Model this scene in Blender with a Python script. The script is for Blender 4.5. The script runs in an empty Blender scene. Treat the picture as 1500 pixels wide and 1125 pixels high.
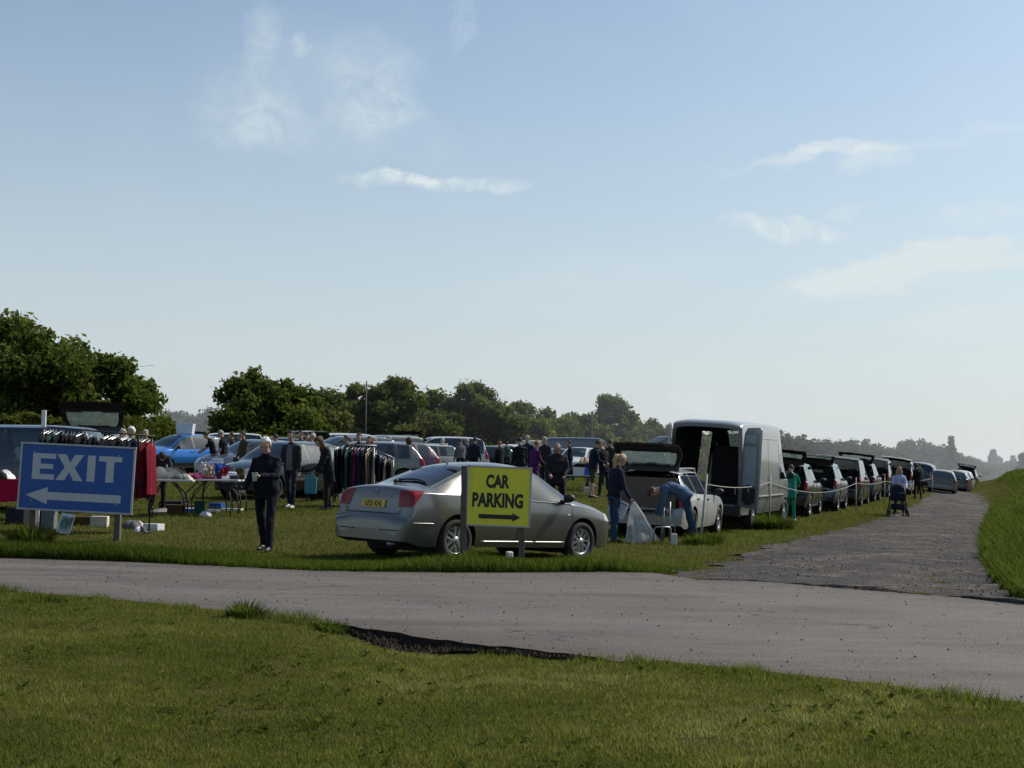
import bpy, bmesh, math, random
import numpy as np
from mathutils import Vector, Matrix, Euler
from mathutils.bvhtree import BVHTree

SC = bpy.context.scene
COL = SC.collection
PI = math.pi
rad = math.radians
random.seed(11)
RNG = np.random.default_rng(5)

# ------------------------------------------------------------------ camera
F = 2080.0            # focal length in photo pixels (photo 1500 x 1125)
CAM_H = 1.2
PITCH, ROLL = rad(3.78), rad(0.95)
CAM_M = (Matrix.Rotation(rad(90) + PITCH, 4, 'X') @ Matrix.Rotation(ROLL, 4, 'Z'))
CAM_M.translation = (0, 0, CAM_H)
cam_d = bpy.data.cameras.new('camera')
cam = bpy.data.objects.new('camera', cam_d)
COL.objects.link(cam)
cam.matrix_world = CAM_M
cam_d.sensor_width = 36.0
cam_d.lens = F / 1500.0 * 36.0
cam_d.clip_start, cam_d.clip_end = 0.1, 5000
SC.camera = cam
R3 = CAM_M.to_3x3()
CAM_POS = Vector((0, 0, CAM_H))

def ray(px, py):
    return (R3 @ Vector(((px - 750) / F, -(py - 562.5) / F, -1))).normalized()

def proj(x, y, z):
    v = R3.transposed() @ (Vector((x, y, z)) - CAM_POS)
    return 750 + F * v.x / -v.z, 562.5 - F * v.y / -v.z

# ------------------------------------------------------------------ terrain
def sm(a, b, x):
    t = np.clip((x - a) / (b - a), 0, 1)
    return t * t * (3 - 2 * t)

def plane_hit(px, py, z=0.0):
    d = ray(px, py)
    t = (z - CAM_H) / d.z
    return (d.x * t, d.y * t)

FAR_EDGE = [plane_hit(*p) for p in ((-500, 806), (-200, 812), (0, 818), (150, 822), (300, 829), (420, 835), (520, 838), (650, 839), (760, 839.5),
            (880, 838), (960, 840), (1020, 849), (1100, 851), (1250, 863), (1400, 875), (1500, 886), (1700, 905), (2100, 950))]
NEAR_EDGE = [plane_hit(*p) for p in ((-500, 840), (-200, 860), (0, 870), (130, 880), (250, 892), (360, 905), (500, 916), (620, 935), (760, 951),
             (900, 968), (1000, 980), (1150, 996), (1300, 1013), (1500, 1040), (1800, 1085), (2300, 1190))]
FEX, FEY = np.array([p[0] for p in FAR_EDGE]), np.array([p[1] for p in FAR_EDGE])
NEX, NEY = np.array([p[0] for p in NEAR_EDGE]), np.array([p[1] for p in NEAR_EDGE])
def y_far(x): return np.interp(x, FEX, FEY)
def y_near(x): return np.interp(x, NEX, NEY)

# gravel track: right edge and left edge as x(y)
TRY = np.array([9.0, 12.0, 14.9, 18.1, 24.2, 36.7, 58, 76, 100, 150, 400])
TRX = np.array([4.6, 4.8, 5.35, 6.15, 8.05, 12.2, 19.6, 26.0, 33.5, 48.0, 110.])
TLY = np.array([9.0, 13.0, 16.0, 17.6, 19.9, 25.0, 31, 41, 51, 60, 76, 100, 150, 400])
TLX = np.array([0.0, 0.6, 1.3, 1.95, 2.78, 4.3, 6.5, 10.2, 13.9, 17.0, 22.3, 30., 44.5, 106.])
def x_tr(y): return np.interp(y, TRY, TRX)
def x_tl(y): return np.interp(y, TLY, TLX)

def G(x, y):
    x = np.asarray(x, float); y = np.asarray(y, float)
    u = x - (3 + .42 * (y - 29))
    w = 1 - sm(-9, 1, u)
    left = 2.0 * (1 - np.exp(-np.maximum(y - 21.5, 0) / 45))
    right = .75 * (1 - np.exp(-np.maximum(y - 37, 0) / 35)) * (1 - .6 * sm(0, 4, u))
    g = w * left + (1 - w) * right
    g = g - .10 * np.exp(-((x - 1.7) ** 2 + (y - 23.2) ** 2) / 6.0)
    d = x - x_tr(y)
    bank = 1.95 * sm(0, 3.4, d) * sm(14.0, 18.0, y) * (1 - sm(110, 160, y))
    g = g + bank
    hollow = -.012 + .050 * sm(-1.75, -1.3, x) * (1 - sm(.25, 1.0, x)) + .06 * np.exp(-((x + .75) ** 2) / .25 - ((y - y_near(x) + .3) ** 2) / .12)
    g = g - hollow * sm(-.50, -.15, y_near(x) - y)
    g = g + .015 * np.sin(x * 1.3 + 2.1 * np.sin(y * .5)) * np.sin(y * .9 + x * .3) * sm(1, 3, y - y_far(x))
    return g

def Gf(x, y): return float(G(x, y))

def at(px, y):
    """ground point that stands at distance y in the direction of photo column px"""
    x = (px - 750) / F * y
    for _ in range(3):
        q, _r = proj(x, y, Gf(x, y))
        x += (px - q) * y / F
    return Vector((x, y, Gf(x, y)))

def hit(px, py):
    d = ray(px, py); t = 4.0
    while t < 600:
        p = CAM_POS + d * t
        if p.z < Gf(p.x, p.y): break
        t += .1 + t * .004
    return Vector((p.x, p.y, Gf(p.x, p.y)))

# ------------------------------------------------------------------ object helpers
def tag(o, label=None, cat=None, group=None, kind=None):
    if label: o['label'] = label
    if cat: o['category'] = cat
    if group: o['group'] = group
    if kind: o['kind'] = kind
    return o

def thing(name, label, cat, loc=(0, 0, 0), rotz=0, group=None):
    o = bpy.data.objects.new(name, None)
    o.empty_display_size = .2
    COL.objects.link(o)
    o.location = loc; o.rotation_euler = (0, 0, rotz)
    return tag(o, label, cat, group)

def obj(name, me, parent=None):
    me.name = name
    o = bpy.data.objects.new(name, me)
    COL.objects.link(o)
    if parent is not None: o.parent = parent
    return o

def copy_tree(o, parent=None):
    c = o.copy(); COL.objects.link(c)
    if parent is not None: c.parent = parent
    for ch in list(o.children): copy_tree(ch, c)
    return c

def mesh_np(name, V, Fi, mats=(), fmat=None, smooth=False, attr=None):
    me = bpy.data.meshes.new(name)
    V = np.ascontiguousarray(V, np.float32); Fi = np.ascontiguousarray(Fi, np.int32)
    n, k = Fi.shape
    me.vertices.add(len(V)); me.vertices.foreach_set('co', V.ravel())
    me.loops.add(n * k); me.loops.foreach_set('vertex_index', Fi.ravel())
    me.polygons.add(n); me.polygons.foreach_set('loop_start', np.arange(n, dtype=np.int32) * k)
    if fmat is not None: me.polygons.foreach_set('material_index', np.ascontiguousarray(fmat, np.int32))
    me.polygons.foreach_set('use_smooth', np.full(n, smooth))
    if attr is not None:
        a = me.attributes.new('tint', 'FLOAT', attr[0]); a.data.foreach_set('value', np.ascontiguousarray(attr[1], np.float32))
    for m in mats: me.materials.append(m)
    me.update(calc_edges=True)
    return me

class MB:
    """collects primitives into one mesh"""
    def __init__(s): s.v, s.f, s.m, s.sm = [], [], [], []
    def add(s, vs, fs, mi=0, smooth=False, M=None):
        b = len(s.v)
        for p in vs:
            p = Vector(p)
            s.v.append(M @ p if M is not None else p)
        for f in fs:
            s.f.append([b + i for i in f]); s.m.append(mi); s.sm.append(smooth)
        return s
    def box(s, c, d, mi=0, M=None, taper=1.0):
        x, y, z = (q / 2 for q in d); c = Vector(c)
        vs = [c + Vector((sx * x * (taper if sz > 0 else 1), sy * y * (taper if sz > 0 else 1), sz * z)) for sz in (-1, 1) for sy in (-1, 1) for sx in (-1, 1)]
        fs = [(0, 2, 3, 1), (4, 5, 7, 6), (0, 1, 5, 4), (2, 6, 7, 3), (0, 4, 6, 2), (1, 3, 7, 5)]
        return s.add(vs, fs, mi, False, M)
    def tube(s, pts, r, mi=0, n=8, M=None, cap=True):
        pts = [Vector(p) for p in pts]
        rs = r if isinstance(r, (list, tuple)) else [r] * len(pts)
        vs, fs = [], []
        prev = None
        for i, p in enumerate(pts):
            t = (pts[min(i + 1, len(pts) - 1)] - pts[max(i - 1, 0)]).normalized()
            a = prev if prev is not None else (Vector((0, 0, 1)) if abs(t.z) < .9 else Vector((1, 0, 0)))
            u = t.cross(a).cross(t).normalized() if prev is not None else t.cross(a).normalized()
            prev = u; w = t.cross(u)
            for k in range(n):
                q = 2 * PI * k / n
                vs.append(p + (u * math.cos(q) + w * math.sin(q)) * rs[i])
        for i in range(len(pts) - 1):
            for k in range(n):
                fs.append((i * n + k, i * n + (k + 1) % n, (i + 1) * n + (k + 1) % n, (i + 1) * n + k))
        if cap:
            fs.append(tuple(range(n))[::-1]); fs.append(tuple((len(pts) - 1) * n + k for k in range(n)))
        return s.add(vs, fs, mi, n > 5, M)
    def lathe(s, prof, mi=0, n=24, M=None, axis='Z', smooth=True):
        vs, fs = [], []
        for (r, h) in prof:
            for k in range(n):
                q = 2 * PI * k / n
                c, d = r * math.cos(q), r * math.sin(q)
                vs.append((c, d, h) if axis == 'Z' else (c, h, d))
        for i in range(len(prof) - 1):
            for k in range(n):
                fs.append((i * n + k, i * n + (k + 1) % n, (i + 1) * n + (k + 1) % n, (i + 1) * n + k))
        return s.add(vs, fs, mi, smooth, M)
    def ball(s, c, r, mi=0, n=12, M=None):
        rx, ry, rz = r if isinstance(r, (tuple, list)) else (r, r, r)
        vs, fs = [], []; m = n // 2
        for i in range(m + 1):
            a = PI * i / m
            for k in range(n):
                b = 2 * PI * k / n
                vs.append((c[0] + rx * math.sin(a) * math.cos(b), c[1] + ry * math.sin(a) * math.sin(b), c[2] + rz * math.cos(a)))
        for i in range(m):
            for k in range(n):
                fs.append((i * n + k, (i + 1) * n + k, (i + 1) * n + (k + 1) % n, i * n + (k + 1) % n))
        return s.add(vs, fs, mi, True, M)
    def poly(s, pts, thick, mi=0, M=None):
        """polygon in local XZ extruded along -Y by thick"""
        n = len(pts)
        vs = [(p[0], 0, p[1]) for p in pts] + [(p[0], -thick, p[1]) for p in pts]
        fs = [tuple(range(n)), tuple(n + i for i in range(n))[::-1]]
        fs += [(i, n + i, n + (i + 1) % n, (i + 1) % n) for i in range(n)]
        return s.add(vs, fs, mi, False, M)
    def mesh(s, name, mats, recalc=True, bevel=0):
        me = bpy.data.meshes.new(name)
        me.from_pydata([tuple(p) for p in s.v], [], s.f)
        me.polygons.foreach_set('material_index', s.m)
        me.polygons.foreach_set('use_smooth', s.sm)
        for m in (mats if isinstance(mats, (list, tuple)) else [mats]): me.materials.append(m)
        if recalc or bevel:
            bm = bmesh.new(); bm.from_mesh(me)
            bmesh.ops.recalc_face_normals(bm, faces=bm.faces)
            if bevel:
                es = [e for e in bm.edges if len(e.link_faces) == 2 and e.calc_face_angle(0) > .6]
                bmesh.ops.bevel(bm, geom=es, offset=bevel, segments=2, profile=.5, affect='EDGES', clamp_overlap=True)
            bm.to_mesh(me); bm.free()
        me.update()
        return me
    def build(s, name, mats, parent=None, bevel=0):
        return obj(name, s.mesh(name, mats, bevel=bevel), parent)

def text_mesh(txt, size, off=0.0, sx=1.0, align='CENTER'):
    cu = bpy.data.curves.new('t', 'FONT')
    cu.body = txt; cu.size = size; cu.offset = off; cu.align_x = align; cu.resolution_u = 3
    o = bpy.data.objects.new('t', cu); COL.objects.link(o)
    dg = bpy.context.evaluated_depsgraph_get(); dg.update()
    me = bpy.data.meshes.new_from_object(o.evaluated_get(dg))
    bpy.data.objects.remove(o); bpy.data.curves.remove(cu)
    # local XY -> XZ facing -Y
    n = len(me.vertices); a = np.empty(n * 3, np.float32); me.vertices.foreach_get('co', a); a = a.reshape(-1, 3)
    b = np.stack([a[:, 0] * sx, np.zeros(n), a[:, 1]], 1).astype(np.float32)
    me.vertices.foreach_set('co', b.ravel()); me.update()
    return me, b

# ------------------------------------------------------------------ materials
class NT:
    def __init__(s, name, world=None):
        if world is None:
            s.m = bpy.data.materials.new(name); s.m.use_nodes = True; s.t = s.m.node_tree
        else:
            s.m = world; world.use_nodes = True; s.t = world.node_tree
        s.t.nodes.clear()
    def n(s, typ, props=None, **ins):
        nd = s.t.nodes.new(typ)
        for k, v in (props or {}).items(): setattr(nd, k, v)
        for k, v in ins.items():
            key = int(k[1:]) if k[0] == '_' and k[1:].isdigit() else k.replace('_', ' ')
            sock = nd.inputs[key]
            if isinstance(v, bpy.types.NodeSocket): s.t.links.new(v, sock)
            else: sock.default_value = v
        return nd
    def math(s, op, a, b=0.0, clamp=False):
        nd = s.n('ShaderNodeMath', {'operation': op, 'use_clamp': clamp}, _0=a, _1=b)
        return nd.outputs[0]
    def mix(s, fac, a, b, blend='MIX'):
        nd = s.t.nodes.new('ShaderNodeMix'); nd.data_type = 'RGBA'; nd.blend_type = blend
        for idx, v in ((0, fac), (6, a), (7, b)):
            if isinstance(v, bpy.types.NodeSocket): s.t.links.new(v, nd.inputs[idx])
            else: nd.inputs[idx].default_value = v if idx == 0 or len(v) == 4 else (*v, 1)
        return nd.outputs[2]
    def noise(s, vec, scale, detail=4, rough=.55, dist=0.0):
        nd = s.n('ShaderNodeTexNoise', None, Scale=scale, Detail=detail, Roughness=rough, Distortion=dist)
        if vec is not None: s.t.links.new(vec, nd.inputs['Vector'])
        return nd.outputs['Fac']
    def ramp(s, fac, stops, interp='LINEAR'):
        nd = s.t.nodes.new('ShaderNodeValToRGB'); cr = nd.color_ramp; cr.interpolation = interp
        while len(cr.elements) < len(stops): cr.elements.new(.5)
        for e, (p, c) in zip(cr.elements, stops):
            e.position = p; e.color = c if len(c) == 4 else (*c, 1)
        s.t.links.new(fac, nd.inputs[0])
        return nd.outputs[0]
    def out(s, surf, disp=None, vol=None):
        o = s.t.nodes.new('ShaderNodeOutputMaterial')
        if surf is not None: s.t.links.new(surf, o.inputs['Surface'])
        if vol is not None: s.t.links.new(vol, o.inputs['Volume'])
        return s.m
    def bump(s, h, strength=.3, dist=.01):
        return s.n('ShaderNodeBump', None, Height=h, Strength=strength, Distance=dist).outputs[0]

def c4(c): return (c[0], c[1], c[2], 1)
_MC = {}
def mat_plain(name, col, rough=.7, metal=0.0, var=.25, scale=8.0, coat=0.0, spec=.5, bump=0.0, sheen=0.0, alpha=None):
    if name in _MC: return _MC[name]
    t = NT(name)
    tc = t.n('ShaderNodeTexCoord').outputs['Object']
    nz = t.noise(tc, scale, 4)
    dark = tuple(q * (1 - var) for q in col); lite = tuple(min(1, q * (1 + var)) for q in col)
    c = t.mix(nz, dark, lite)
    b = t.n('ShaderNodeBsdfPrincipled', None, Base_Color=c, Roughness=rough, Metallic=metal)
    b.inputs['Coat Weight'].default_value = coat; b.inputs['Coat Roughness'].default_value = .08
    b.inputs['Specular IOR Level'].default_value = spec
    if sheen: b.inputs['Sheen Weight'].default_value = sheen
    if bump: t.t.links.new(t.bump(nz, bump, .01), b.inputs['Normal'])
    _MC[name] = t.out(b.outputs[0])
    return _MC[name]

def mat_paint(name, col, metal=.55, rough=.32):
    if name in _MC: return _MC[name]
    t = NT(name)
    tcn = t.n('ShaderNodeTexCoord'); tc = tcn.outputs['Object']
    sep = t.n('ShaderNodeSeparateXYZ', None, Vector=tc)
    nz = t.noise(tc, 3.0, 5); nf = t.noise(tc, 40.0, 3)
    low = t.math('MULTIPLY', t.math('SUBTRACT', .75, sep.outputs[2], True), t.math('ADD', nz, .15))
    dirt = t.math('ADD', t.math('MULTIPLY', low, .9), t.math('MULTIPLY', t.math('MULTIPLY', t.math('SUBTRACT', nf, .45, True), low), .8), True)
    c = t.mix(dirt, col, (.09, .08, .06))
    r = t.math('ADD', rough, t.math('MULTIPLY', dirt, .4))
    b = t.n('ShaderNodeBsdfPrincipled', None, Base_Color=c, Roughness=r, Metallic=metal)
    b.inputs['Coat Weight'].default_value = .6; t.t.links.new(t.math('ADD', .08, t.math('MULTIPLY', dirt, .5)), b.inputs['Coat Roughness'])
    _MC[name] = t.out(b.outputs[0])
    return _MC[name]

def mat_glass(name, tint, gloss=.08, rough=.03):
    if name in _MC: return _MC[name]
    t = NT(name)
    fr = t.n('ShaderNodeFresnel', None, IOR=1.5).outputs[0]
    rough = rough * .3
    tr = t.n('ShaderNodeBsdfTransparent', None, Color=c4(tint)).outputs[0]
    tc = t.n('ShaderNodeTexCoord').outputs['Object']
    nz = t.noise(tc, 6.0, 4)
    gl = t.n('ShaderNodeBsdfGlossy', None, Color=(.9, .95, 1, 1), Roughness=t.math('ADD', rough, t.math('MULTIPLY', nz, .012))).outputs[0]
    f = t.math('ADD', fr, gloss, True)
    m1 = t.n('ShaderNodeMixShader', None, Fac=f, _1=tr, _2=gl).outputs[0]
    df = t.n('ShaderNodeBsdfDiffuse', None, Color=(.25, .25, .24, 1)).outputs[0]
    m2 = t.n('ShaderNodeMixShader', None, Fac=t.math('MULTIPLY', nz, .012), _1=m1, _2=df).outputs[0]
    _MC[name] = t.out(m2)
    return _MC[name]

def mat_cloth(name, col, var=.3):
    if name in _MC: return _MC[name]
    t = NT(name)
    tc = t.n('ShaderNodeTexCoord').outputs['Object']
    big = t.noise(tc, 5.0, 5, .6); fine = t.noise(tc, 160.0, 2)
    c = t.mix(big, tuple(q * (1 - var) for q in col), tuple(min(1, q * (1 + var)) for q in col))
    b = t.n('ShaderNodeBsdfPrincipled', None, Base_Color=c, Roughness=.92)
    b.inputs['Specular IOR Level'].default_value = .2
    h = t.math('ADD', t.math('MULTIPLY', big, .8), t.math('MULTIPLY', fine, .15))
    t.t.links.new(t.bump(h, .5, .03), b.inputs['Normal'])
    _MC[name] = t.out(b.outputs[0])
    return _MC[name]

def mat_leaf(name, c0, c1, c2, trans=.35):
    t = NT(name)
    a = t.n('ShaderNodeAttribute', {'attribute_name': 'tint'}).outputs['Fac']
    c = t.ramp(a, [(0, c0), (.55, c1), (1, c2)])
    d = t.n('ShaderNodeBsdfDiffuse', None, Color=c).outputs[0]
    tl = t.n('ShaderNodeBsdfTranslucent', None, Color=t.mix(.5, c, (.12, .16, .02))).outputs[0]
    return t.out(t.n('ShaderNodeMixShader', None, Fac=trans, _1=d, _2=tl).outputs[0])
# ------------------------------------------------------------------ world, sun, haze
SUN_AZ, SUN_EL = rad(60), rad(43)
SUN_DIR = Vector((math.sin(SUN_AZ) * math.cos(SUN_EL), math.cos(SUN_AZ) * math.cos(SUN_EL), math.sin(SUN_EL)))
W = bpy.data.worlds.new('World'); SC.world = W
def make_world():
    t = NT('w', W)
    sky = t.n('ShaderNodeTexSky', {'sky_type': 'NISHITA', 'sun_disc': False, 'sun_elevation': SUN_EL, 'sun_rotation': SUN_AZ,
              'air_density': SKY_AIR, 'dust_density': SKY_DUST, 'ozone_density': 1.6, 'altitude': 20})
    d = t.n('ShaderNodeTexCoord').outputs['Generated']
    sp = t.n('ShaderNodeSeparateXYZ', None, Vector=d)
    yy = t.math('MAXIMUM', sp.outputs[1], .05)
    U = t.math('DIVIDE', sp.outputs[0], yy); V = t.math('DIVIDE', sp.outputs[2], yy)
    uv = t.n('ShaderNodeCombineXYZ', None, X=U, Y=V, Z=0.0).outputs[0]
    n1 = t.noise(uv, 9.0, 8, .62, .6)
    n2 = t.noise(uv, 34.0, 9, .68, 1.2)
    st = t.n('ShaderNodeMapping', None, Vector=uv, Scale=(6, 60, 1), Rotation=(0, 0, rad(-6))).outputs[0]
    n3 = t.noise(st, 1.0, 7, .6, .3)
    wx = t.math('MULTIPLY', t.math('SUBTRACT', t.noise(uv, 14, 6, .6), .5), .085)
    uv2 = t.n('ShaderNodeCombineXYZ', None, X=U, Y=V, Z=7.0).outputs[0]
    wy = t.math('MULTIPLY', t.math('SUBTRACT', t.noise(uv2, 14, 6, .6), .5), .05)
    mask = None
    # photo column, row, half-sizes, tilt, strength, which noise
    for (px, py, hx, hy, rot, k, nz) in (
        (374, 66, 34, 75, -6, .22, n2), (360, 160, 95, 66, 8, .24, n2), (400, 185, 90, 44, 0, .14, n2), (540, 118, 75, 100, 28, .24, n2), (575, 150, 60, 45, 0, .20, n2), (445, 74, 24, 20, 0, .26, n2),
        (675, 30, 30, 70, -14, .20, n2), (520, 195, 150, 60, 0, .14, n1), (450, 110, 200, 110, 0, .10, n1),
        (640, 269, 165, 17, 0, .60, n2), (610, 264, 75, 12, 0, .35, n2),
        (1225, 222, 200, 14, 11, .8, n3), (1285, 230, 70, 34, 10, .50, n2), (1440, 190, 110, 14, 8, .40, n3),
        (1150, 328, 110, 24, -3, .95, n2), (1244, 302, 40, 10, 0, .55, n2), (1330, 394, 250, 38, 12, .95, n3), (1420, 366, 160, 30, 8, .75, n2), (1250, 408, 130, 22, 10, .6, n2),
        (1440, 310, 100, 22, 8, .45, n2), (1440, 470, 180, 34, 2, .50, n3), (1005, 580, 48, 20, 0, .60, n2), (860, 420, 260, 50, 8, .16, n3)):
        r = ray(px, py); u0, v0 = r.x / r.y, r.z / r.y
        a = rad(rot); ca, sa = math.cos(a), math.sin(a)
        du = t.math('SUBTRACT', t.math('ADD', U, wx), u0); dv = t.math('SUBTRACT', t.math('ADD', V, wy), v0)
        p = t.math('MULTIPLY', t.math('ADD', t.math('MULTIPLY', du, ca), t.math('MULTIPLY', dv, sa)), F / hx)
        q = t.math('MULTIPLY', t.math('SUBTRACT', t.math('MULTIPLY', dv, ca), t.math('MULTIPLY', du, sa)), F / hy)
        e = t.math('SUBTRACT', 1.0, t.math('ADD', t.math('MULTIPLY', p, p), t.math('MULTIPLY', q, q)), True)
        m = t.math('MULTIPLY', t.math('MULTIPLY', e, t.math('MULTIPLY', t.math('SUBTRACT', nz, .30, True), 3.6)), k * 1.25, True)
        mask = m if mask is None else t.math('ADD', mask, m, True)
    # thin veil of cirrus all over
    veil = t.math('MULTIPLY', t.math('SUBTRACT', n1, .5, True), .25, True)
    mask = t.math('ADD', mask, t.math('MULTIPLY', veil, t.math('GREATER_THAN', sp.outputs[2], 0.0)), True)
    cl = t.mix(mask, sky.outputs[0], CLOUD_COL)
    # milky haze low in the sky
    hz = t.math('POWER', t.math('SUBTRACT', 1.0, t.math('MULTIPLY', t.math('ABSOLUTE', sp.outputs[2]), HAZE_FALL), True), 1.6)
    cl = t.mix(t.math('MULTIPLY', hz, HAZE_K), cl, HAZE_COL)
    gm = t.n('ShaderNodeMix', {'data_type': 'RGBA', 'blend_type': 'MULTIPLY'})
    gm.inputs[0].default_value = 1.0
    t.t.links.new(cl, gm.inputs[6]); gm.inputs[7].default_value = (*SKY_GAIN, 1)
    bg = t.n('ShaderNodeBackground', None, Color=gm.outputs[2], Strength=SKY_STR)
    o = t.t.nodes.new('ShaderNodeOutputWorld'); t.t.links.new(bg.outputs[0], o.inputs['Surface'])
SKY_AIR, SKY_DUST, SKY_STR = 1.0, 2.0, .123
SKY_GAIN = (.91, 1.01, 1.02)
CLOUD_COL = (6.6, 6.7, 6.8); HAZE_COL = (6.0, 5.95, 6.15); HAZE_FALL, HAZE_K = 2.15, .9
make_world()
sun_d = bpy.data.lights.new('sun', 'SUN'); sun_d.energy = 4.4; sun_d.angle = rad(.5); sun_d.color = (1, .94, .84)
sun = bpy.data.objects.new('sun', sun_d); COL.objects.link(sun)
sun.rotation_euler = (-SUN_DIR).to_track_quat('-Z', 'Y').to_euler(); sun.location = (30, 10, 40)
SC.view_settings.view_transform = 'Standard'; SC.view_settings.look = 'None'; SC.view_settings.exposure = 0
SC.cycles.use_denoising = True
SC.cycles.max_bounces = 8; SC.cycles.transparent_max_bounces = 24; SC.cycles.volume_bounces = 0
SC.render.resolution_x, SC.render.resolution_y = 1024, 768

# ------------------------------------------------------------------ ground, road, track
def draped(name, X, Y, dz, mat, extra=None):
    """grid sheet (rows of X,Y arrays) laid on the terrain"""
    Z = G(X, Y) + dz
    if extra is not None: Z = Z + extra
    r, c = X.shape
    V = np.stack([X.ravel(), Y.ravel(), Z.ravel()], 1)
    i = np.arange(r * c).reshape(r, c)
    Fi = np.stack([i[:-1, :-1].ravel(), i[:-1, 1:].ravel(), i[1:, 1:].ravel(), i[1:, :-1].ravel()], 1)
    return obj(name, mesh_np(name, V, Fi, [mat], smooth=True))

def m_ground():
    t = NT('grassy_soil')
    p = t.n('ShaderNodeNewGeometry').outputs['Position']
    a = t.noise(p, .35, 6, .6); b = t.noise(p, 3.0, 6, .65); c = t.noise(p, 40, 3)
    col = t.ramp(t.math('ADD', t.math('MULTIPLY', a, .5), t.math('MULTIPLY', b, .5)), [(.3, (.045, .046, .015)), (.5, (.090, .088, .028)), (.7, (.15, .125, .055))])
    col = t.mix(t.math('MULTIPLY', c, .6), col, (.02, .022, .008))
    bs = t.n('ShaderNodeBsdfPrincipled', None, Base_Color=col, Roughness=1.0); bs.inputs['Specular IOR Level'].default_value = 0.0
    t.t.links.new(t.bump(t.math('ADD', b, c), .8, .05), bs.inputs['Normal'])
    return t.out(bs.outputs[0])
def axis(a, b, step): return np.arange(a, b, step)
gx = np.concatenate([-14 - np.geomspace(.3, 600, 40)[::-1], axis(-14, 14, .16), 14 + np.geomspace(.2, 600, 60)])
gy = np.concatenate([axis(-30, 4, 2.), axis(4, 27, .14), axis(27, 110, .7), 110 + np.geomspace(1, 900, 30)])
X, Y = np.meshgrid(gx, gy)
tag(draped('ground', X, Y, 0, m_ground()), 'grass field rising gently to the hedge', kind='structure')

def m_road():
    t = NT('asphalt')
    p = t.n('ShaderNodeNewGeometry').outputs['Position']
    mp = t.n('ShaderNodeMapping', None, Vector=p, Rotation=(0, 0, rad(27)), Scale=(.25, 1.6, 1)).outputs[0]
    a = t.noise(mp, 1.6, 5, .6); b = t.noise(p, 1.1, 5, .6); c = t.noise(p, 90, 3, .7); v = t.n('ShaderNodeTexVoronoi', None, Vector=p, Scale=95.0)
    col = t.ramp(a, [(.28, (.074, .064, .056)), (.5, (.125, .108, .095)), (.74, (.185, .160, .140))])
    col = t.mix(t.math('MULTIPLY', t.math('SUBTRACT', b, .42, True), 1.2), col, (.20, .165, .135))
    cr = t.n('ShaderNodeTexVoronoi', {'feature': 'DISTANCE_TO_EDGE'}, Vector=t.n('ShaderNodeMapping', None, Vector=t.n('ShaderNodeVectorMath', {'operation': 'ADD'}, _0=p, _1=t.n('ShaderNodeTexNoise', None, Vector=p, Scale=2.5, Detail=4).outputs['Color']).outputs[0], Rotation=(0, 0, rad(27)), Scale=(.45, .8, 1)).outputs[0], Scale=1.0).outputs['Distance']
    crk = t.math('MULTIPLY', t.math('LESS_THAN', cr, .012), t.math('GREATER_THAN', t.noise(p, .7, 3), .55))
    col = t.mix(t.math('MULTIPLY', crk, .75), col, (.025, .022, .02))
    ta = t.n('ShaderNodeAttribute', {'attribute_name': 'tint'}).outputs['Fac']
    tn = t.math('ADD', ta, t.math('MULTIPLY', t.math('SUBTRACT', b, .5), .10))
    edge = t.ramp(tn, [(.0, (1, 1, 1)), (.055, (.55, .55, .55)), (.12, (0, 0, 0)), (.90, (0, 0, 0)), (.96, (.5, .5, .5)), (1, (.9, .9, .9))])
    col = t.mix(t.math('MULTIPLY', edge, t.math('ADD', .25, t.math('MULTIPLY', t.noise(p, 7, 5, .7), .9)), True), col, (.085, .066, .048))
    trk = t.ramp(tn, [(.16, (0, 0, 0)), (.28, (1, 1, 1)), (.40, (0, 0, 0)), (.58, (0, 0, 0)), (.70, (1, 1, 1)), (.82, (0, 0, 0))])
    col = t.mix(t.math('MULTIPLY', trk, .35), col, (.19, .175, .16))
    st = t.noise(t.n('ShaderNodeMapping', None, Vector=p, Rotation=(0, 0, rad(27)), Scale=(.7, 7, 1)).outputs[0], 1.0, 6, .7)
    col = t.mix(t.math('MULTIPLY', t.math('SUBTRACT', st, .52, True), 2.2), col, (.055, .050, .047))
    col = t.mix(.7, col, t.ramp(v.outputs['Distance'], [(0, (1.7, 1.65, 1.6)), (.45, (.9, .9, .9)), (.8, (.22, .22, .22))]), 'MULTIPLY')
    col = t.mix(t.math('MULTIPLY', t.math('SUBTRACT', c, .62, True), 3.0), col, (.33, .31, .29))
    bs = t.n('ShaderNodeBsdfPrincipled', None, Base_Color=col, Roughness=t.math('ADD', .62, t.math('MULTIPLY', a, .25))); bs.inputs['Specular IOR Level'].default_value = .3
    h = t.math('ADD', t.math('MULTIPLY', v.outputs['Distance'], .8), t.math('MULTIPLY', c, .5))
    t.t.links.new(t.bump(h, .8, .012), bs.inputs['Normal'])
    return t.out(bs.outputs[0])
M_ROAD = m_road()
xs = np.linspace(-11, 9, 500)
ts = np.linspace(0, 1, 60)
ed = .035 * np.sin(xs * 5.1) + .03 * np.sin(xs * 13.7 + 1) + .02 * np.sin(xs * 31 + 2)
ed2 = .05 * np.sin(xs * 3.7 + 1) + .04 * np.sin(xs * 11.1) + .02 * np.sin(xs * 27)
yn, yf = y_near(xs) + ed, y_far(xs) + ed2
Xr = np.repeat(xs[None, :], 60, 0); Yr = yn[None, :] + ts[:, None] * (yf - yn)[None, :]
Zc = np.full(Xr.shape, .004); 
Zr = .006 + .015 * np.sin(np.clip(ts, 0, 1) * PI)[:, None] * np.ones_like(Xr)
V = np.stack([Xr.ravel(), Yr.ravel(), Zr.ravel()], 1)
n0 = len(V)
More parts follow.
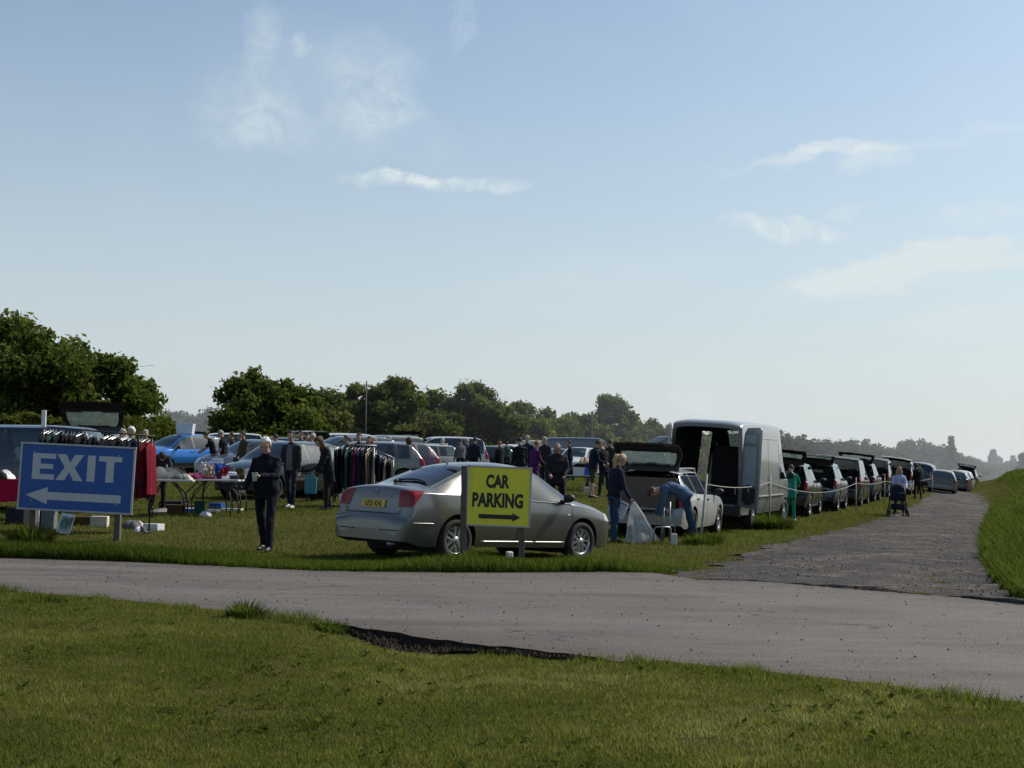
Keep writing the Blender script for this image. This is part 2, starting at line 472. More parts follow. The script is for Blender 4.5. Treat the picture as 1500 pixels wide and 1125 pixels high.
sk = np.stack([xs, yn - .02, np.full(500, -.14)], 1)
V = np.concatenate([V, sk])
ii = np.arange(n0).reshape(60, 500)
Fi = np.stack([ii[:-1, :-1].ravel(), ii[:-1, 1:].ravel(), ii[1:, 1:].ravel(), ii[1:, :-1].ravel()], 1)
sk_i = n0 + np.arange(500)
Fs = np.stack([sk_i[:-1], sk_i[1:], ii[0, 1:], ii[0, :-1]], 1)
road_t = np.concatenate([np.repeat(ts, 500), np.zeros(500)])
tag(obj('road', mesh_np('road', V, np.concatenate([Fi, Fs]), [M_ROAD, mat_plain('broken_asphalt', (.022, .020, .018), 1.0, var=.6, scale=30, bump=1.0, spec=.05)], fmat=np.concatenate([np.zeros(len(Fi)), np.ones(len(Fs))]), smooth=False, attr=('POINT', road_t))), 'worn grey asphalt lane crossing the picture', kind='structure')

def m_gravel():
    t = NT('gravel')
    p = t.n('ShaderNodeNewGeometry').outputs['Position']
    a = t.noise(p, .55, 6, .65); b = t.noise(p, 4.0, 5, .7)
    v = t.n('ShaderNodeTexVoronoi', None, Vector=p, Scale=34.0); v2 = t.n('ShaderNodeTexVoronoi', None, Vector=p, Scale=70.0)
    col = t.ramp(t.math('ADD', t.math('MULTIPLY', a, .55), t.math('MULTIPLY', b, .45)), [(.38, (.017, .014, .0125)), (.5, (.047, .038, .033)), (.62, (.140, .112, .094))])
    st = t.ramp(v.outputs['Color'], [(0, (.45, .43, .42)), (.6, (1.0, .96, .92)), (1, (1.9, 1.8, 1.7))])
    col = t.mix(.85, col, st, 'MULTIPLY')
    bs = t.n('ShaderNodeBsdfPrincipled', None, Base_Color=col, Roughness=.9)
    h = t.math('ADD', t.math('MULTIPLY', v.outputs['Distance'], -1.0), t.math('ADD', t.math('MULTIPLY', v2.outputs['Distance'], -.5), t.math('MULTIPLY', b, 2.0)))
    t.t.links.new(t.bump(h, 1.0, .04), bs.inputs['Normal'])
    return t.out(bs.outputs[0])
ys = np.concatenate([axis(9.5, 30, .1), axis(30, 60, .3), axis(60, 160, 1.)])
tt = np.linspace(0, 1, 60)
wob = .12 * np.sin(ys * 2.3) + .1 * np.sin(ys * 5.9 + 1) + .06 * np.sin(ys * 13)
xl, xr = x_tl(ys) + wob, x_tr(ys) + .25
Xt = xl[:, None] + (xr - xl)[:, None] * tt[None, :]; Yt = np.repeat(ys[:, None], 60, 1)
rut = (.03 * np.sin(tt * PI)[None, :] - .02 * np.exp(-((tt - .3) / .07) ** 2)[None, :] - .02 * np.exp(-((tt - .72) / .07) ** 2)[None, :]) * np.ones_like(Xt)
rut = rut + .020 * np.sin(Xt * 4 + Yt * 1.7) * np.sin(Yt * 3.1) + .012 * np.sin(Xt * 9.3 + 1) * np.sin(Yt * 7.7 + Xt)
keep_y = y_far(Xt)
dzt = np.where(Yt < keep_y - .15, -.3, .010 + rut)
tag(draped('track', Xt, Yt, 0, m_gravel(), dzt), 'rough gravel track running away beside the grass bank', kind='structure')

# bare soil where the asphalt edge has broken away
def m_soil():
    return mat_plain('bare_soil', (.020, .016, .012), 1.0, var=.7, scale=22, bump=1.0, spec=.05)
u_ = np.linspace(0, 1, 60); v_ = np.linspace(0, 1, 16)
Xs = -1.25 + 1.75 * u_[None, :] + np.zeros((16, 1))
wd = (.10 + .30 * np.exp(-((u_ - .28) / .2) ** 2)) * np.minimum(1, 8 * u_ * (1 - u_) + .02)
Ys = y_near(Xs) + .10 - v_[:, None] * wd[None, :]
tag(draped('soil_edge', Xs, Ys, .012, m_soil(), .008 * np.sin(Xs * 17 + 4 * np.sin(Ys * 9)) * np.sin(Ys * 21)), 'bare dark soil along the broken asphalt edge', kind='structure')

def clods():
    n = 1500; u = RNG.random(n); x = -1.3 + 1.8 * u
    w_ = (.07 + .28 * np.exp(-((u - .28) / .2) ** 2)) * np.minimum(1, 8 * u * (1 - u) + .02)
    y = y_near(x) - .01 - RNG.random(n) ** 1.2 * w_
    s_ = .006 + .022 * RNG.random(n) ** 3
    base = np.array([(1, 0, 0), (-1, 0, 0), (0, 1, 0), (0, -1, 0), (0, 0, 1), (0, 0, -.4)], float)
    fc = np.array([(0, 2, 4), (2, 1, 4), (1, 3, 4), (3, 0, 4), (2, 0, 5), (1, 2, 5), (3, 1, 5), (0, 3, 5)])
    P = base[None] * (1 + .8 * (RNG.random((n, 6, 3)) - .5)) * s_[:, None, None]
    P += np.stack([x, y, G(x, y) + .018], 1)[:, None, :]
    return mesh_np('soil_crumbs', P.reshape(-1, 3), (np.arange(n)[:, None, None] * 6 + fc[None]).reshape(-1, 3), [mat_plain('soil_crumb', (.038, .029, .021), 1.0, var=.7, scale=5, spec=.05)])
tag(obj('soil_crumbs', clods()), 'crumbled dark soil in the hollow beside the broken asphalt', kind='stuff')

# loose stones of the track and road edge
def stones():
    V, Fi = [], []
    base = np.array([(1, 0, 0), (-1, 0, 0), (0, 1, 0), (0, -1, 0), (0, 0, 1), (0, 0, -.4)], float)
    fc = np.array([(0, 2, 4), (2, 1, 4), (1, 3, 4), (3, 0, 4), (2, 0, 5), (1, 2, 5), (3, 1, 5), (0, 3, 5)])
    n = 5200
    y = 12 + RNG.random(n) ** 1.6 * 32
    f = RNG.random(n)
    x = x_tl(y) - .3 + f * (x_tr(y) - x_tl(y) + .4)
    ok = y > y_far(x) + .05
    x, y = x[ok], y[ok]; n = len(x)
    s = .006 + .022 * RNG.random(n) ** 4
    jit = 1 + .5 * (RNG.random((n, 6, 3)) - .5)
    P = base[None] * jit * s[:, None, None] * np.array([1, 1, .7])
    P += np.stack([x, y, G(x, y) + .035], 1)[:, None, :]
    Fi = (np.arange(n)[:, None, None] * 6 + fc[None]).reshape(-1, 3)
    return mesh_np('track_gravel', P.reshape(-1, 3), Fi, [mat_plain('loose_stone', (.090, .075, .065), .9, var=.6, scale=3)])
tag(obj('track_gravel', stones()), 'loose stones scattered over the gravel track', kind='stuff')

def grit():
    n = 2600
    x = RNG.random(n) * 15 - 8.5; f = RNG.beta(.55, .55, n); y = y_near(x) + f * (y_far(x) - y_near(x)) 
    s_ = .003 + .009 * RNG.random(n) ** 3
    base = np.array([(1, 0, 0), (-1, 0, 0), (0, 1, 0), (0, -1, 0), (0, 0, 1), (0, 0, -.4)], float)
    fc = np.array([(0, 2, 4), (2, 1, 4), (1, 3, 4), (3, 0, 4), (2, 0, 5), (1, 2, 5), (3, 1, 5), (0, 3, 5)])
    P = base[None] * (1 + .5 * (RNG.random((n, 6, 3)) - .5)) * s_[:, None, None]
    P += np.stack([x, y, .006 + .015 * np.sin(f * PI) + s_ * .3], 1)[:, None, :]
    return mesh_np('road_grit', P.reshape(-1, 3), (np.arange(n)[:, None, None] * 6 + fc[None]).reshape(-1, 3), [mat_plain('grit', (.10, .085, .07), .9, var=.8, scale=2)])
tag(obj('road_grit', grit()), 'loose grit and crumbs of soil lying on the asphalt', kind='stuff')

# ------------------------------------------------------------------ grass
M_LAWN = mat_leaf('lawn_blade', (.042, .052, .010), (.168, .172, .036), (.42, .36, .15), .52)
M_VERGE = mat_leaf('verge_blade', (.016, .034, .005), (.075, .105, .018), (.20, .19, .05), .48)
M_FIELD = mat_leaf('field_blade', (.046, .060, .012), (.130, .142, .032), (.25, .22, .08), .46)
M_BANK = mat_leaf('bank_blade', (.026, .044, .009), (.088, .118, .024), (.19, .185, .06), .5)

def pnoise(x, y, s, seed=0):
    r = np.random.default_rng(seed); v = np.zeros_like(x)
    for k in range(7):
        a = r.random() * 2 * PI; f = s * (.6 + 1.6 * r.random()); ph = r.random() * 9
        v += np.sin((x * np.cos(a) + y * np.sin(a)) * f + ph + 1.3 * np.sin((x * np.sin(a) - y * np.cos(a)) * f * .7))
    return v / 7

def blades(name, x, y, h, w, lean, mat, label, tint, seg=2):
    n = len(x)
    z = G(x, y)
    a = RNG.random(n) * 2 * PI; b = RNG.random(n) * 2 * PI
    ux, uy = np.cos(a) * w / 2, np.sin(a) * w / 2
    L = lean * (.3 + RNG.random(n)) * h
    lx, ly = np.cos(b) * L, np.sin(b) * L
    base = np.stack([x, y, z - .01], 1)
    U = np.stack([ux, uy, np.zeros(n)], 1)
    tip = base + np.stack([lx, ly, h + .01], 1)
    if seg == 1:
        P = np.stack([base - U, base + U, tip], 1)
        Fi = np.arange(n * 3).reshape(n, 3)
    else:
        mid = base + np.stack([lx * .3, ly * .3, h * .58], 1)
        P = np.stack([base - U, base + U, mid - U * .8, mid + U * .8, tip], 1)
        k = np.arange(n)[:, None] * 5
        Fi = np.concatenate([k + np.array([[0, 1, 3]]), k + np.array([[0, 3, 2]]), k + np.array([[2, 3, 4]])])
    T = np.repeat(np.clip(tint, 0, 1), P.shape[1])
    o = obj(name, mesh_np(name, P.reshape(-1, 3), Fi, [mat], attr=('POINT', T), smooth=True))
    return tag(o, label, kind='stuff')

def frustum_pts(n, y0, y1, pw=1.0, half=.40):
    y = (y0 ** (2 - pw) + RNG.random(n) * (y1 ** (2 - pw) - y0 ** (2 - pw))) ** (1 / (2 - pw)) if pw != 2 else y0 * (y1 / y0) ** RNG.random(n)
    x = (RNG.random(n) * 2 - 1) * (half * y + .4)
    return x, y

# foreground lawn
x, y = frustum_pts(330000, 5.3, 14.5, 1.2)
soil = (np.abs(x + .78) < .55) & (y > y_near(x) - .34)
bare = pnoise(x, y, 3.3, 41) + .6 * pnoise(x, y, 9, 42)
thin = RNG.random(len(x)) < np.where(soil, .06, np.clip(1.25 - 1.5 * np.maximum(bare - .28, 0) * 2, .25, 1))
d = y_near(x) - y
ok = (d > np.where((x > -1.4) & (x < .6), .10, -.06) + .05 * np.sin(x * 7) + .04 * np.sin(x * 19 + 1)) & thin
x, y, d = x[ok], y[ok], d[ok]
pn = pnoise(x, y, 2.2, 1); pf = pnoise(x, y, 11, 2); pb = pnoise(x, y, .8, 7)
h = .011 + .017 * RNG.random(len(x)) + .022 * np.maximum(pf, 0) + .018 * np.exp(-d / .12) + .012 * np.maximum(pn, 0)
tint = .40 + .34 * pn + .30 * pb + .22 * pf + .24 * (RNG.random(len(x)) - .5) + .42 * (RNG.random(len(x)) > .93)
blades('lawn_grass', x, y, h, .0045 + .0035 * RNG.random(len(x)), .8, M_LAWN, 'short mown lawn in the foreground', tint)
# clover and plantain leaves among the grass
def weeds():
    n = 900; x, y = frustum_pts(n, 5.4, 13, 1.0); ok = (y < y_near(x) - .15) & (pnoise(x, y, 1.9, 51) > .0); x, y = x[ok], y[ok]
    P, T = [], []
    for i in range(len(x)):
        k = RNG.integers(4, 9); tt_ = RNG.random()
        for j in range(k):
            a = RNG.random() * 6.28; L = .018 + .03 * RNG.random(); w_ = L * (.28 + .2 * RNG.random()); z = Gf(x[i], y[i])
            c = np.array([x[i], y[i], z + .012]); d = np.array([math.cos(a), math.sin(a), .35 + .4 * RNG.random()]); q = np.array([-math.sin(a), math.cos(a), 0])
            P += [c, c + d * L * .5 + q * w_, c + d * L, c + d * L * .5 - q * w_]; T += [.15 + .4 * tt_] * 4
    return mesh_np('lawn_weeds', np.array(P), np.arange(len(P)).reshape(-1, 4), [M_VERGE], attr=('POINT', np.array(T)))
tag(obj('lawn_weeds', weeds()), 'small broad-leaved weeds among the foreground grass', kind='stuff')
# taller fringe of the near road edge
x = RNG.random(9000) * 11 - 6.2; y = y_near(x) + .07 - RNG.random(9000) ** 1.6 * .36
cl = pnoise(x, y * 0, 3.1, 3) + .35 * pnoise(x, y * 0, 9, 4)
ok = (RNG.random(9000) < np.clip(.25 + cl, .05, 1)) & ~((x > -1.25) & (x < .45))
x, y, cl = x[ok], y[ok], cl[ok]
blades('edge_grass', x, y, .05 + .07 * RNG.random(len(x)) * np.clip(.6 + cl, .3, 1.6), .007, .7, M_VERGE, 'longer grass fringing the near road edge', .35 + .35 * RNG.random(len(x)))
# far verge
n = 60000
x = RNG.random(n) * 16 - 9.5; off = RNG.random(n) ** 1.5 * 2.4
y = y_far(x) + .03 + off
ok = (x < x_tl(y) - .1) & (np.abs(x) < .4 * y)
x, y, off = x[ok], y[ok], off[ok]
pn = pnoise(x, y, 1.5, 9)
left = 1 - sm(-5.5, -3.2, x); post = np.exp(-((x + .45) / 1.1) ** 2) + .8 * np.exp(-((x - 1.1) / .5) ** 2)
tall = np.clip(.35 + .8 * left + .7 * post + .25 * pn, .15, 1.7) * (.45 + .55 * np.exp(-(off - .4) ** 2 / .5))
h = (.09 + .13 * RNG.random(len(x))) * tall + .02
blades('verge_grass', x, y, h, .008 + .006 * RNG.random(len(x)), .6, M_VERGE, 'long grass of the verge beyond the road', .42 + .25 * pn - .25 * left * np.exp(-off) + .4 * (RNG.random(len(x)) - .5))
# field
x, y = frustum_pts(190000, 19.5, 75, 1.35, .385)
ok = (y > y_far(x) + .5) & (x < x_tl(y) - .05 + .4 * pnoise(x, y, 2, 12)) 
x, y = x[ok], y[ok]
pn = pnoise(x, y, .5, 21); pf = pnoise(x, y, 2.4, 22)
blades('field_grass', x, y, (.035 + .035 * RNG.random(len(x))) * (1 + .35 * pf), .010 + y * .00035, .8, M_FIELD, 'trodden short grass between the stalls and cars',
       .45 + .25 * pn + .25 * pf + .35 * (RNG.random(len(x)) - .5), seg=1)
# right-hand bank
n = 230000
y = 14.2 * (120 / 14.2) ** RNG.random(n); x = x_tr(y) + .05 + RNG.random(n) ** 1.3 * (4.6 + .03 * y) + .12 * np.sin(y * 6)
ok = (x < .50 * y + .5) & (y > y_far(x) + .1)
x, y = x[ok], y[ok]
pn = pnoise(x, y, 1.4, 31); pf = pnoise(x, y, 5, 32)
blades('bank_grass', x, y, (.09 + .16 * RNG.random(len(x))) * np.clip(1 + .6 * pn + .6 * pf, .3, 2.2), .008 + y * .0005, .75, M_BANK, 'lush long grass covering the bank beside the track',
       .45 + .3 * pn + .15 * pf + .35 * (RNG.random(len(x)) - .5))

def tuft(px, y, r, hh, n, label, group=None):
    p = at(px, y)
    a = RNG.random(n) * 2 * PI; q = np.sqrt(RNG.random(n)) * r
    bx, by = q * np.cos(a), q * np.sin(a) * .7
    h = hh * (.5 + .5 * RNG.random(n)) * (1 - .45 * (q / r) ** 2)
    L = (.25 + .5 * q / r) * h
    ux = np.cos(a + 1.5) * .006; uy = np.sin(a + 1.5) * .006
    gz = G(p.x + bx, p.y + by) - p.z
    B = np.stack([bx, by, gz - .02], 1); U = np.stack([ux, uy, ux * 0], 1)
    T = B + np.stack([np.cos(a) * L, np.sin(a) * L, h], 1); Mi = B + np.stack([np.cos(a) * L * .25, np.sin(a) * L * .25, h * .6], 1)
    P = np.stack([B - U, B + U, Mi - U, Mi + U, T], 1)
    k = np.arange(n)[:, None] * 5
    Fi = np.concatenate([k + np.array([[0, 1, 3]]), k + np.array([[0, 3, 2]]), k + np.array([[2, 3, 4]])])
    o = obj('grass_tuft', mesh_np('grass_tuft', P.reshape(-1, 3), Fi, [M_VERGE], attr=('POINT', np.repeat(.1 + .5 * RNG.random(n), 5)), smooth=True))
    o.location = p
    return tag(o, label, 'grass tuft', group)
tuft(1130, 36.0, .55, .55, 1500, 'dark bushy grass tuft beside the gravel track in front of the silver van')
tuft(360, 11.85, .16, .20, 260, 'dense green tuft standing on the near road edge')
tuft(485, 11.3, .12, .17, 160, 'thin grass tuft at the corner of the broken asphalt')
tuft(60, 12.9, .25, .12, 240, 'low grass tuft on the near road edge below the exit sign')
tuft(45, 22.6, .38, .42, 700, 'tall leafy tuft growing around the post under the blue sign')
tuft(690, 20.4, .34, .26, 500, 'grass tuft around the left post of the yellow sign')
tuft(1030, 27.0, .40, .34, 600, 'grass tuft around the foot of the rope post by the bending person')
# ------------------------------------------------------------------ vehicles
def pchip(xs, ys):
    xs, ys = np.asarray(xs, float), np.asarray(ys, float)
    h = np.diff(xs); d = np.diff(ys) / h
    m = np.zeros(len(xs)); m[0], m[-1] = d[0], d[-1]
    for i in range(1, len(xs) - 1):
        if d[i - 1] * d[i] > 0:
            w1, w2 = 2 * h[i] + h[i - 1], h[i] + 2 * h[i - 1]
            m[i] = (w1 + w2) / (w1 / d[i - 1] + w2 / d[i])
    def f(x):
        x = np.clip(np.asarray(x, float), xs[0], xs[-1])
        k = np.clip(np.searchsorted(xs, x, 'right') - 1, 0, len(xs) - 2)
        t = (x - xs[k]) / h[k]
        return (ys[k] * (1 + 2 * t) * (1 - t) ** 2 + h[k] * m[k] * t * (1 - t) ** 2 + ys[k + 1] * t * t * (3 - 2 * t) + h[k] * m[k + 1] * t * t * (t - 1))
    return f

NS, NG, NR = 13, 6, 10      # side, glass band, roof band divisions
def set_res(kind):
    global NS, NG, NR
    NS, NG, NR = (45, 10, 30) if kind == 'liftback' else (15, 6, 12)

class Shape:
    def __init__(s, d):
        s.d = d
        s.top = pchip(*zip(*d['top'])); s.belt = pchip(*zip(*d['belt'])); s.plan = pchip(*zip(*d['plan'])); s.wr = pchip(*zip(*d['wr']))
    def zlow(s, x):
        d = s.d; z = np.full_like(x, d['sill'])
        e0, e1 = d['top'][0][0], d['top'][-1][0]
        z = z + .07 * sm(.35, 0, x - e0) + .05 * sm(.3, 0, e1 - x)
        for ax in d['axles']:
            Ra = d['R'] + .06; q = Ra ** 2 - (x - ax) ** 2
            z = np.where(q > 0, np.maximum(z, d['R'] + np.sqrt(np.maximum(q, 0))), z)
        return z
    def section(s, x):
        d = s.d; x = np.asarray(x, float)
        w, zt, zb, wr = s.plan(x), s.top(x), s.belt(x), s.wr(x)
        zl = np.minimum(s.zlow(x), zt - .14)
        zb = np.minimum(zb, zt - .085)
        zb = np.maximum(zb, zl + .05)
        cr = np.minimum(d.get('crown', .07), (zt - zb) * .55)
        zre = zt - cr; wr = np.minimum(wr, w - .02)
        P = []
        zc = d.get('zc', .58)
        for i in range(NS):
            t = i / (NS - 1.0); z = zl + (zb - zl) * t
            lo = np.clip((zc - z) / .4, 0, 1); hi = np.clip((z - zc) / np.maximum(zb - zc, .05), 0, 1)
            y = w - d.get('tuck', .07) * lo ** 2 - d.get('hip', .03) * hi ** 2
            P.append((y, z))
        wb, zbb = P[-1]
        for i in range(1, NG + 1):
            t = i / NG
            y = wb + (wr - wb) * (t + .10 * np.sin(t * PI) * d.get('round', 1) * np.where(zre - zbb > .2, 1, 0) * -.0 + .0)
            y = wb + (wr - wb) * (.82 * t + .18 * t * t)
            P.append((y, zbb + (zre - zbb) * t))
        for i in range(1, NR + 1):
            t = i / NR
            P.append((wr * (1 - t), zre + (zt - zre) * (1 - (1 - t) ** d.get('roofexp', 2.6))))
        return np.stack([np.broadcast_to(p[0], x.shape) for p in P], 1), np.stack([np.broadcast_to(p[1], x.shape) for p in P], 1)

SHAPES = {
 'liftback': dict(sill=.215, R=.315, axles=(-1.33, 1.37), zc=.60, tuck=.06, hip=.045,
   top=[(-2.31,.44),(-2.30,.56),(-2.265,.64),(-2.235,.665),(-2.215,.74),(-2.17,.95),(-2.135,1.035),(-2.08,1.062),(-1.88,1.085),(-1.72,1.12),(-1.3,1.275),(-.9,1.41),(-.5,1.468),(-.1,1.487),(.25,1.472),(.5,1.42),(.9,1.21),(1.27,1.005),(1.5,.965),(1.9,.875),(2.12,.78),(2.22,.68),(2.28,.60),(2.31,.46)],
   belt=[(-2.31,.90),(-1.9,.975),(-1.2,.965),(0,.925),(1.2,.885),(2.31,.7)],
   plan=[(-2.31,.64),(-2.297,.75),(-2.25,.82),(-2.15,.85),(-1.9,.868),(-1.3,.878),(0,.882),(1.35,.878),(1.8,.85),(2.05,.79),(2.2,.68),(2.28,.55),(2.31,.40)],
   wr=[(-2.31,.5),(-2.24,.64),(-2.13,.735),(-1.9,.745),(-1.72,.70),(-1.3,.635),(-.85,.585),(0,.575),(.5,.575),(1.25,.70),(1.5,.74),(2.0,.68),(2.2,.55),(2.31,.3)],
   side=[(-1.02,-.14),(-.06,1.12)], screen=(.50,1.25), back=(-1.72,-.90), gate=None, q=.022,
   tail=lambda x,y,z: (x<-1.97) & (z>.70) & (z<1.005) & (y>.50+.22*(1.0-z)) & (x<-1.97-.32*np.clip((.98-z)/.3,0,1)),
   head=lambda x,y,z: (x>1.93) & (z>.64) & (z<.80) & (y>.36),
   plate=(-.04, .80), door=((1.12,.26,.95),(-.1,.26,.95),(-1.0,.55,.97)), glass=.10),
 'estate': dict(sill=.21, R=.31, axles=(-1.28, 1.34), zc=.6, tuck=.06, hip=.04,
   top=[(-2.24,.42),(-2.225,.55),(-2.19,.60),(-2.165,.64),(-2.14,.80),(-2.09,.97),(-1.9,1.30),(-1.83,1.375),(-1.7,1.405),(-1.2,1.43),(0,1.44),(.25,1.42),(.55,1.30),(1.15,.97),(1.5,.92),(1.95,.80),(2.12,.70),(2.2,.58),(2.23,.42)],
   belt=[(-2.24,.86),(-1.5,.93),(0,.91),(1.2,.86),(2.2,.68)],
   plan=[(-2.24,.60),(-2.225,.74),(-2.18,.80),(-2.0,.835),(-1.3,.85),(0,.855),(1.3,.85),(1.8,.82),(2.05,.75),(2.18,.6),(2.23,.42)],
   wr=[(-2.24,.55),(-2.16,.70),(-2.05,.72),(-1.85,.61),(-1.5,.58),(0,.56),(.3,.56),(1.15,.69),(1.6,.70),(2.0,.62),(2.23,.35)],
   side=[(-1.78,-1.06),(-.98,-.12),(-.04,1.02)], screen=(.28,1.12), back=(-2.06,-1.9), gate=-1.72, glip=.62, q=.034,
   tail=lambda x,y,z: (x<-2.02) & (z>.64) & (z<.93) & (y>.60), head=lambda x,y,z: (x>1.95) & (z>.60) & (z<.74) & (y>.34),
   plate=(0,.74), door=((1.02,.26,.92),(-.08,.26,.92),(-1.02,.5,.92)), glass=.30),
 'suv': dict(sill=.30, R=.35, axles=(-1.3, 1.33), zc=.72, tuck=.08, hip=.05,
   top=[(-2.22,.55),(-2.205,.70),(-2.16,.76),(-2.13,.84),(-2.10,1.0),(-2.02,1.16),(-1.86,1.49),(-1.78,1.575),(-1.6,1.61),(-1,1.655),(-.2,1.66),(.2,1.62),(.5,1.50),(1.1,1.14),(1.4,1.08),(1.9,.97),(2.1,.86),(2.19,.72),(2.22,.52)],
   belt=[(-2.22,1.06),(-1.5,1.10),(0,1.05),(1.2,1.02),(2.2,.8)],
   plan=[(-2.22,.62),(-2.2,.76),(-2.14,.84),(-1.95,.88),(-1.3,.90),(0,.905),(1.3,.90),(1.8,.87),(2.05,.78),(2.18,.62),(2.22,.42)],
   wr=[(-2.22,.58),(-2.12,.75),(-1.95,.74),(-1.8,.66),(-1.4,.62),(0,.61),(.3,.60),(1.1,.74),(1.6,.76),(2.0,.68),(2.22,.36)],
   side=[(-1.72,-1.12),(-1.0,-.12),(-.03,1.0)], screen=(.24,1.08), back=(-2.0,-1.86), gate=-1.62, glip=.80, q=.04,
   tail=lambda x,y,z: (x<-1.93) & (z>.84) & (z<1.10) & (y>.58), head=lambda x,y,z: (x>1.85) & (z>.76) & (z<.92) & (y>.42),
   plate=(0,.9), door=((1.0,.36,1.05),(-.07,.36,1.05),(-1.05,.65,1.05)), glass=.14),
 'hatch': dict(sill=.21, R=.30, axles=(-1.22, 1.28), zc=.6, tuck=.06, hip=.04,
   top=[(-2.0,.44),(-1.985,.58),(-1.95,.63),(-1.93,.70),(-1.90,.88),(-1.83,1.02),(-1.6,1.32),(-1.5,1.40),(-1.3,1.44),(-.7,1.475),(0,1.48),(.3,1.44),(.6,1.30),(1.15,1.0),(1.45,.94),(1.8,.82),(1.95,.70),(2.02,.58),(2.05,.42)],
   belt=[(-2.0,.90),(-1.3,.95),(0,.92),(1.2,.88),(2.05,.68)],
   plan=[(-2.0,.58),(-1.985,.70),(-1.94,.77),(-1.8,.82),(-1.2,.845),(0,.85),(1.25,.845),(1.65,.81),(1.88,.73),(2.0,.58),(2.05,.40)],
   wr=[(-2.0,.54),(-1.92,.68),(-1.8,.69),(-1.55,.60),(-1.2,.56),(0,.55),(.3,.55),(1.15,.68),(1.5,.69),(1.85,.6),(2.05,.34)],
   side=[(-1.42,-1.04),(-.95,-.12),(-.04,1.04)], screen=(.33,1.12), back=(-1.82,-1.58), gate=-1.4, glip=.64, q=.04,
   tail=lambda x,y,z: (x<-1.72) & (z>.68) & (z<.98) & (y>.56), head=lambda x,y,z: (x>1.66) & (z>.62) & (z<.80) & (y>.38),
   plate=(0,.76), door=((1.04,.26,.92),(-.08,.26,.92),(-1.0,.5,.92)), glass=.24),
 'mpv': dict(sill=.24, R=.32, axles=(-1.4, 1.42), zc=.66, tuck=.06, hip=.04,
   top=[(-2.32,.48),(-2.305,.64),(-2.27,.70),(-2.25,.80),(-2.22,1.0),(-2.12,1.3),(-2.0,1.66),(-1.93,1.75),(-1.75,1.79),(-1,1.82),(0,1.81),(.4,1.76),(.75,1.58),(1.35,1.14),(1.6,1.05),(2.05,.90),(2.22,.76),(2.29,.62),(2.32,.46)],
   belt=[(-2.32,1.02),(-1.5,1.05),(0,1.02),(1.3,.98),(2.3,.75)],
   plan=[(-2.32,.68),(-2.305,.82),(-2.25,.88),(-2.1,.91),(-1.3,.93),(0,.935),(1.4,.93),(1.9,.88),(2.15,.77),(2.28,.6),(2.32,.42)],
   wr=[(-2.32,.62),(-2.24,.80),(-2.05,.76),(-1.9,.71),(-1.4,.69),(0,.68),(.5,.66),(1.35,.77),(1.7,.75),(2.1,.64),(2.32,.36)],
   side=[(-1.98,-1.12),(-1.02,-.04),(.05,1.22)], screen=(.46,1.3), back=(-2.15,-2.0), gate=-1.85, glip=.66, q=.04,
   tail=lambda x,y,z: (x<-2.05) & (z>.80) & (z<1.25) & (y>.72), head=lambda x,y,z: (x>1.9) & (z>.70) & (z<.88) & (y>.42),
   plate=(0,.85), door=((1.2,.3,1.0),(.0,.3,1.0),(-1.07,.5,1.0)), glass=.14),
 'van': dict(sill=.40, R=.345, axles=(-1.62, 1.98), zc=.9, tuck=.07, hip=.02, crown=.075, roofexp=4.0,
   top=[(-2.95,2.60),(-2.90,2.64),(-2.6,2.69),(0,2.72),(1.2,2.70),(1.55,2.58),(1.85,2.22),(2.0,1.95),(2.45,1.32),(2.6,1.20),(2.83,.98),(2.92,.75),(2.95,.48)],
   belt=[(-2.95,1.26),(0,1.26),(2.0,1.24),(2.95,.8)],
   plan=[(-2.95,.955),(-2.9,.985),(-2.6,.99),(1.6,.99),(2.2,.97),(2.6,.9),(2.85,.74),(2.95,.5)],
   wr=[(-2.95,.87),(-2.5,.88),(1.0,.86),(1.6,.80),(2.0,.78),(2.5,.80),(2.8,.66),(2.95,.4)],
   side=[(1.12,2.2)], screen=(1.62,2.5), back=None, gate=None, q=.05, open_end=True,
   tail=lambda x,y,z: (x<-2.86) & (z>.98) & (z<1.42) & (y>.90), head=lambda x,y,z: (x>2.5) & (z>.85) & (z<1.1) & (y>.5),
   plate=(0,.6), door=((1.05,.5,2.2),(2.15,.5,1.25),(-.25,.5,2.3)), glass=.12),
}
M_TYRE = mat_plain('tyre_rubber', (.018, .018, .018), .85, var=.4, scale=20)
M_RIM = mat_plain('alloy', (.55, .56, .57), .32, .85, var=.15)
M_HUBCAP = mat_plain('hubcap', (.30, .31, .32), .4, .6, var=.2)
M_TRIM = mat_plain('black_trim', (.018, .019, .02), .55, var=.3)
M_DARK = mat_plain('dark_interior', (.012, .012, .014), .9, var=.4)
M_SEAT = mat_cloth('seat_fabric', (.035, .036, .04))
M_CHROME = mat_plain('bright_trim', (.34, .34, .33), .38, .6, var=.1)
M_TAIL = mat_plain('tail_lens', (.20, .003, .006), .25, var=.3, coat=.15, spec=.3)
M_HEAD = mat_plain('head_lens', (.42, .44, .46), .10, .3, var=.3, coat=1.0)
M_GLASS = mat_glass('car_glass', (.50, .57, .55), .05)
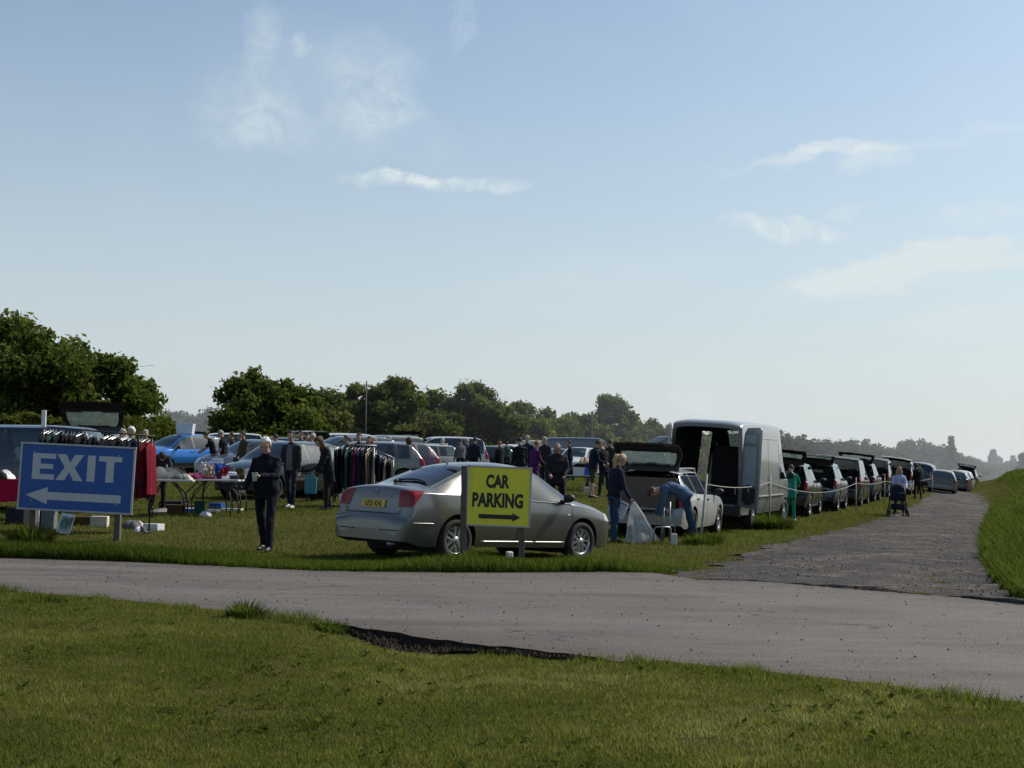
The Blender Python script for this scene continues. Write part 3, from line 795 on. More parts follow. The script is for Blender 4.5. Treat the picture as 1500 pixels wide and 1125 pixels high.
def gate_glass():
    t = NT('tailgate_glass'); tc = t.n('ShaderNodeTexCoord').outputs['Object']; nz = t.noise(tc, 5, 5)
    tr = t.n('ShaderNodeBsdfTransparent', None, Color=(.5, .58, .56, 1)).outputs[0]
    gl = t.n('ShaderNodeBsdfGlossy', None, Color=(.9, .95, 1, 1), Roughness=.06).outputs[0]
    tl = t.n('ShaderNodeBsdfTranslucent', None, Color=(.30, .40, .38, 1)).outputs[0]
    m1 = t.n('ShaderNodeMixShader', None, Fac=.22, _1=tr, _2=gl).outputs[0]
    return t.out(t.n('ShaderNodeMixShader', None, Fac=t.math('ADD', .06, t.math('MULTIPLY', nz, .16)), _1=m1, _2=tl).outputs[0])
M_GATEGL = gate_glass()
M_PRIV = mat_glass('dark_car_glass', (.10, .11, .12), .05)
M_PLATE_Y = mat_plain('yellow_plate', (.62, .42, .035), .45, var=.12)
M_PLATE_W = mat_plain('white_plate', (.62, .62, .60), .45, var=.12)
M_BLACK = mat_plain('black_print', (.012, .012, .012), .6, var=.2)
PAINTS = dict(
 silver=mat_paint('silver_paint', (.150, .147, .136), .62, .28), white=mat_paint('white_paint', (.40, .41, .40), .0, .3),
 black=mat_paint('black_paint', (.010, .011, .013), .2, .25), grey=mat_paint('grey_paint', (.085, .09, .097), .5, .3),
 blue=mat_paint('blue_paint', (.015, .16, .50), .4, .28), navy=mat_paint('navy_paint', (.012, .018, .04), .2, .25),
 green=mat_paint('dark_green_paint', (.010, .022, .020), .1, .25), red=mat_paint('red_paint', (.33, .018, .02), .2, .3),
 vansilver=mat_paint('van_silver_paint', (.28, .29, .29), .4, .32), bluegrey=mat_paint('blue_grey_paint', (.09, .115, .145), .4, .3),
 cream=mat_paint('off_white_paint', (.60, .61, .57), .15, .3), teal=mat_paint('teal_paint', (.05, .14, .15), .5, .3), purple=mat_paint('purple_paint', (.035, .010, .030), .4, .3))

_WHEEL = {}
def wheel_meshes(R, kind):
    if (R, kind) in _WHEEL: return _WHEEL[(R, kind)]
    w = .105; r = R * .66
    a = MB().lathe([(r, -w), (R * .90, -w * 1.05), (R * .975, -w * .85), (R, -w * .55), (R, w * .55), (R * .975, w * .85), (R * .90, w * 1.05), (r, w), (r * .96, w * .6), (r * .96, -w * .6), (r, -w)], 0, 40, axis='Y')
    tyre = a.mesh('tyre', [M_TYRE], recalc=False)
    b = MB(); f = w * .82
    b.lathe([(r * 1.0, f), (r * .93, f + .008), (r * .88, f - .01), (r * .86, -w * .5)], 0, 40, axis='Y')
    b.lathe([(r * .86, f - .06), (.001, f - .065)], 1, 40, axis='Y')
    n = 5 if kind == 'alloy' else 9
    for k in range(n):
        q = 2 * PI * k / n
        M = Matrix.Rotation(q, 4, 'Y')
        if kind == 'alloy':
            for sg in (-1, 1):
                vs = [(sg * .010, f - .055, .03), (sg * .052, f - .055, .03), (sg * .075, f - .05, r * .89), (sg * .020, f - .05, r * .89),
                      (sg * .012, f - .004, .03), (sg * .046, f - .004, .03), (sg * .062, f - .012, r * .90), (sg * .026, f - .012, r * .90)]
                b.add(vs, [(4, 5, 6, 7), (0, 1, 5, 4), (1, 2, 6, 5), (2, 3, 7, 6), (3, 0, 4, 7)], 0, False, M)
        else:
            b.box((0, f - .02, r * .5), (.05, .03, r * .8), 0, M)
    b.lathe([(.001, f + .012), (.03, f + .01), (.055, f - .002), (.06, f - .05)], 0, 20, axis='Y')
    rim = b.mesh('rim', [M_RIM if kind == 'alloy' else M_HUBCAP, M_DARK])
    _WHEEL[(R, kind)] = (tyre, rim)
    return tyre, rim

def sub_mesh(name, V, N, quads, mats, off=0.0, flip=False, fm=None):
    used = np.unique(quads); mp = np.full(len(V), -1); mp[used] = np.arange(len(used))
    q = mp[quads]
    if flip: q = q[:, ::-1]
    me = mesh_np(name, V[used] + N[used] * off, q, mats, fmat=fm, smooth=True)
    nn = N[used] * (-1 if flip else 1)
    try: me.normals_split_custom_set_from_vertices([tuple(v) for v in nn])
    except Exception: pass
    return me

_CAR = {}
def car_meshes(kind):
    """lofted body split into body, panes, lamps and tailgate"""
    set_res(kind)
    if kind in _CAR: return _CAR[kind]
    d = SHAPES[kind]; S = Shape(d); q = d['q']
    x0, x1 = d['top'][0][0], d['top'][-1][0]
    xx = np.linspace(x0, x1, 4000); zz = S.top(xx); pl = S.plan(xx)
    arc = np.concatenate([[0], np.cumsum(np.abs(np.diff(xx)) + .8 * np.abs(np.diff(zz)) + .6 * np.abs(np.diff(pl)))])
    xs = np.interp(np.linspace(0, arc[-1], int(arc[-1] / q)), arc, xx)
    extra = []
    for ax in d['axles']:
        Ra = d['R'] + .06
        extra += [ax + Ra * math.cos(a) for a in np.linspace(0, PI, 33)]
        extra += [ax - Ra - .0015, ax + Ra + .0015]
    for a, b in d['side']: extra += [a, b]
    for k in ('screen', 'back'):
        if d.get(k): extra += list(d[k])
    if d.get('gate'): extra.append(d['gate'])
    for g in d['door']: extra.append(g[0])
    xs = np.unique(np.round(np.concatenate([xs, extra]), 4)); xs = xs[(xs >= x0) & (xs <= x1)]
    keep = [0]
    for i in range(1, len(xs)):
        if xs[i] - xs[keep[-1]] > .0012: keep.append(i)
    xs = xs[keep]
    Y, Z = S.section(xs)                      # stations x points (half)
    n, m = Y.shape
    # full ring: right side (y<0) reversed + left
    RY = np.concatenate([-Y, Y[:, -2::-1]], 1); RZ = np.concatenate([Z, Z[:, -2::-1]], 1)
    mm = RY.shape[1]
    V = np.stack([np.repeat(xs[:, None], mm, 1), RY, RZ], 2).reshape(-1, 3)
    idx = np.arange(n * mm).reshape(n, mm)
    Q = np.stack([idx[:-1, :-1], idx[1:, :-1], idx[1:, 1:], idx[:-1, 1:]], 2).reshape(-1, 4)
    j = np.broadcast_to(np.arange(mm - 1)[None, :], (n - 1, mm - 1)).reshape(-1)
    jj = np.where(j < m - 1, j, 2 * (m - 1) - 1 - j)             # half index of face row
    # vertex normals
    A = V.reshape(n, mm, 3)
    du = np.gradient(A, axis=0); dv = np.gradient(A, axis=1)
    N = np.cross(du, dv); 
    N /= np.maximum(np.linalg.norm(N, axis=2, keepdims=True), 1e-9)
    if N[n // 2, mm // 2, 2] < 0: N = -N; Q = Q[:, ::-1]
    N = N.reshape(-1, 3)
    fn = np.cross(V[Q[:, 1]] - V[Q[:, 0]], V[Q[:, 3]] - V[Q[:, 0]])
    mid = (n // 2) * (mm - 1) + mm // 2
    C = V[Q].mean(1); ay = np.abs(C[:, 1]); cx, cz = C[:, 0], C[:, 2]
    zb = S.belt(cx); bandh = S.top(cx) - S.belt(cx)
    part = np.full(len(Q), 'body', dtype=object)
    glassband = (jj >= NS - 1) & (jj < NS - 1 + NG) & (bandh > .12)
    for a, b in d['side']:
        sel = glassband & (cx > a) & (cx < b) & (jj < NS - 1 + NG - (0 if kind == 'van' else 0))
        if kind == 'van': sel &= cz < 2.02
        part[sel] = 'side_window'
    pil = glassband & (part == 'body') & (cx > d['side'][0][0]) & (cx < d['side'][-1][1])
    if kind != 'van': part[pil] = 'pillar'
    roofband = jj >= NS - 1 + NG
    t = (jj - (NS - 1 + NG)) / NR
    a, b = d['screen']; part[roofband & (cx > a) & (cx < b) & (t > .09)] = 'windscreen'
    if d.get('back') and kind == 'liftback':
        a, b = d['back']; part[roofband & (cx > a) & (cx < b) & (t > .09)] = 'rear_window'
    if d.get('gate'):
        g = (cx < d['gate']) & (cz > d['glip']) & (jj >= NS - 1 + NG)
        part[g] = 'tailgate'
        a, b = d['back']; zs = (S.belt(np.array([-1.0]))[0] + .03, S.top(np.array([d['gate']]))[0] - .085)
        part[g & (cz > zs[0]) & (cz < zs[1]) & (t > .09)] = 'rear_window'
    tl = d['tail'](cx, ay, cz) & (part != 'rear_window'); part[tl & (part != 'tailgate')] = 'tail_lamp'
    part[d['head'](cx, ay, cz) & (part == 'body')] = 'headlight'
    if kind in ('suv',): part[(part == 'body') & (cz < .50)] = 'cladding'
    if kind == 'van': part[(part == 'body') & (C[:, 1] > 0) & (cx > -.25) & (cx < .85) & (cz > .72) & (cz < 2.38)] = 'sliding_door'
    if kind == 'van': part[(part == 'body') & (cz < .56) & (cx > 2.3)] = 'cladding'
    out = dict(V=V, N=N, Q=Q, part=part, S=S, ring=(n, mm), xs=xs, C=C)
    _CAR[kind] = out
    return out

def cap_mesh(name, cm, end, mats, zmax=None):
    n, mm = cm['ring']; V = cm['V'].reshape(n, mm, 3)[0 if end == 0 else -1]
    if zmax is not None: V = V[(V[:, 2] < zmax)]
    c = V.mean(0); P = np.vstack([V, c]); k = len(V)
    Fi = np.array([(i, (i + 1) % k, k) for i in range(k)])
    return mesh_np(name, P, Fi, mats)

_PM = {}
def pm(key, fn):
    if key not in _PM: _PM[key] = fn()
    return _PM[key]

def relink(o, mat):
    """paint on the object, so that copies of one mesh can differ in colour"""
    for s in o.material_slots:
        s.link = 'OBJECT'; s.material = mat
        break

def make_car(kind, paint, label, cat, loc, rotz, opened=False, name=None, group=None, rim='hub', priv=False, detail=1, rails=False, plate=None, gate_angle=72, cat_name=None):
    d = SHAPES[kind]; cm = car_meshes(kind); S = cm['S']; V, N, Q, part, C = cm['V'], cm['N'], cm['Q'], cm['part'], cm['C']
    P = PAINTS[paint]
    root = thing(name or {'van': 'panel_van', 'suv': 'suv', 'mpv': 'people_carrier', 'estate': 'estate_car', 'hatch': 'hatchback_car', 'liftback': 'liftback_car'}[kind], label, cat, (0, 0, 0), 0, group)
    def part_obj(nm, key, fn, parent=root, paintit=False):
        o = obj(nm, pm((kind, key), fn).copy() if False else pm((kind, key), fn), parent)
        if paintit: relink(o, P)
        return o
    has_gate = d.get('gate') is not None
    bodyset = ['body']
    body = part_obj('body', 'body', lambda: sub_mesh('body', V, N, Q[(part == 'body') | (part == 'cladding')], [P, M_TRIM], fm=(part[(part == 'body') | (part == 'cladding')] == 'cladding').astype(int)), paintit=True)
    for sgn in (1, -1):
        for k in range(len(d['side']) - 1):
            ps = (part == 'pillar') & (C[:, 1] * sgn > 0) & (C[:, 0] > d['side'][k][1] - .01) & (C[:, 0] < d['side'][k + 1][0] + .01)
            if ps.any(): part_obj('pillar_trim', ('pillar', sgn, k), lambda: sub_mesh('pillar_trim', V, N, Q[ps], [M_TRIM]))
    # inner skin: dark trim just inside the panels
    inn = (part == 'body') | (part == 'pillar') | (part == 'cladding') | (part == 'tail_lamp')
    inn &= C[:, 2] > d['sill'] + .25
    part_obj('inner_lining', 'inner', lambda: sub_mesh('inner_lining', V, N, Q[inn], [M_DARK], off=-.035, flip=True))
    gm = M_PRIV if priv else M_GLASS
    for sgn, sd in ((1, 'l'), (-1, 'r')):
        for k, (a, b) in enumerate(d['side']):
            sel = (part == 'side_window') & (C[:, 0] > a) & (C[:, 0] < b) & (C[:, 1] * sgn > 0)
            o = part_obj('side_window', ('sw', sd, k), lambda: sub_mesh('side_window', V, N, Q[sel], [gm]))
            relink(o, gm if k < len(d["side"]) - 1 else (M_GLASS if kind != "van" else gm))
    part_obj('windscreen', 'ws', lambda: sub_mesh('windscreen', V, N, Q[part == 'windscreen'], [M_GLASS]))
    for sgn, sd in ((1, 'l'), (-1, 'r')):
        part_obj('tail_lamp', ('tl', sd), lambda: sub_mesh('tail_lamp', V, N, Q[(part == 'tail_lamp') & (C[:, 1] * sgn > 0)], [M_TAIL], off=.004))
        part_obj('headlight', ('hl', sd), lambda: sub_mesh('headlight', V, N, Q[(part == 'headlight') & (C[:, 1] * sgn > 0)], [M_HEAD], off=.004))
    x0, x1 = d['top'][0][0], d['top'][-1][0]
    if not d.get('open_end'): part_obj('rear_bumper', 'cap0', lambda: cap_mesh('rear_bumper', cm, 0, [P]), paintit=True)
    part_obj('front_grille', 'cap1', lambda: cap_mesh('front_grille', cm, 1, [M_TRIM]))
    # underbody and floor
    def under():
        b = MB(); w = float(S.plan(np.array([0.]))[0]); R = d['R']; a0, a1 = d['axles']
        b.box(((x0 + x1) / 2, 0, d['sill'] + .10), (x1 - x0 - .25, 2 * w - .56, .16))
        b.box(((a0 + a1) / 2, 0, d['sill'] + .09), (a1 - a0 - 2 * R - .16, 2 * w - .12, .14))
        b.box(((x0 + a0 - R) / 2 + .0, 0, d['sill'] + .16), (a0 - R - .12 - x0 - .06, 2 * w - .34, .16))
        b.box(((x1 + a1 + R) / 2, 0, d['sill'] + .16), (x1 - a1 - R - .22, 2 * w - .5, .16))
        for ax in d['axles']:
            b.box((ax, 0, R + .10), (2 * R + .1, 2 * w - .5, 2 * R - .05))
            b.tube([(ax, -w + .2, R), (ax, w - .2, R)], .035)
        b.tube([(x0 + .5, .3, d['sill'] + .02), (x0 + .02, .34, d['sill'] + .06)], .025)
        return b.mesh('underbody', [M_DARK])
    part_obj('underbody', 'under', under)
    # boot or cargo space floor
    if has_gate or kind == 'liftback':
        zf = S.belt(np.array([0.]))[0]
        def seats(kx, wd, yy):
            def f():
                b = MB(); zs = d['sill'] + .18
                b.box((kx, yy, zs + .12), (.5, wd, .22)); M = Matrix.Translation((kx - .26, yy, zs + .2)) @ Matrix.Rotation(rad(-14), 4, 'Y')
                b.box((0, 0, .3), (.15, wd, .62), 0, M)
                for hy in ((0,) if wd < .7 else (-.38, .38)): b.box((-.0, hy, .70), (.10, .26, .17), 0, M)
                return b.mesh('seat', [M_SEAT], bevel=.04)
            return f
        for yy in (-.36, .36): part_obj('front_seat', ('fs', yy), seats(.28, .5, yy))
        part_obj('rear_bench', 'rb', seats(-.62, 1.25, 0))
        part_obj('dashboard', 'db', lambda: MB().box((.98, 0, zf - .05), (.35, 1.3, .22)).mesh('dashboard', [M_TRIM], bevel=.05))
    if kind == 'van':
        sl = part_obj('sliding_door', 'slide', lambda: sub_mesh('sliding_door', V + np.array([-1.12 if opened else 0, .07 if opened else 0, 0]), N, Q[part == 'sliding_door'], [P]), paintit=True) if opened else part_obj('sliding_door', 'slideshut', lambda: sub_mesh('sliding_door', V, N, Q[part == 'sliding_door'], [P]), paintit=True)
        def cargo():
            b = MB(); b.box((-.9, 0, .60), (4.0, 1.76, .06)); b.box((.98, .45, 1.3), (.05, .85, 1.5)); b.box((.98, -.45, 1.3), (.05, .85, 1.5)); return b.mesh('cargo_floor', [M_DARK])
        part_obj('cargo_floor', 'cargo', cargo)
        for yy in (-.5, .5): part_obj('front_seat', ('fs', yy), lambda: MB().box((1.35, yy, 1.05), (.5, .5, .22)).box((1.15, yy, 1.4), (.16, .5, .7)).box((1.13, yy, 1.83), (.12, .28, .2)).mesh('front_seat', [M_SEAT], bevel=.05))
    # tailgate
    if has_gate:
        hx = d['gate']; hz = float(S.top(np.array([hx]))[0]) - .02
        piv = bpy.data.objects.new('tailgate', pm((kind, 'tg'), lambda: sub_mesh('tailgate', V - np.array([hx, 0, hz]), N, Q[part == 'tailgate'], [P])))
        COL.objects.link(piv); piv.parent = root; piv.location = (hx, 0, hz); relink(piv, P)
        g1 = obj('rear_window', pm((kind, 'rw', opened), lambda: sub_mesh('rear_window', V - np.array([hx, 0, hz]), N, Q[part == 'rear_window'], [M_PRIV if kind in ('suv', 'mpv') and not opened else M_GATEGL])), piv)
        obj('inner_panel', pm((kind, 'tgi'), lambda: sub_mesh('inner_panel', V - np.array([hx, 0, hz]), N, Q[part == 'tailgate'], [M_TRIM], off=-.05, flip=True)), piv)
        if opened:
            piv.rotation_euler = (0, rad(gate_angle), 0)
            for sy in (-1, 1):
                part_obj('gas_strut', ('gs', sy, gate_angle), lambda: MB().tube([(hx - .12, sy * .60, hz - .32), (hx - .50 + .02 * gate_angle - 1.44, sy * .58, hz - .06)] if False else [(hx - .14, sy * .60, hz - .36), (hx - .46, sy * .58, hz - .05)], .011, 0, 6).mesh('gas_strut', [M_TRIM]))
            def boot():
                b = MB(); zl = d['glip'] - .04; w = float(S.wr(np.array([hx]))[0])
                b.box(((hx + x0) / 2 - .05, 0, zl), (abs(x0 - hx) * 1.0 + .75, 2 * w - .02, .05))
                b.box((hx + .62, 0, zl + .25), (.06, 2 * w, .52))
                return b.mesh('boot_floor', [M_DARK])
            part_obj('boot_floor', 'boot', boot)
    elif kind == 'liftback':
        part_obj('rear_window', 'rw', lambda: sub_mesh('rear_window', V, N, Q[part == 'rear_window'], [M_GLASS]))
    # wheels
    w = float(S.plan(np.array([0.]))[0]); ty, rm = wheel_meshes(d['R'], rim)
    for ax in d['axles']:
        for sy in (-1, 1):
            wh = obj('wheel', ty, root); wh.location = (ax, sy * (w - .125), d['R'])
            wh.rotation_euler = (0, 0.35 * ax + sy, 0 if sy > 0 else PI)
            obj('rim', rm, wh)
    # mirrors, handles, seams
    def sy_at(x, z):
        yy, zz2 = S.section(np.array([x])); return float(np.interp(z, zz2[0][:NS + NG], yy[0][:NS + NG]))
    mx = d['side'][-1][1] - .18; mz = float(S.belt(np.array([mx]))[0]) + .06
    for sy in (-1, 1):
        def mir():
            b = MB(); y = sy_at(mx, mz - .05)
            sc = 1.55 if kind == 'van' else 1.0
            b.ball((mx, sy * (y + .115), mz + .035 * sc), (.07, .105, .068 * sc), 0, 14)
            b.box((mx, sy * (y + .02), mz - .02), (.07, .12, .04))
            return b.mesh('mirror', [M_TRIM])
        part_obj('mirror', ('mir', sy), mir)
        for ki, (xx_, za, zb_) in enumerate(d['door']):
            def seam():
                pts = []
                for z in np.linspace(za, min(zb_, float(S.belt(np.array([xx_]))[0])) if kind != 'van' else zb_, 14): pts.append((xx_, sy * (sy_at(xx_, z) + .0005), z))
                return MB().tube(pts, .0042, 0, 4).mesh('door_seam', [M_DARK], recalc=False)
            part_obj('door_seam', ('seam', sy, ki), seam)
            if ki:
                def hand():
                    hx_ = xx_ + .13; hz_ = float(S.belt(np.array([hx_]))[0]) - .10
                    return MB().box((hx_, sy * (sy_at(hx_, hz_) + .012), hz_), (.17, .03, .028)).mesh('door_handle', [M_TRIM], bevel=.008)
                part_obj('door_handle', ('hand', sy, ki), hand)
    if rails:
        for sy in (-1, 1):
            def rail():
                xa, xb = d['side'][0][0] + .15, .2
                yr = float(S.wr(np.array([-.5]))[0]) - .06
                pts = [(xa, sy * yr, float(S.top(np.array([xa]))[0]) - .06)] + [(x, sy * yr, float(S.top(np.array([x]))[0]) + .025) for x in np.linspace(xa + .12, xb - .12, 6)] + [(xb, sy * yr, float(S.top(np.array([xb]))[0]) - .06)]
                return MB().tube(pts, .016, 0, 8).mesh('roof_rail', [M_CHROME])
            part_obj('roof_rail', ('rail', sy), rail)
    # stand on the terrain
    R0 = Matrix.Rotation(rotz, 3, 'Z')
    pts = [R0 @ Vector((ax, sy * (w - .12), 0)) for ax in d['axles'] for sy in (-1, 1)]
    zs = [Gf(loc[0] + p.x, loc[1] + p.y) for p in pts]
    fr = (zs[2] + zs[3]) / 2; re = (zs[0] + zs[1]) / 2; le = (zs[1] + zs[3]) / 2; ri = (zs[0] + zs[2]) / 2
    pit = math.atan2(fr - re, d['axles'][1] - d['axles'][0]); rol = math.atan2(le - ri, 2 * w - .24)
    root.matrix_world = Matrix.Translation((loc[0], loc[1], sum(zs) / 4 - .012)) @ Matrix.Rotation(rotz, 4, 'Z') @ Matrix.Rotation(-pit, 4, 'Y') @ Matrix.Rotation(rol, 4, 'X')
    root['kind'] = 'thing'
    return root

def car_at(px, y, local, rotz):
    """centre of a car whose local point (x,y) stands at ground point of column px, distance y"""
    a = at(px, y); q = Matrix.Rotation(rotz, 3, 'Z') @ Vector((local[0], local[1], 0))
    return (a.x - q.x, a.y - q.y)

def plate_on(root, kind, txt, front, mat, size=(.52, .11), zc=None, yc=0.0):
    d = SHAPES[kind]; cm = car_meshes(kind)
    bv = BVHTree.FromPolygons([tuple(v) for v in cm['V']], [tuple(int(i) for i in q) for q in cm['Q']])
    z = zc if zc else d['plate'][1]
    pts = []
    for (yy, z2) in ((yc - .2, z - .05), (yc + .2, z - .05), (yc, z + .05)):
        h = bv.ray_cast(Vector((4 if front else -4, yy, z2)), Vector((-1 if front else 1, 0, 0)))
        pts.append(h[0] if h[0] is not None else Vector((d['top'][-1 if front else 0][0], yy, z2)))
    xm = (max if front else min)(p.x for p in pts)
    slope = math.atan2(pts[2].x - (pts[0].x + pts[1].x) / 2, .1)
    b = MB().box((0, .004, 0), (size[0], .008, size[1]))
    o = b.build('number_plate', mat, root, bevel=.002)
    o.location = (xm + (.004 if front else -.006), yc, z)
    o.rotation_euler = Euler((-slope * (1 if not front else -1) * (1 if not front else 1), 0, rad(90 if front else -90)), 'XYZ')
    me, bb = text_mesh(txt, size[1] * 1.02, .0022, .80)
    me.materials.append(M_BLACK)
    t = obj('plate_lettering', me, o); t.location = (0, -.003, -size[1] * .36)
    return o
# ------------------------------------------------------------------ people
def capsule(a, b, ra, rb, n=12, m=5):
    a, b = np.array(a, float), np.array(b, float)
    t = b - a; L = np.linalg.norm(t); t = t / max(L, 1e-6)
    u = np.cross(t, [0, 0, 1.0]) if abs(t[2]) < .9 else np.cross(t, [1.0, 0, 0]); u /= np.linalg.norm(u); w = np.cross(t, u)
    rows = [(a - t * ra * math.cos(q), ra * math.sin(q)) for q in np.linspace(.12, PI / 2, m)]
    rows += [(b + t * rb * math.sin(q), rb * math.cos(q)) for q in np.linspace(0, PI / 2 - .12, m)]
    V = []
    for c, r in rows:
        for k in range(n):
            q = 2 * PI * k / n
            V.append(c + (u * math.cos(q) + w * math.sin(q)) * r)
    Fs = [tuple(range(n))[::-1]]
    for i in range(len(rows) - 1):
        for k in range(n):
            Fs.append((i * n + k, i * n + (k + 1) % n, (i + 1) * n + (k + 1) % n, (i + 1) * n + k))
    Fs.append(tuple((len(rows) - 1) * n + k for k in range(n)))
    return V, Fs

def loft(rings, n=18):
    V, Fs = [], []
    for (c, Rm, hx, hy) in rings:
        for k in range(n):
            q = 2 * PI * k / n
            cx, cy = math.cos(q), math.sin(q)
            e = 2 / 2.5
            V.append(np.array(c) + np.array(Rm @ Vector((hx * math.copysign(abs(cx) ** e, cx), hy * math.copysign(abs(cy) ** e, cy), 0))))
    for i in range(len(rings) - 1):
        for k in range(n):
            Fs.append((i * n + k, i * n + (k + 1) % n, (i + 1) * n + (k + 1) % n, (i + 1) * n + k))
    Fs.append(tuple(range(n))[::-1]); Fs.append(tuple((len(rings) - 1) * n + k for k in range(n)))
    return V, Fs

M_SKIN = mat_plain('skin', (.42, .24, .17), .55, var=.12, scale=20)
M_SKIN2 = mat_plain('weathered_skin', (.36, .19, .135), .55, var=.15, scale=20)
M_SHOE = mat_plain('dark_shoe', (.02, .018, .016), .5, var=.3)
M_SHOEW = mat_plain('pale_trainer', (.45, .45, .44), .6, var=.2)
def hair_mat(nm, c): return mat_plain(nm + '_hair', c, .75, var=.55, scale=60, bump=.6)
HAIR = dict(white=hair_mat('white', (.62, .61, .58)), grey=hair_mat('grey', (.30, .29, .28)), dark=hair_mat('dark', (.022, .017, .013)),
            brown=hair_mat('brown', (.07, .04, .022)), blonde=hair_mat('blonde', (.36, .25, .13)), ginger=hair_mat('ginger', (.20, .07, .025)))
CL = dict(black=mat_cloth('black_cloth', (.010, .010, .012)), navy=mat_cloth('navy_cloth', (.012, .016, .032)), ink=mat_cloth('ink_cloth', (.006, .007, .013)), charcoal=mat_cloth('charcoal_cloth', (.022, .023, .026)),
          denim=mat_cloth('denim', (.028, .050, .092)), paledenim=mat_cloth('washed_denim', (.065, .105, .17)), green=mat_cloth('green_cloth', (.015, .20, .14)), purple=mat_cloth('purple_cloth', (.07, .015, .085)),
          brown=mat_cloth('brown_cloth', (.075, .045, .022)), grey=mat_cloth('grey_cloth', (.11, .115, .12)), white=mat_cloth('white_cloth', (.62, .62, .63)), olive=mat_cloth('olive_cloth', (.05, .05, .032)),
          paleblue=mat_cloth('pale_blue_cloth', (.38, .42, .60)), red=mat_cloth('red_cloth', (.12, .006, .008)), pink=mat_cloth('pink_cloth', (.48, .10, .16)), crimson=mat_cloth('crimson_cloth', (.15, .004, .016)),
          teal=mat_cloth('teal_cloth', (.06, .20, .23)), cherry=mat_cloth('cherry_cloth', (.38, .006, .045)), tan=mat_cloth('tan_cloth', (.34, .26, .17)), cream=mat_cloth('cream_cloth', (.55, .52, .45)), blue=mat_cloth('blue_cloth', (.02, .07, .30)), bottle=mat_cloth('bottle_green_cloth', (.02, .07, .055)), magenta=mat_cloth('magenta_cloth', (.16, .012, .07)))

def rx(a): return Matrix.Rotation(-rad(a), 3, 'X')     # forward tilt (towards +Y)
def rz_(a): return Matrix.Rotation(rad(a), 3, 'Z')

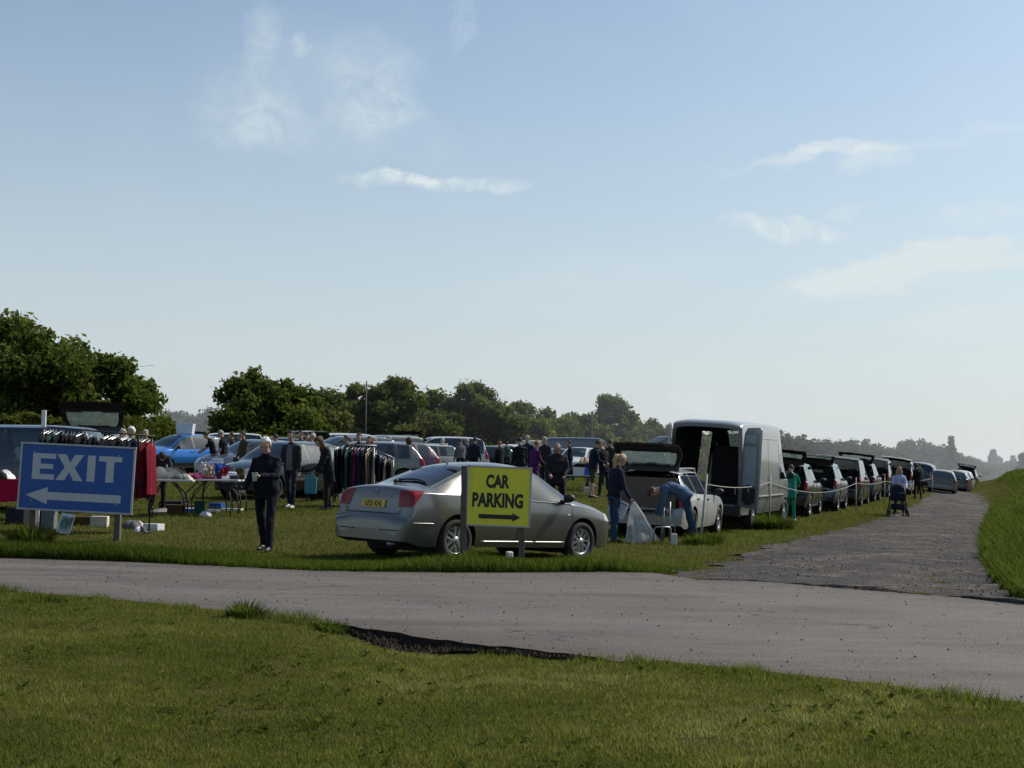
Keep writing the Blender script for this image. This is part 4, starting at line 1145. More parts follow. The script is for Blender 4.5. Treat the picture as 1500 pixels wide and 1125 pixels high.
def person(label, pos, face, h=1.72, lean=3, nod=5, turn=0, legs=((6, 4), (-8, 6)), arms=((8, 7, 14, 0), (8, 7, 14, 0)), top='black', bottom='navy', shoes=None, skin=None,
           hair='dark', style='short', b=1.0, coat=.0, sleeve='long', shorts=False, vox=.013, fingers=True, group=None, hem=-.04, opencoat=None, twist=0, stance=0.0, hood=False, collar=None, beard=None):
    """one continuous body; local +Y is the way the person faces. arms/legs: left then right"""
    S = h / 1.75; K = S
    skin = skin or M_SKIN; shoes = shoes or M_SHOE
    mats = [skin, CL[top], CL[bottom], shoes, CL[collar] if collar else CL[top], CL[opencoat] if opencoat else CL[top]]
    prims = []      # (V,F)
    caps = []       # (a,b,r,label)
    def cap(a, bb, ra, rb, lab, add=True, n=12):
        if add: prims.append(capsule(a, bb, ra, rb, n))
        caps.append((np.array(a), np.array(bb), (ra + rb) / 2, lab))
    P = Vector((0, 0, .95 * K)); R1, R2 = rx(lean * .55), rx(lean) @ rz_(twist)
    mid = P + R1 @ Vector((0, 0, .22 * K)); neck = mid + R2 @ Vector((0, .0, .31 * K))
    Rh = rz_(turn) @ rx(lean * .35 + nod)
    if lean > 35: Rh = rz_(turn) @ rx(lean + nod)
    head = neck + R2 @ Vector((0, .01 * K, .035 * K)) + Rh @ Vector((0, .025 * K, .115 * K))
    wv = b
    rings = [(P + R1 @ Vector((0, 0, -.10 * K - coat)), R1, (.155 + .06 * min(coat * 2, 1)) * wv * K, (.105 + .05 * min(coat * 2, 1)) * wv * K)]
    if coat > .05: rings.append((P + R1 @ Vector((0, 0, -.06 * K)), R1, .180 * wv * K, .128 * wv * K))
    rings += [(P + R1 @ Vector((0, .0, .0)), R1, .172 * wv * K, .122 * wv * K), (P + R1 @ Vector((0, .012 * wv, .12 * K)), R1, .160 * wv * K, .118 * (wv ** 1.5) * K), (mid + R2 @ Vector((0, .005, .03 * K)), R2, .165 * wv * K, .118 * wv * K),
              (mid + R2 @ Vector((0, 0, .15 * K)), R2, .190 * (.5 + .5 * wv) * K, .118 * wv * K), (mid + R2 @ Vector((0, -.005, .23 * K)), R2, .165 * (.5 + .5 * wv) * K, .090 * K), (mid + R2 @ Vector((0, -.005, .295 * K)), R2, .085 * K, .066 * K)]
    prims.append(loft(rings))
    caps.append((np.array(P + R1 @ Vector((0, 0, -coat))), np.array(mid), .14 * wv, 'torso')); caps.append((np.array(mid), np.array(mid + R2 @ Vector((0, 0, .2 * K))), .14 * wv, 'torso'))
    for sx in (-1, 1): caps.append((np.array(mid + R2 @ Vector((sx * .10, 0, .15 * K))), np.array(mid + R2 @ Vector((sx * .08, 0, .22 * K))), .10, 'torso'))
    # neck and head
    cap(neck - R2 @ Vector((0, 0, .05 * K)), head - Rh @ Vector((0, .02 * K, .04 * K)), .056 * K, .052 * K, 'skin')
    if collar or hood: cap(neck - R2 @ Vector((0, .0, .03 * K)), neck + R2 @ Vector((0, .015, .03 * K)), .072 * K, .066 * K, 'collar')
    hd = MB(); Mh = Matrix.Translation(head) @ Rh.to_4x4() @ Matrix.Scale(K, 4)
    hd.ball((0, 0, .025), (.076, .095, .100), 0, 20, Mh); hd.ball((0, .022, -.052), (.057, .066, .062), 0, 16, Mh); hd.ball((0, .062, -.085), (.026, .024, .022), 0, 10, Mh)
    hd.ball((0, .094, -.018), (.014, .020, .026), 0, 10, Mh); hd.ball((0, .084, .005), (.010, .012, .03), 0, 8, Mh)
    hd.ball((0, .084, .028), (.052, .016, .012), 0, 10, Mh); hd.ball((0, .083, -.060), (.024, .010, .007), 0, 8, Mh); hd.ball((0, .082, -.050), (.022, .010, .006), 0, 8, Mh)
    for sx in (-1, 1): hd.ball((sx * .078, -.008, -.008), (.012, .022, .034), 0, 10, Mh); hd.ball((sx * .035, .066, -.025), (.02, .018, .02), 0, 8, Mh)
    prims.append(([np.array(v) for v in hd.v], [tuple(f) for f in hd.f]))
    caps.append((np.array(head), np.array(head + Rh @ Vector((0, .03, -.05))), .09 * K, 'skin'))
    hands = []
    for k, sx in enumerate((-1, 1)):
        f, a, e, i = arms[k]
        sh = mid + R2 @ Vector((sx * .170 * (.45 + .55 * wv) * K, -.005, .205 * K))
        Rt = rz_(twist)
        cap(neck - R2 @ Vector((0, 0, .045 * K)), sh + R2 @ Vector((-sx * .01, 0, .002)), .062 * K, .058 * K, 'torso')
        def adir(fl, ab, inn=0):
            fl, ab = rad(fl), rad(ab)
            v = Vector((sx * math.sin(ab), math.sin(fl) * math.cos(ab), -math.cos(fl) * math.cos(ab)))
            return (Matrix.Rotation(rad(inn) * sx, 3, 'Z') @ v)
        d1 = Rt @ adir(f, a); el = sh + d1 * .285 * K
        d2 = Rt @ adir(f + e, a * .6, i); wr = el + d2 * .25 * K
        ar = .056 * (.7 + .3 * wv) * K
        if sleeve == 'long': cap(sh, el, ar * 1.08, ar * .86, 'top'); cap(el, wr, ar * .86, ar * .66, 'top')
        else: cap(sh, sh + (el - sh) * .75, ar * 1.1, ar * .95, 'top'); cap(sh + (el - sh) * .6, el, ar * .78, ar * .72, 'skin'); cap(el, wr, ar * .72, .031 * K, 'skin')
        # hand: palm, four fingers, thumb
        side = d2.cross(Vector((0, 0, 1)) if abs(d2.z) < .8 else Vector((0, 1, 0))).normalized()
        if side.dot(Vector((0, 1, 0))) < 0 and abs(d2.z) >= .8: side = -side
        nrm = d2.cross(side).normalized()
        if nrm.dot(Vector((-sx, 0, 0))) < 0 and abs(d2.z) >= .5: nrm = -nrm
        pc = wr + d2 * .085 * K
        cap(wr, wr + d2 * .02 * K, .028 * K, .028 * K, 'skin')
        for q in (-1, 0, 1): cap(wr + d2 * .03 * K + side * q * .014 * K, pc + side * q * .022 * K, .018 * K, .015 * K, 'skin')
        if fingers:
            for q, L in ((-1.5, .062), (-.5, .072), (.5, .076), (1.5, .068)):
                r0 = pc + side * q * .0165 * K; c1 = r0 + (d2 * .8 + nrm * .45).normalized() * L * .55 * K; c2 = c1 + (d2 * .35 + nrm * .9).normalized() * L * .5 * K
                cap(r0, c1, .0098 * K, .009 * K, 'skin', n=8); cap(c1, c2, .009 * K, .0075 * K, 'skin', n=8)
            tq = -1 if side.y < 0 else 1
            t0 = wr + d2 * .035 * K + side * tq * .026 * K; t1 = t0 + (d2 * .6 + side * tq * .7 + nrm * .3).normalized() * .04 * K; t2 = t1 + (d2 * .7 + nrm * .7).normalized() * .03 * K
            cap(t0, t1, .0125 * K, .0105 * K, 'skin', n=8); cap(t1, t2, .0105 * K, .008 * K, 'skin', n=8)
        hands.append((pc, d2, nrm))
    low = 9
    for k, sx in enumerate((-1, 1)):
        t, s = legs[k]
        hp = P + Vector((sx * .088 * wv * K, 0, -.03 * K))
        def ldir(q): return Vector((sx * (.035 + stance), math.sin(rad(q)), -math.cos(rad(q)))).normalized()
        kn = hp + ldir(t) * .43 * K; an = kn + ldir(t - s) * .405 * K
        lr = .083 * (.4 + .6 * wv) * K
        cap(hp, kn, lr, lr * .70, 'bottom')
        if shorts: cap(kn, kn + (an - kn) * .35, lr * .58, lr * .60, 'skin'); cap(kn + (an - kn) * .3, an, lr * .56, .036 * K, 'skin')
        else: cap(kn, an, lr * .72, lr * .58, 'bottom')
        fp = rad(max(-12, min(40, (s - t) * .5))) if (t - s) < -20 else 0
        fd = Vector((sx * .15, math.cos(fp), -math.sin(fp))).normalized(); up = Vector((0, math.sin(fp), math.cos(fp)))
        heel = an - up * .045 * K - fd * .035 * K
        cap(an - up * .01, an - up * .035 * K, .040 * K, .040 * K, 'shoe')
        cap(heel, heel + fd * .12 * K, .038 * K, .042 * K, 'shoe'); cap(heel + fd * .11 * K - up * .006, heel + fd * .20 * K - up * .012 * K, .038 * K, .028 * K, 'shoe')
        low = min(low, heel.z - .038 * K, (heel + fd * .2 * K).z - .04 * K)
    V = []; Fs = []
    for pv, pf in prims:
        o = len(V); V += [tuple(v) for v in pv]; Fs += [tuple(o + i for i in f) for f in pf]
    me = bpy.data.meshes.new('body'); me.from_pydata(V, [], Fs)
    bm = bmesh.new(); bm.from_mesh(me); bmesh.ops.recalc_face_normals(bm, faces=bm.faces); bm.to_mesh(me); bm.free()
    tmp = bpy.data.objects.new('tmp', me); COL.objects.link(tmp)
    md = tmp.modifiers.new('r', 'REMESH'); md.mode = 'VOXEL'; md.voxel_size = vox
    ms = tmp.modifiers.new('s', 'SMOOTH'); ms.iterations = 3; ms.factor = .5
    dg = bpy.context.evaluated_depsgraph_get()
    bme = bpy.data.meshes.new_from_object(tmp.evaluated_get(dg))
    bpy.data.objects.remove(tmp); bpy.data.meshes.remove(me)
    n = len(bme.vertices); A = np.empty(n * 3, np.float32); bme.vertices.foreach_get('co', A); A = A.reshape(-1, 3).astype(float)
    nf = len(bme.polygons); C = np.empty(nf * 3, np.float32); bme.polygons.foreach_get('center', C); C = C.reshape(-1, 3).astype(float)
    labs = [c[3] for c in caps]
    def dist(Pn):
        D = np.empty((len(caps), len(Pn)))
        for k, (a, bb, r, l) in enumerate(caps):
            ab = bb - a; tt = np.clip(((Pn - a) @ ab) / max(ab @ ab, 1e-9), 0, 1)
            D[k] = np.linalg.norm(Pn - a - tt[:, None] * ab, axis=1) - r
        return D
    D = dist(C); best = D.argmin(0)
    code = {'skin': 0, 'torso': 1, 'top': 1, 'bottom': 2, 'shoe': 3, 'collar': 4}
    mi = np.array([code[l] for l in labs])[best]
    R1i = np.array(R1.transposed()); loc_ = (C - np.array(P)) @ R1i.T
    tors = np.array([l in ('torso', 'bottom') for l in labs])[best]
    hemz = hem * K - coat
    mi = np.where(tors, np.where(loc_[:, 2] > hemz, 1, 2), mi)
    if opencoat:
        Rloc = (C - np.array(mid)) @ np.array(R2.transposed()).T
        mi = np.where((mi == 1) & (np.abs(Rloc[:, 0]) < .065 + .05 * np.clip(-Rloc[:, 2], 0, .3)) & (Rloc[:, 1] > .03) & (Rloc[:, 2] < .27), 5, mi)
    # cloth folds
    rr = np.random.default_rng(abs(hash(label)) % 1000 if False else len(label) * 7 + int(h * 100))
    Dv = dist(A); bv = Dv.argmin(0); isc = np.array([l not in ('skin', 'shoe') for l in labs])[bv]
    dsp = np.zeros((n, 3))
    for q in range(6):
        k = rr.normal(size=3) * (14 + 10 * q * .6) * np.array([1, 1, .8]); ph = rr.random() * 6
        dsp += np.sin(A @ k + ph)[:, None] * rr.normal(size=3)[None, :] * .0026
    A = A + dsp * isc[:, None]
    bme.vertices.foreach_set('co', A.astype(np.float32).ravel())
    for m in mats: bme.materials.append(m)
    bme.polygons.foreach_set('material_index', mi.astype(np.int32)); bme.polygons.foreach_set('use_smooth', np.ones(nf, bool)); bme.update()
    root = obj('person', bme); tag(root, label, 'person', group)
    # hair
    if style != 'bald':
        nseg, nr = 28, 18; HV = []; keep = []
        for ii in range(nr + 1):
            th = PI * ii / nr
            for k in range(nseg):
                q = 2 * PI * k / nseg
                dv = Vector((math.sin(th) * math.cos(q), math.sin(th) * math.sin(q), math.cos(th)))
                nz = 1 + .035 * math.sin(9 * dv.x + 7 * dv.z) + .03 * math.sin(17 * dv.y + 11 * dv.x + 3) + .02 * math.sin(31 * dv.z + 23 * dv.x)
                p = Vector((dv.x * .088, dv.y * .104 - .006, dv.z * .110 + .027)) * nz
                HV.append(Mh @ p); keep.append(dv)
        HF = []
        for ii in range(nr):
            for k in range(nseg):
                ids = (ii * nseg + k, (ii + 1) * nseg + k, (ii + 1) * nseg + (k + 1) % nseg, ii * nseg + (k + 1) % nseg)
                c = sum((keep[i] for i in ids), Vector()) / 4
                lowz = -.45 if style in ('short', 'receding') else -.85
                ok = c.z > lowz and not (c.y > .30 and c.z < .50) and not (abs(c.y) <= .32 and c.z < -.12 and style != 'long') 
                if style == 'receding' and c.z > .55 and c.y > -.15: ok = False
                if style == 'long' and c.y < .25 and c.z > -1: ok = True
                if ok: HF.append(ids)
        hm = bpy.data.meshes.new('hair'); hm.from_pydata([tuple(v) for v in HV], [], HF); hm.materials.append(HAIR[hair])
        hm.polygons.foreach_set('use_smooth', [True] * len(HF)); hm.update()
        ho = obj('hair', hm, root)
        md = ho.modifiers.new('thick', 'SOLIDIFY'); md.thickness = .014; md.offset = -1
        if style in ('long', 'ponytail'):
            mb = MB()
            if style == 'ponytail': p0 = Mh @ Vector((0, -.10, .05)); p1 = Mh @ Vector((0, -.15, .03)); pts = [p0, p1, p1 + Vector((0, -.035, -.09)), p1 + Vector((.01, -.04, -.24)), p1 + Vector((.012, -.025, -.40))]; mb.tube(pts, [.025, .04, .046, .038, .010], 0, 10)
            else:
                for sx in (-1, 0, 1): q0 = Mh @ Vector((sx * .05, -.065, .0)); mb.tube([q0, q0 + Vector((sx * .015, -.02, -.13)), q0 + Vector((sx * .02, .0, -.26))], [.05, .055, .02], 0, 10)
            mb.build('hair_tail' if style == 'ponytail' else 'hair_length', HAIR[hair], root)
        if hood: MB().ball((0, -.03, .01), (.115, .115, .14), 0, 18, Mh).build('hood', CL[top], root)
    if vox < .014:
        for sx in (-1, 1): MB().ball((sx * .033, .082, .006), .0105, 0, 10, Mh).build('eye', M_BLACK, root)
    if beard:
        bb_ = MB(); bb_.ball((0, .040, -.085), (.062, .060, .050), 0, 16, Mh); bb_.build('beard', HAIR[beard], root)
    root.location = (pos[0], pos[1], Gf(pos[0], pos[1]) - low - .005)
    root.rotation_euler = (0, 0, rad(face))
    info = dict(hands=hands, M=Matrix.Translation(root.location) @ Matrix.Rotation(rad(face), 4, 'Z'))
    return root, info
# ------------------------------------------------------------------ cars placed in the field
def fwd(a): return rad(90 - a)        # heading in degrees clockwise from straight away -> rotation
silver = make_car('liftback', 'silver', 'dusty silver five-door car with yellow rear number plate parked behind the yellow sign', 'car',
                  car_at(661, 20.75, (-1.33, -.76), rad(45)), rad(45), rim='alloy')
def hero():
    kind = 'liftback'; d = SHAPES[kind]; cm = car_meshes(kind); S = cm['S']
    pl = plate_on(silver, kind, 'GF53 KHL', False, M_PLATE_Y, (.52, .112), .80, -.0)
    bv = BVHTree.FromPolygons([tuple(v) for v in cm['V']], [tuple(int(i) for i in q) for q in cm['Q']])
    def rear(y, z):
        h = bv.ray_cast(Vector((-5, y, z)), Vector((1, 0, 0))); return h[0], h[1]
    def top(x, y):
        h = bv.ray_cast(Vector((x, y, 4)), Vector((0, 0, -1))); return h[0], h[1]
    # plate recess surround, boot lid shut line, bumper groove
    def line(pts, r, name, mat):
        P = []
        for y, z in pts:
            p, nn = rear(y, z)
            if p is not None: P.append(p + Vector((-.001, 0, 0)))
        if len(P) > 2: MB().tube(P, r, 0, 5).build(name, mat, silver)
    line([(y, .905) for y in np.linspace(-.36, .36, 30)], .012, 'boot_trim', PAINTS['silver'])
    line([(y, .668) for y in np.linspace(-.62, .62, 40)], .006, 'boot_seam', M_DARK)
    for s in (-1, 1): line([(s * (.55 + .02 * k), .67 + .015 * k) for k in range(5)], .005, 'boot_seam', M_DARK)
    line([(y, .43) for y in np.linspace(-.66, .66, 50)], .008, 'bumper_groove', M_DARK)
    for s in (-1, 1):
        P = []
        for x in np.linspace(-2.20, -1.80, 16):
            yy, zz = S.section(np.array([x])); P.append((x, s * float(np.interp(.545, zz[0][:NS], yy[0][:NS])), .545))
        MB().tube(P, .012, 0, 6).build('bumper_strip', PAINTS['silver'], silver)
        P = []
        for x in np.linspace(-.85, .95, 24):
            yy, zz = S.section(np.array([x])); P.append((x, s * (float(np.interp(.30, zz[0][:NS], yy[0][:NS])) + .004), .30))
        MB().tube(P, .014, 0, 6).build('sill_strip', M_CHROME, silver)
        # fender indicator and fuel flap
        yy, zz = S.section(np.array([.98])); MB().ball((1.02, s * float(np.interp(.72, zz[0][:NS], yy[0][:NS])), .72), (.04, .008, .022), 0, 10).build('indicator', M_HEAD, silver)
        yy, zz = S.section(np.array([-1.95]));
        P = []
        for x in np.linspace(-1.02, 1.1, 30):
            yy, zz = S.section(np.array([x])); k = NS - 1; P.append((x, s * (yy[0][k] + .004), zz[0][k] + .004))
        MB().tube(P, .009, 0, 5).build('window_trim', M_TRIM, silver)
        P = []
        for x in np.linspace(-1.70, .45, 40):
            yy, zz = S.section(np.array([x])); k = NS - 1 + NG + 2; P.append((x, s * (yy[0][k]), zz[0][k] + .001))
        MB().tube(P, .008, 0, 5).build('roof_seam', M_TRIM, silver)
    # wiper on the rear window, aerial, badge, exhaust
    b = MB(); pts = []
    for k in range(9):
        x = -1.66 + .05 * math.sin(k / 8 * PI); y = .10 - .62 * k / 8
        p, nn = top(x, y)
        if p is not None: pts.append(p + nn * .02)
    b.tube(pts, [.022] + [.016] * (len(pts) - 2) + [.008], 0, 6); p, nn = top(-1.70, .12); b.ball(tuple(p + Vector((0, 0, .01))), (.05, .05, .03), 0, 10)
    b.build('rear_wiper', M_TRIM, silver)
    p, nn = top(-.80, 0); MB().tube([p, p + Vector((-.10, 0, .055))], [.012, .004], 0, 6).build('aerial', M_TRIM, silver)
    p, nn = rear(0, .975); mb = MB(); mb.lathe([(.040, -.004), (.048, .006), (.044, .010), (.036, .004)], 0, 24, Matrix.Translation(p) @ Matrix.Rotation(rad(-65), 4, 'Y')); mb.build('badge', M_CHROME, silver)
    MB().tube([(-2.0, -.45, .25), (-2.29, -.45, .235)], .028, 0, 12).build('exhaust', M_HUBCAP, silver)
hero()

H = 19
wagon = make_car('estate', 'white', 'white estate car with raised tailgate and a cardboard box filling its boot', 'car', car_at(1000, 29.3, (-2.1, -.80), fwd(20)), fwd(20), True, rim='hub', rails=True, gate_angle=100)
b = MB()
b.box((-1.93, .05, .70), (.06, 1.30, .86)); b.box((-1.55, .05, .70), (.70, 1.28, .84))
b.box((-1.965, -.38, .78), (.01, .03, .10), 1); b.box((-1.965, -.47, .78), (.01, .03, .10), 1)
bx = b.build('cardboard_box', [mat_plain('cardboard', (.13, .10, .075), .9, var=.2, scale=4), M_BLACK], None, bevel=.008)
bx.matrix_world = wagon.matrix_world @ Matrix.Translation((0, 0, .12)); tag(bx, 'large brown cardboard box with two hand slots in the boot of the white estate', 'box')

van = make_car('van', 'vansilver', 'tall silver panel van with both rear doors open beside the gravel track', 'van', car_at(1083, 34.6, (-2.9, -.93), fwd(23)), fwd(23), True, rim='hub')
def van_bits():
    d = SHAPES['van']; S = car_meshes('van')['S']
    n, mm = car_meshes('van')['ring']; ring = car_meshes('van')['V'].reshape(n, mm, 3)[0]
    # rear frame round the opening
    b = MB(); pts = [Vector(p) for p in ring if p[2] > .62]
    inner = [Vector((p.x - .004, p.y * .90, .64 + (p.z - .64) * .955)) for p in pts]
    vs = pts + inner; k = len(pts)
    b.add(vs, [(i, i + 1, k + i + 1, k + i) for i in range(k - 1)])
    inn2 = [Vector((p.x + .12, p.y, p.z)) for p in inner]
    b.add(inner + inn2, [(i, i + 1, k + i + 1, k + i) for i in range(k - 1)], 1)
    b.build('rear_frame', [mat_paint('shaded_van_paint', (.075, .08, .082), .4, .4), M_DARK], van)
    b = MB(); b.box((-2.93, 0, .50), (.12, 1.88, .26)); b.box((-3.0, 0, .42), (.14, 1.5, .07)); b.build('rear_bumper', M_TRIM, van, bevel=.02)
    MB().box((-2.955, .0, .635), (.03, 1.6, .03)).build('door_sill', M_HUBCAP, van)
    for sy in (-1, 1):
        M = Matrix.Translation((-2.97, sy * .91, 0)) @ Matrix.Rotation(sy * rad(-(134 if sy < 0 else 76)), 4, 'Z')
        # the leaf in its own plane: local y runs from hinge to the middle of the van
        b = MB(); ins = MB()
        prof = [(0, .62), (.84, .62), (.86, .8), (.86, 2.50), (.80, 2.56), (.22, 2.54), (.10, 2.40), (.02, 1.8), (0, 1.3)]
        q = [(0, -sy * p[0], p[1]) for p in prof]
        b.add([(-.022, y, z) for _, y, z in q] + [(.022, y, z) for _, y, z in q], [tuple(range(9)), tuple(9 + i for i in range(9))[::-1]] + [(i, (i + 1) % 9, 9 + (i + 1) % 9, 9 + i) for i in range(9)], 0, False, M)
        o = b.build('rear_door', PAINTS['vansilver'], van, bevel=.01)
        yc = -sy * .44
        ins.box((.032, yc, 1.62), (.012, .56, .95), 0, M); ins.box((.030, yc, 2.28), (.012, .5, .2), 0, M); ins.box((.032, yc, .93), (.014, .58, .34), 1, M); ins.box((.034, yc, 1.13), (.014, .16, .10), 1, M); ins.box((.036, yc, .73), (.014, .30, .06), 1, M)
        ins.tube([(.04, yc - .2, 1.40), (.055, yc, 1.36), (.04, yc + .2, 1.40)], .010, 0, 6, M)
        ins.build('door_lining', [mat_plain('door_lining', (.30, .34, .37), .5, .2, var=.2), M_TRIM], o)
        for hz in (.85, 1.35, 2.1): MB().tube([(-2.97, sy * .95, hz - .06), (-2.97, sy * .95, hz + .06)], .025, 0, 8).build('door_hinge', M_TRIM, van)
        # side rub strip and swage
        P = []
        for x in np.linspace(-2.7, 1.5, 30):
            yy, zz = S.section(np.array([x])); P.append((x, sy * (float(np.interp(.83, zz[0][:NS], yy[0][:NS])) + .006), .83))
        MB().tube(P, .035, 0, 6).build('rub_strip', mat_plain('grey_plastic', (.09, .09, .095), .6, var=.2), van)
        P = []
        for x in np.linspace(-2.6, 1.0, 20):
            yy, zz = S.section(np.array([x])); P.append((x, sy * (float(np.interp(2.3, zz[0], yy[0])) + .002), 2.3))
        MB().tube(P, .012, 0, 5).build('roof_groove', M_HUBCAP, van)
van_bits()
# opening of the far sliding door lets the sky through: built as a gap in the side
RB = 'cars parked tail-out along the gravel track'
row = [('suv', 'black', 1178, 43.0, H, True, 'black estate with raised tailgate behind the person in green clothes', True, 'hub'),
       ('suv', 'bluegrey', 1221, 48.0, H, True, 'blue-grey family car with raised tailgate, third car after the silver van', True, 'hub'),
       ('mpv', 'black', 1256, 54.0, H, True, 'dark people carrier with open tailgate and pale rear pillar', True, 'hub'),
       ('suv', 'grey', 1277, 60.0, H, True, 'dark grey off-roader with open tailgate behind the sagging rope', True, 'hub'),
       ('mpv', 'black', 1297, 67.5, H, True, 'black people carrier with open tailgate left of the pushchair', True, 'hub'),
       ('mpv', 'cream', 1331, 76.0, H, True, 'pale people carrier with open tailgate behind the woman with the pushchair', False, 'hub')]
for kind, paint, px, y, hd, op, lab, priv, rim in row:
    d = SHAPES[kind]
    make_car(kind, paint, lab, 'car', car_at(px, y, (-2.1, -.82), fwd(hd)), fwd(hd), op, rim=rim, priv=priv, group=RB, gate_angle={1178: 84, 1221: 76, 1256: 70, 1277: 82, 1297: 68, 1331: 74}[px])
c8 = make_car('estate', 'silver', 'silver estate car seen from behind near the bend of the track', 'car', car_at(1378, 88, (-2.2, 0), fwd(19)), fwd(19), priv=False, rails=True)
make_car('hatch', 'grey', 'grey hatchback half hidden beyond the silver estate by the track', 'car', car_at(1398, 99, (-2.0, 0), fwd(22)), fwd(22))
make_car('hatch', 'white', 'small pale hatchback, last but one car along the track', 'car', car_at(1405, 106, (-2.0, 0), fwd(22)), fwd(22))
make_car('suv', 'black', 'black off-roader with upright box on its back at the far end of the row', 'car', car_at(1411, 116, (-2.0, 0), fwd(22)), fwd(22), True, gate_angle=78)
make_car('suv', 'navy', 'dark blue car behind the standing figure near the bend of the track', 'car', car_at(1346, 97, (-2.0, 0), fwd(22)), fwd(22))

# cars on the left and in the middle rows
blue = make_car('suv', 'blue', 'bright blue crossover car glinting in the sun behind the market tables', 'car', car_at(262, 58, (0, 0), rad(232)), rad(232), rim='alloy', priv=True)
dark = make_car('hatch', 'green', 'dark green hatchback facing the lane behind the man with the cup', 'car', car_at(416, 37.6, (0, 0), rad(238)), rad(238), rim='hub')
plate_on(dark, 'hatch', 'KC05 ENY', True, M_PLATE_W, (.52, .11), .50)
make_car('hatch', 'bluegrey', 'blue-grey hatchback behind the dark green one', 'car', car_at(370, 50, (0, 0), rad(222)), rad(222))
sideways = make_car('mpv', 'navy', 'large dark blue people carrier parked sideways behind the blue exit sign', 'car', car_at(158, 30.5, (-2.3, 0), rad(184)), rad(184), priv=False)
make_car('suv', 'black', 'black estate with its curved tailgate raised high above the exit sign', 'car', car_at(131, 34.5, (-2.0, 0), rad(98)), rad(98), True, gate_angle=113)
make_car('mpv', 'white', 'white car roof showing at the left edge under the big trees', 'car', car_at(10, 55, (0, 0), rad(180)), rad(180))
make_car('hatch', 'black', 'dark car with raised tailgate just behind the blue crossover', 'car', car_at(285, 67, (-1.9, 0), rad(100)), rad(100), True, gate_angle=84)
make_car('mpv', 'cream', 'cream car behind the two people in black near the blue crossover', 'car', car_at(318, 66, (0, 0), rad(190)), rad(190))
make_car('mpv', 'white', 'white van-like car with gaping dark tailgate above the dark green hatchback', 'car', car_at(462, 59, (-2.0, .2), rad(38)), rad(38), True, priv=True)
make_car('hatch', 'silver', 'silver hatchback behind the clothes rail with the tan coat', 'car', car_at(528, 45, (0, 0), rad(196)), rad(196))
make_car('mpv', 'grey', 'grey car with wide dark windscreen in the middle row', 'car', car_at(556, 64, (0, 0), rad(225)), rad(225))
make_car('estate', 'white', 'white estate with roof rails behind the person in brown', 'car', car_at(600, 61, (0, 0), rad(208)), rad(208), rails=True)
make_car('suv', 'black', 'black car with domed tailgate raised near the hedge, left of three', 'car', car_at(597, 80, (-2.0, 0), rad(80)), rad(80), True, gate_angle=104)
make_car('suv', 'black', 'black car with flat raised tailgate near the hedge, middle of three', 'car', car_at(646, 84, (-2.0, 0), rad(88)), rad(88), True, gate_angle=88)
make_car('mpv', 'grey', 'dark car with big tailgate raised over a crowd, right of three near the hedge', 'car', car_at(684, 81, (-2.2, 0), rad(85)), rad(85), True, gate_angle=76)
make_car('suv', 'white', 'white off-roader seen from behind left of the crowd', 'car', car_at(735, 80, (-2.1, 0), rad(72)), rad(72), priv=True)
make_car('van', 'white', 'white panel van far back by the hedge above the yellow sign', 'van', car_at(783, 125, (0, 0), rad(200)), rad(200))
vb = make_car('van', 'bluegrey', 'pale blue van parked sideways behind the man in the dark jacket', 'van', car_at(852, 112, (0, 0), rad(4)), rad(4))
make_car('estate', 'cream', 'pale estate car behind the table with the blue crate', 'car', car_at(848, 68, (0, 0), rad(250)), rad(250))
make_car('hatch', 'red', 'small red car glimpsed between the people behind the silver car', 'car', car_at(716, 96, (0, 0), rad(190)), rad(190))
make_car('hatch', 'white', 'white hatchback in the far row left of the domed tailgate', 'car', car_at(630, 92, (0, 0), rad(200)), rad(200))
make_car('hatch', 'navy', 'navy hatchback beyond the people at the clothes rail', 'car', car_at(545, 88, (0, 0), rad(200)), rad(200))
make_car('mpv', 'silver', 'silver people carrier in the far row behind the white estate', 'car', car_at(575, 100, (0, 0), rad(190)), rad(190))
make_car('estate', 'grey', 'grey estate in the far row behind the purple coat', 'car', car_at(776, 98, (0, 0), rad(200)), rad(200))
make_car('suv', 'white', 'white off-roader in the far row right of the pale blue van', 'car', car_at(905, 96, (0, 0), rad(215)), rad(215))
make_car('hatch', 'teal', 'teal hatchback in the far row between the blue crossover and the dark green hatchback', 'car', car_at(345, 78, (0, 0), rad(200)), rad(200))

# ------------------------------------------------------------------ people placed
def stand(label, px, y, face, **k): 
    p = at(px, y); return person(label, p, face, **k)
old, old_i = stand('white-haired man in navy jumper and dark trousers walking with a paper cup', 388, 21.9, 166, h=1.79, lean=4, nod=24, turn=8, twist=-6, legs=((17, 12), (-13, 12)), arms=((34, 13, 58, 40), (16, 12, 34, 20)),
                   top='ink', bottom='ink', hair='white', style='short', b=1.20, coat=.05, vox=.010, collar='grey')
p2, _ = stand('man in open black jacket over grey top walking behind the white-haired man', 425, 32.4, 165, h=1.78, lean=2, nod=4, legs=((12, 6), (-12, 10)), arms=((4, 8, 12, 0), (10, 9, 14, 0)), top='charcoal', bottom='navy', hair='dark', opencoat='grey', coat=.05, vox=.013, shoes=M_SHOEW)
p3, p3i = stand('stooping person in dark coat carrying a turquoise bag', 479, 32, 110, h=1.70, lean=14, nod=38, legs=((5, 3), (-4, 3)), arms=((16, 6, 30, 10), (12, 7, 20, 0)), top='black', bottom='black', hair='brown', style='long', coat=.22, vox=.013)
pony, pony_i = stand('woman with long fair ponytail in navy top and jeans holding bags', 900, 27.2, -62, h=1.72, lean=6, nod=28, legs=((5, 5), (-4, 4)), arms=((10, 5, 10, 0), (8, 9, 20, 0)), top='navy', bottom='denim', hair='blonde', style='ponytail', coat=.03, vox=.011)
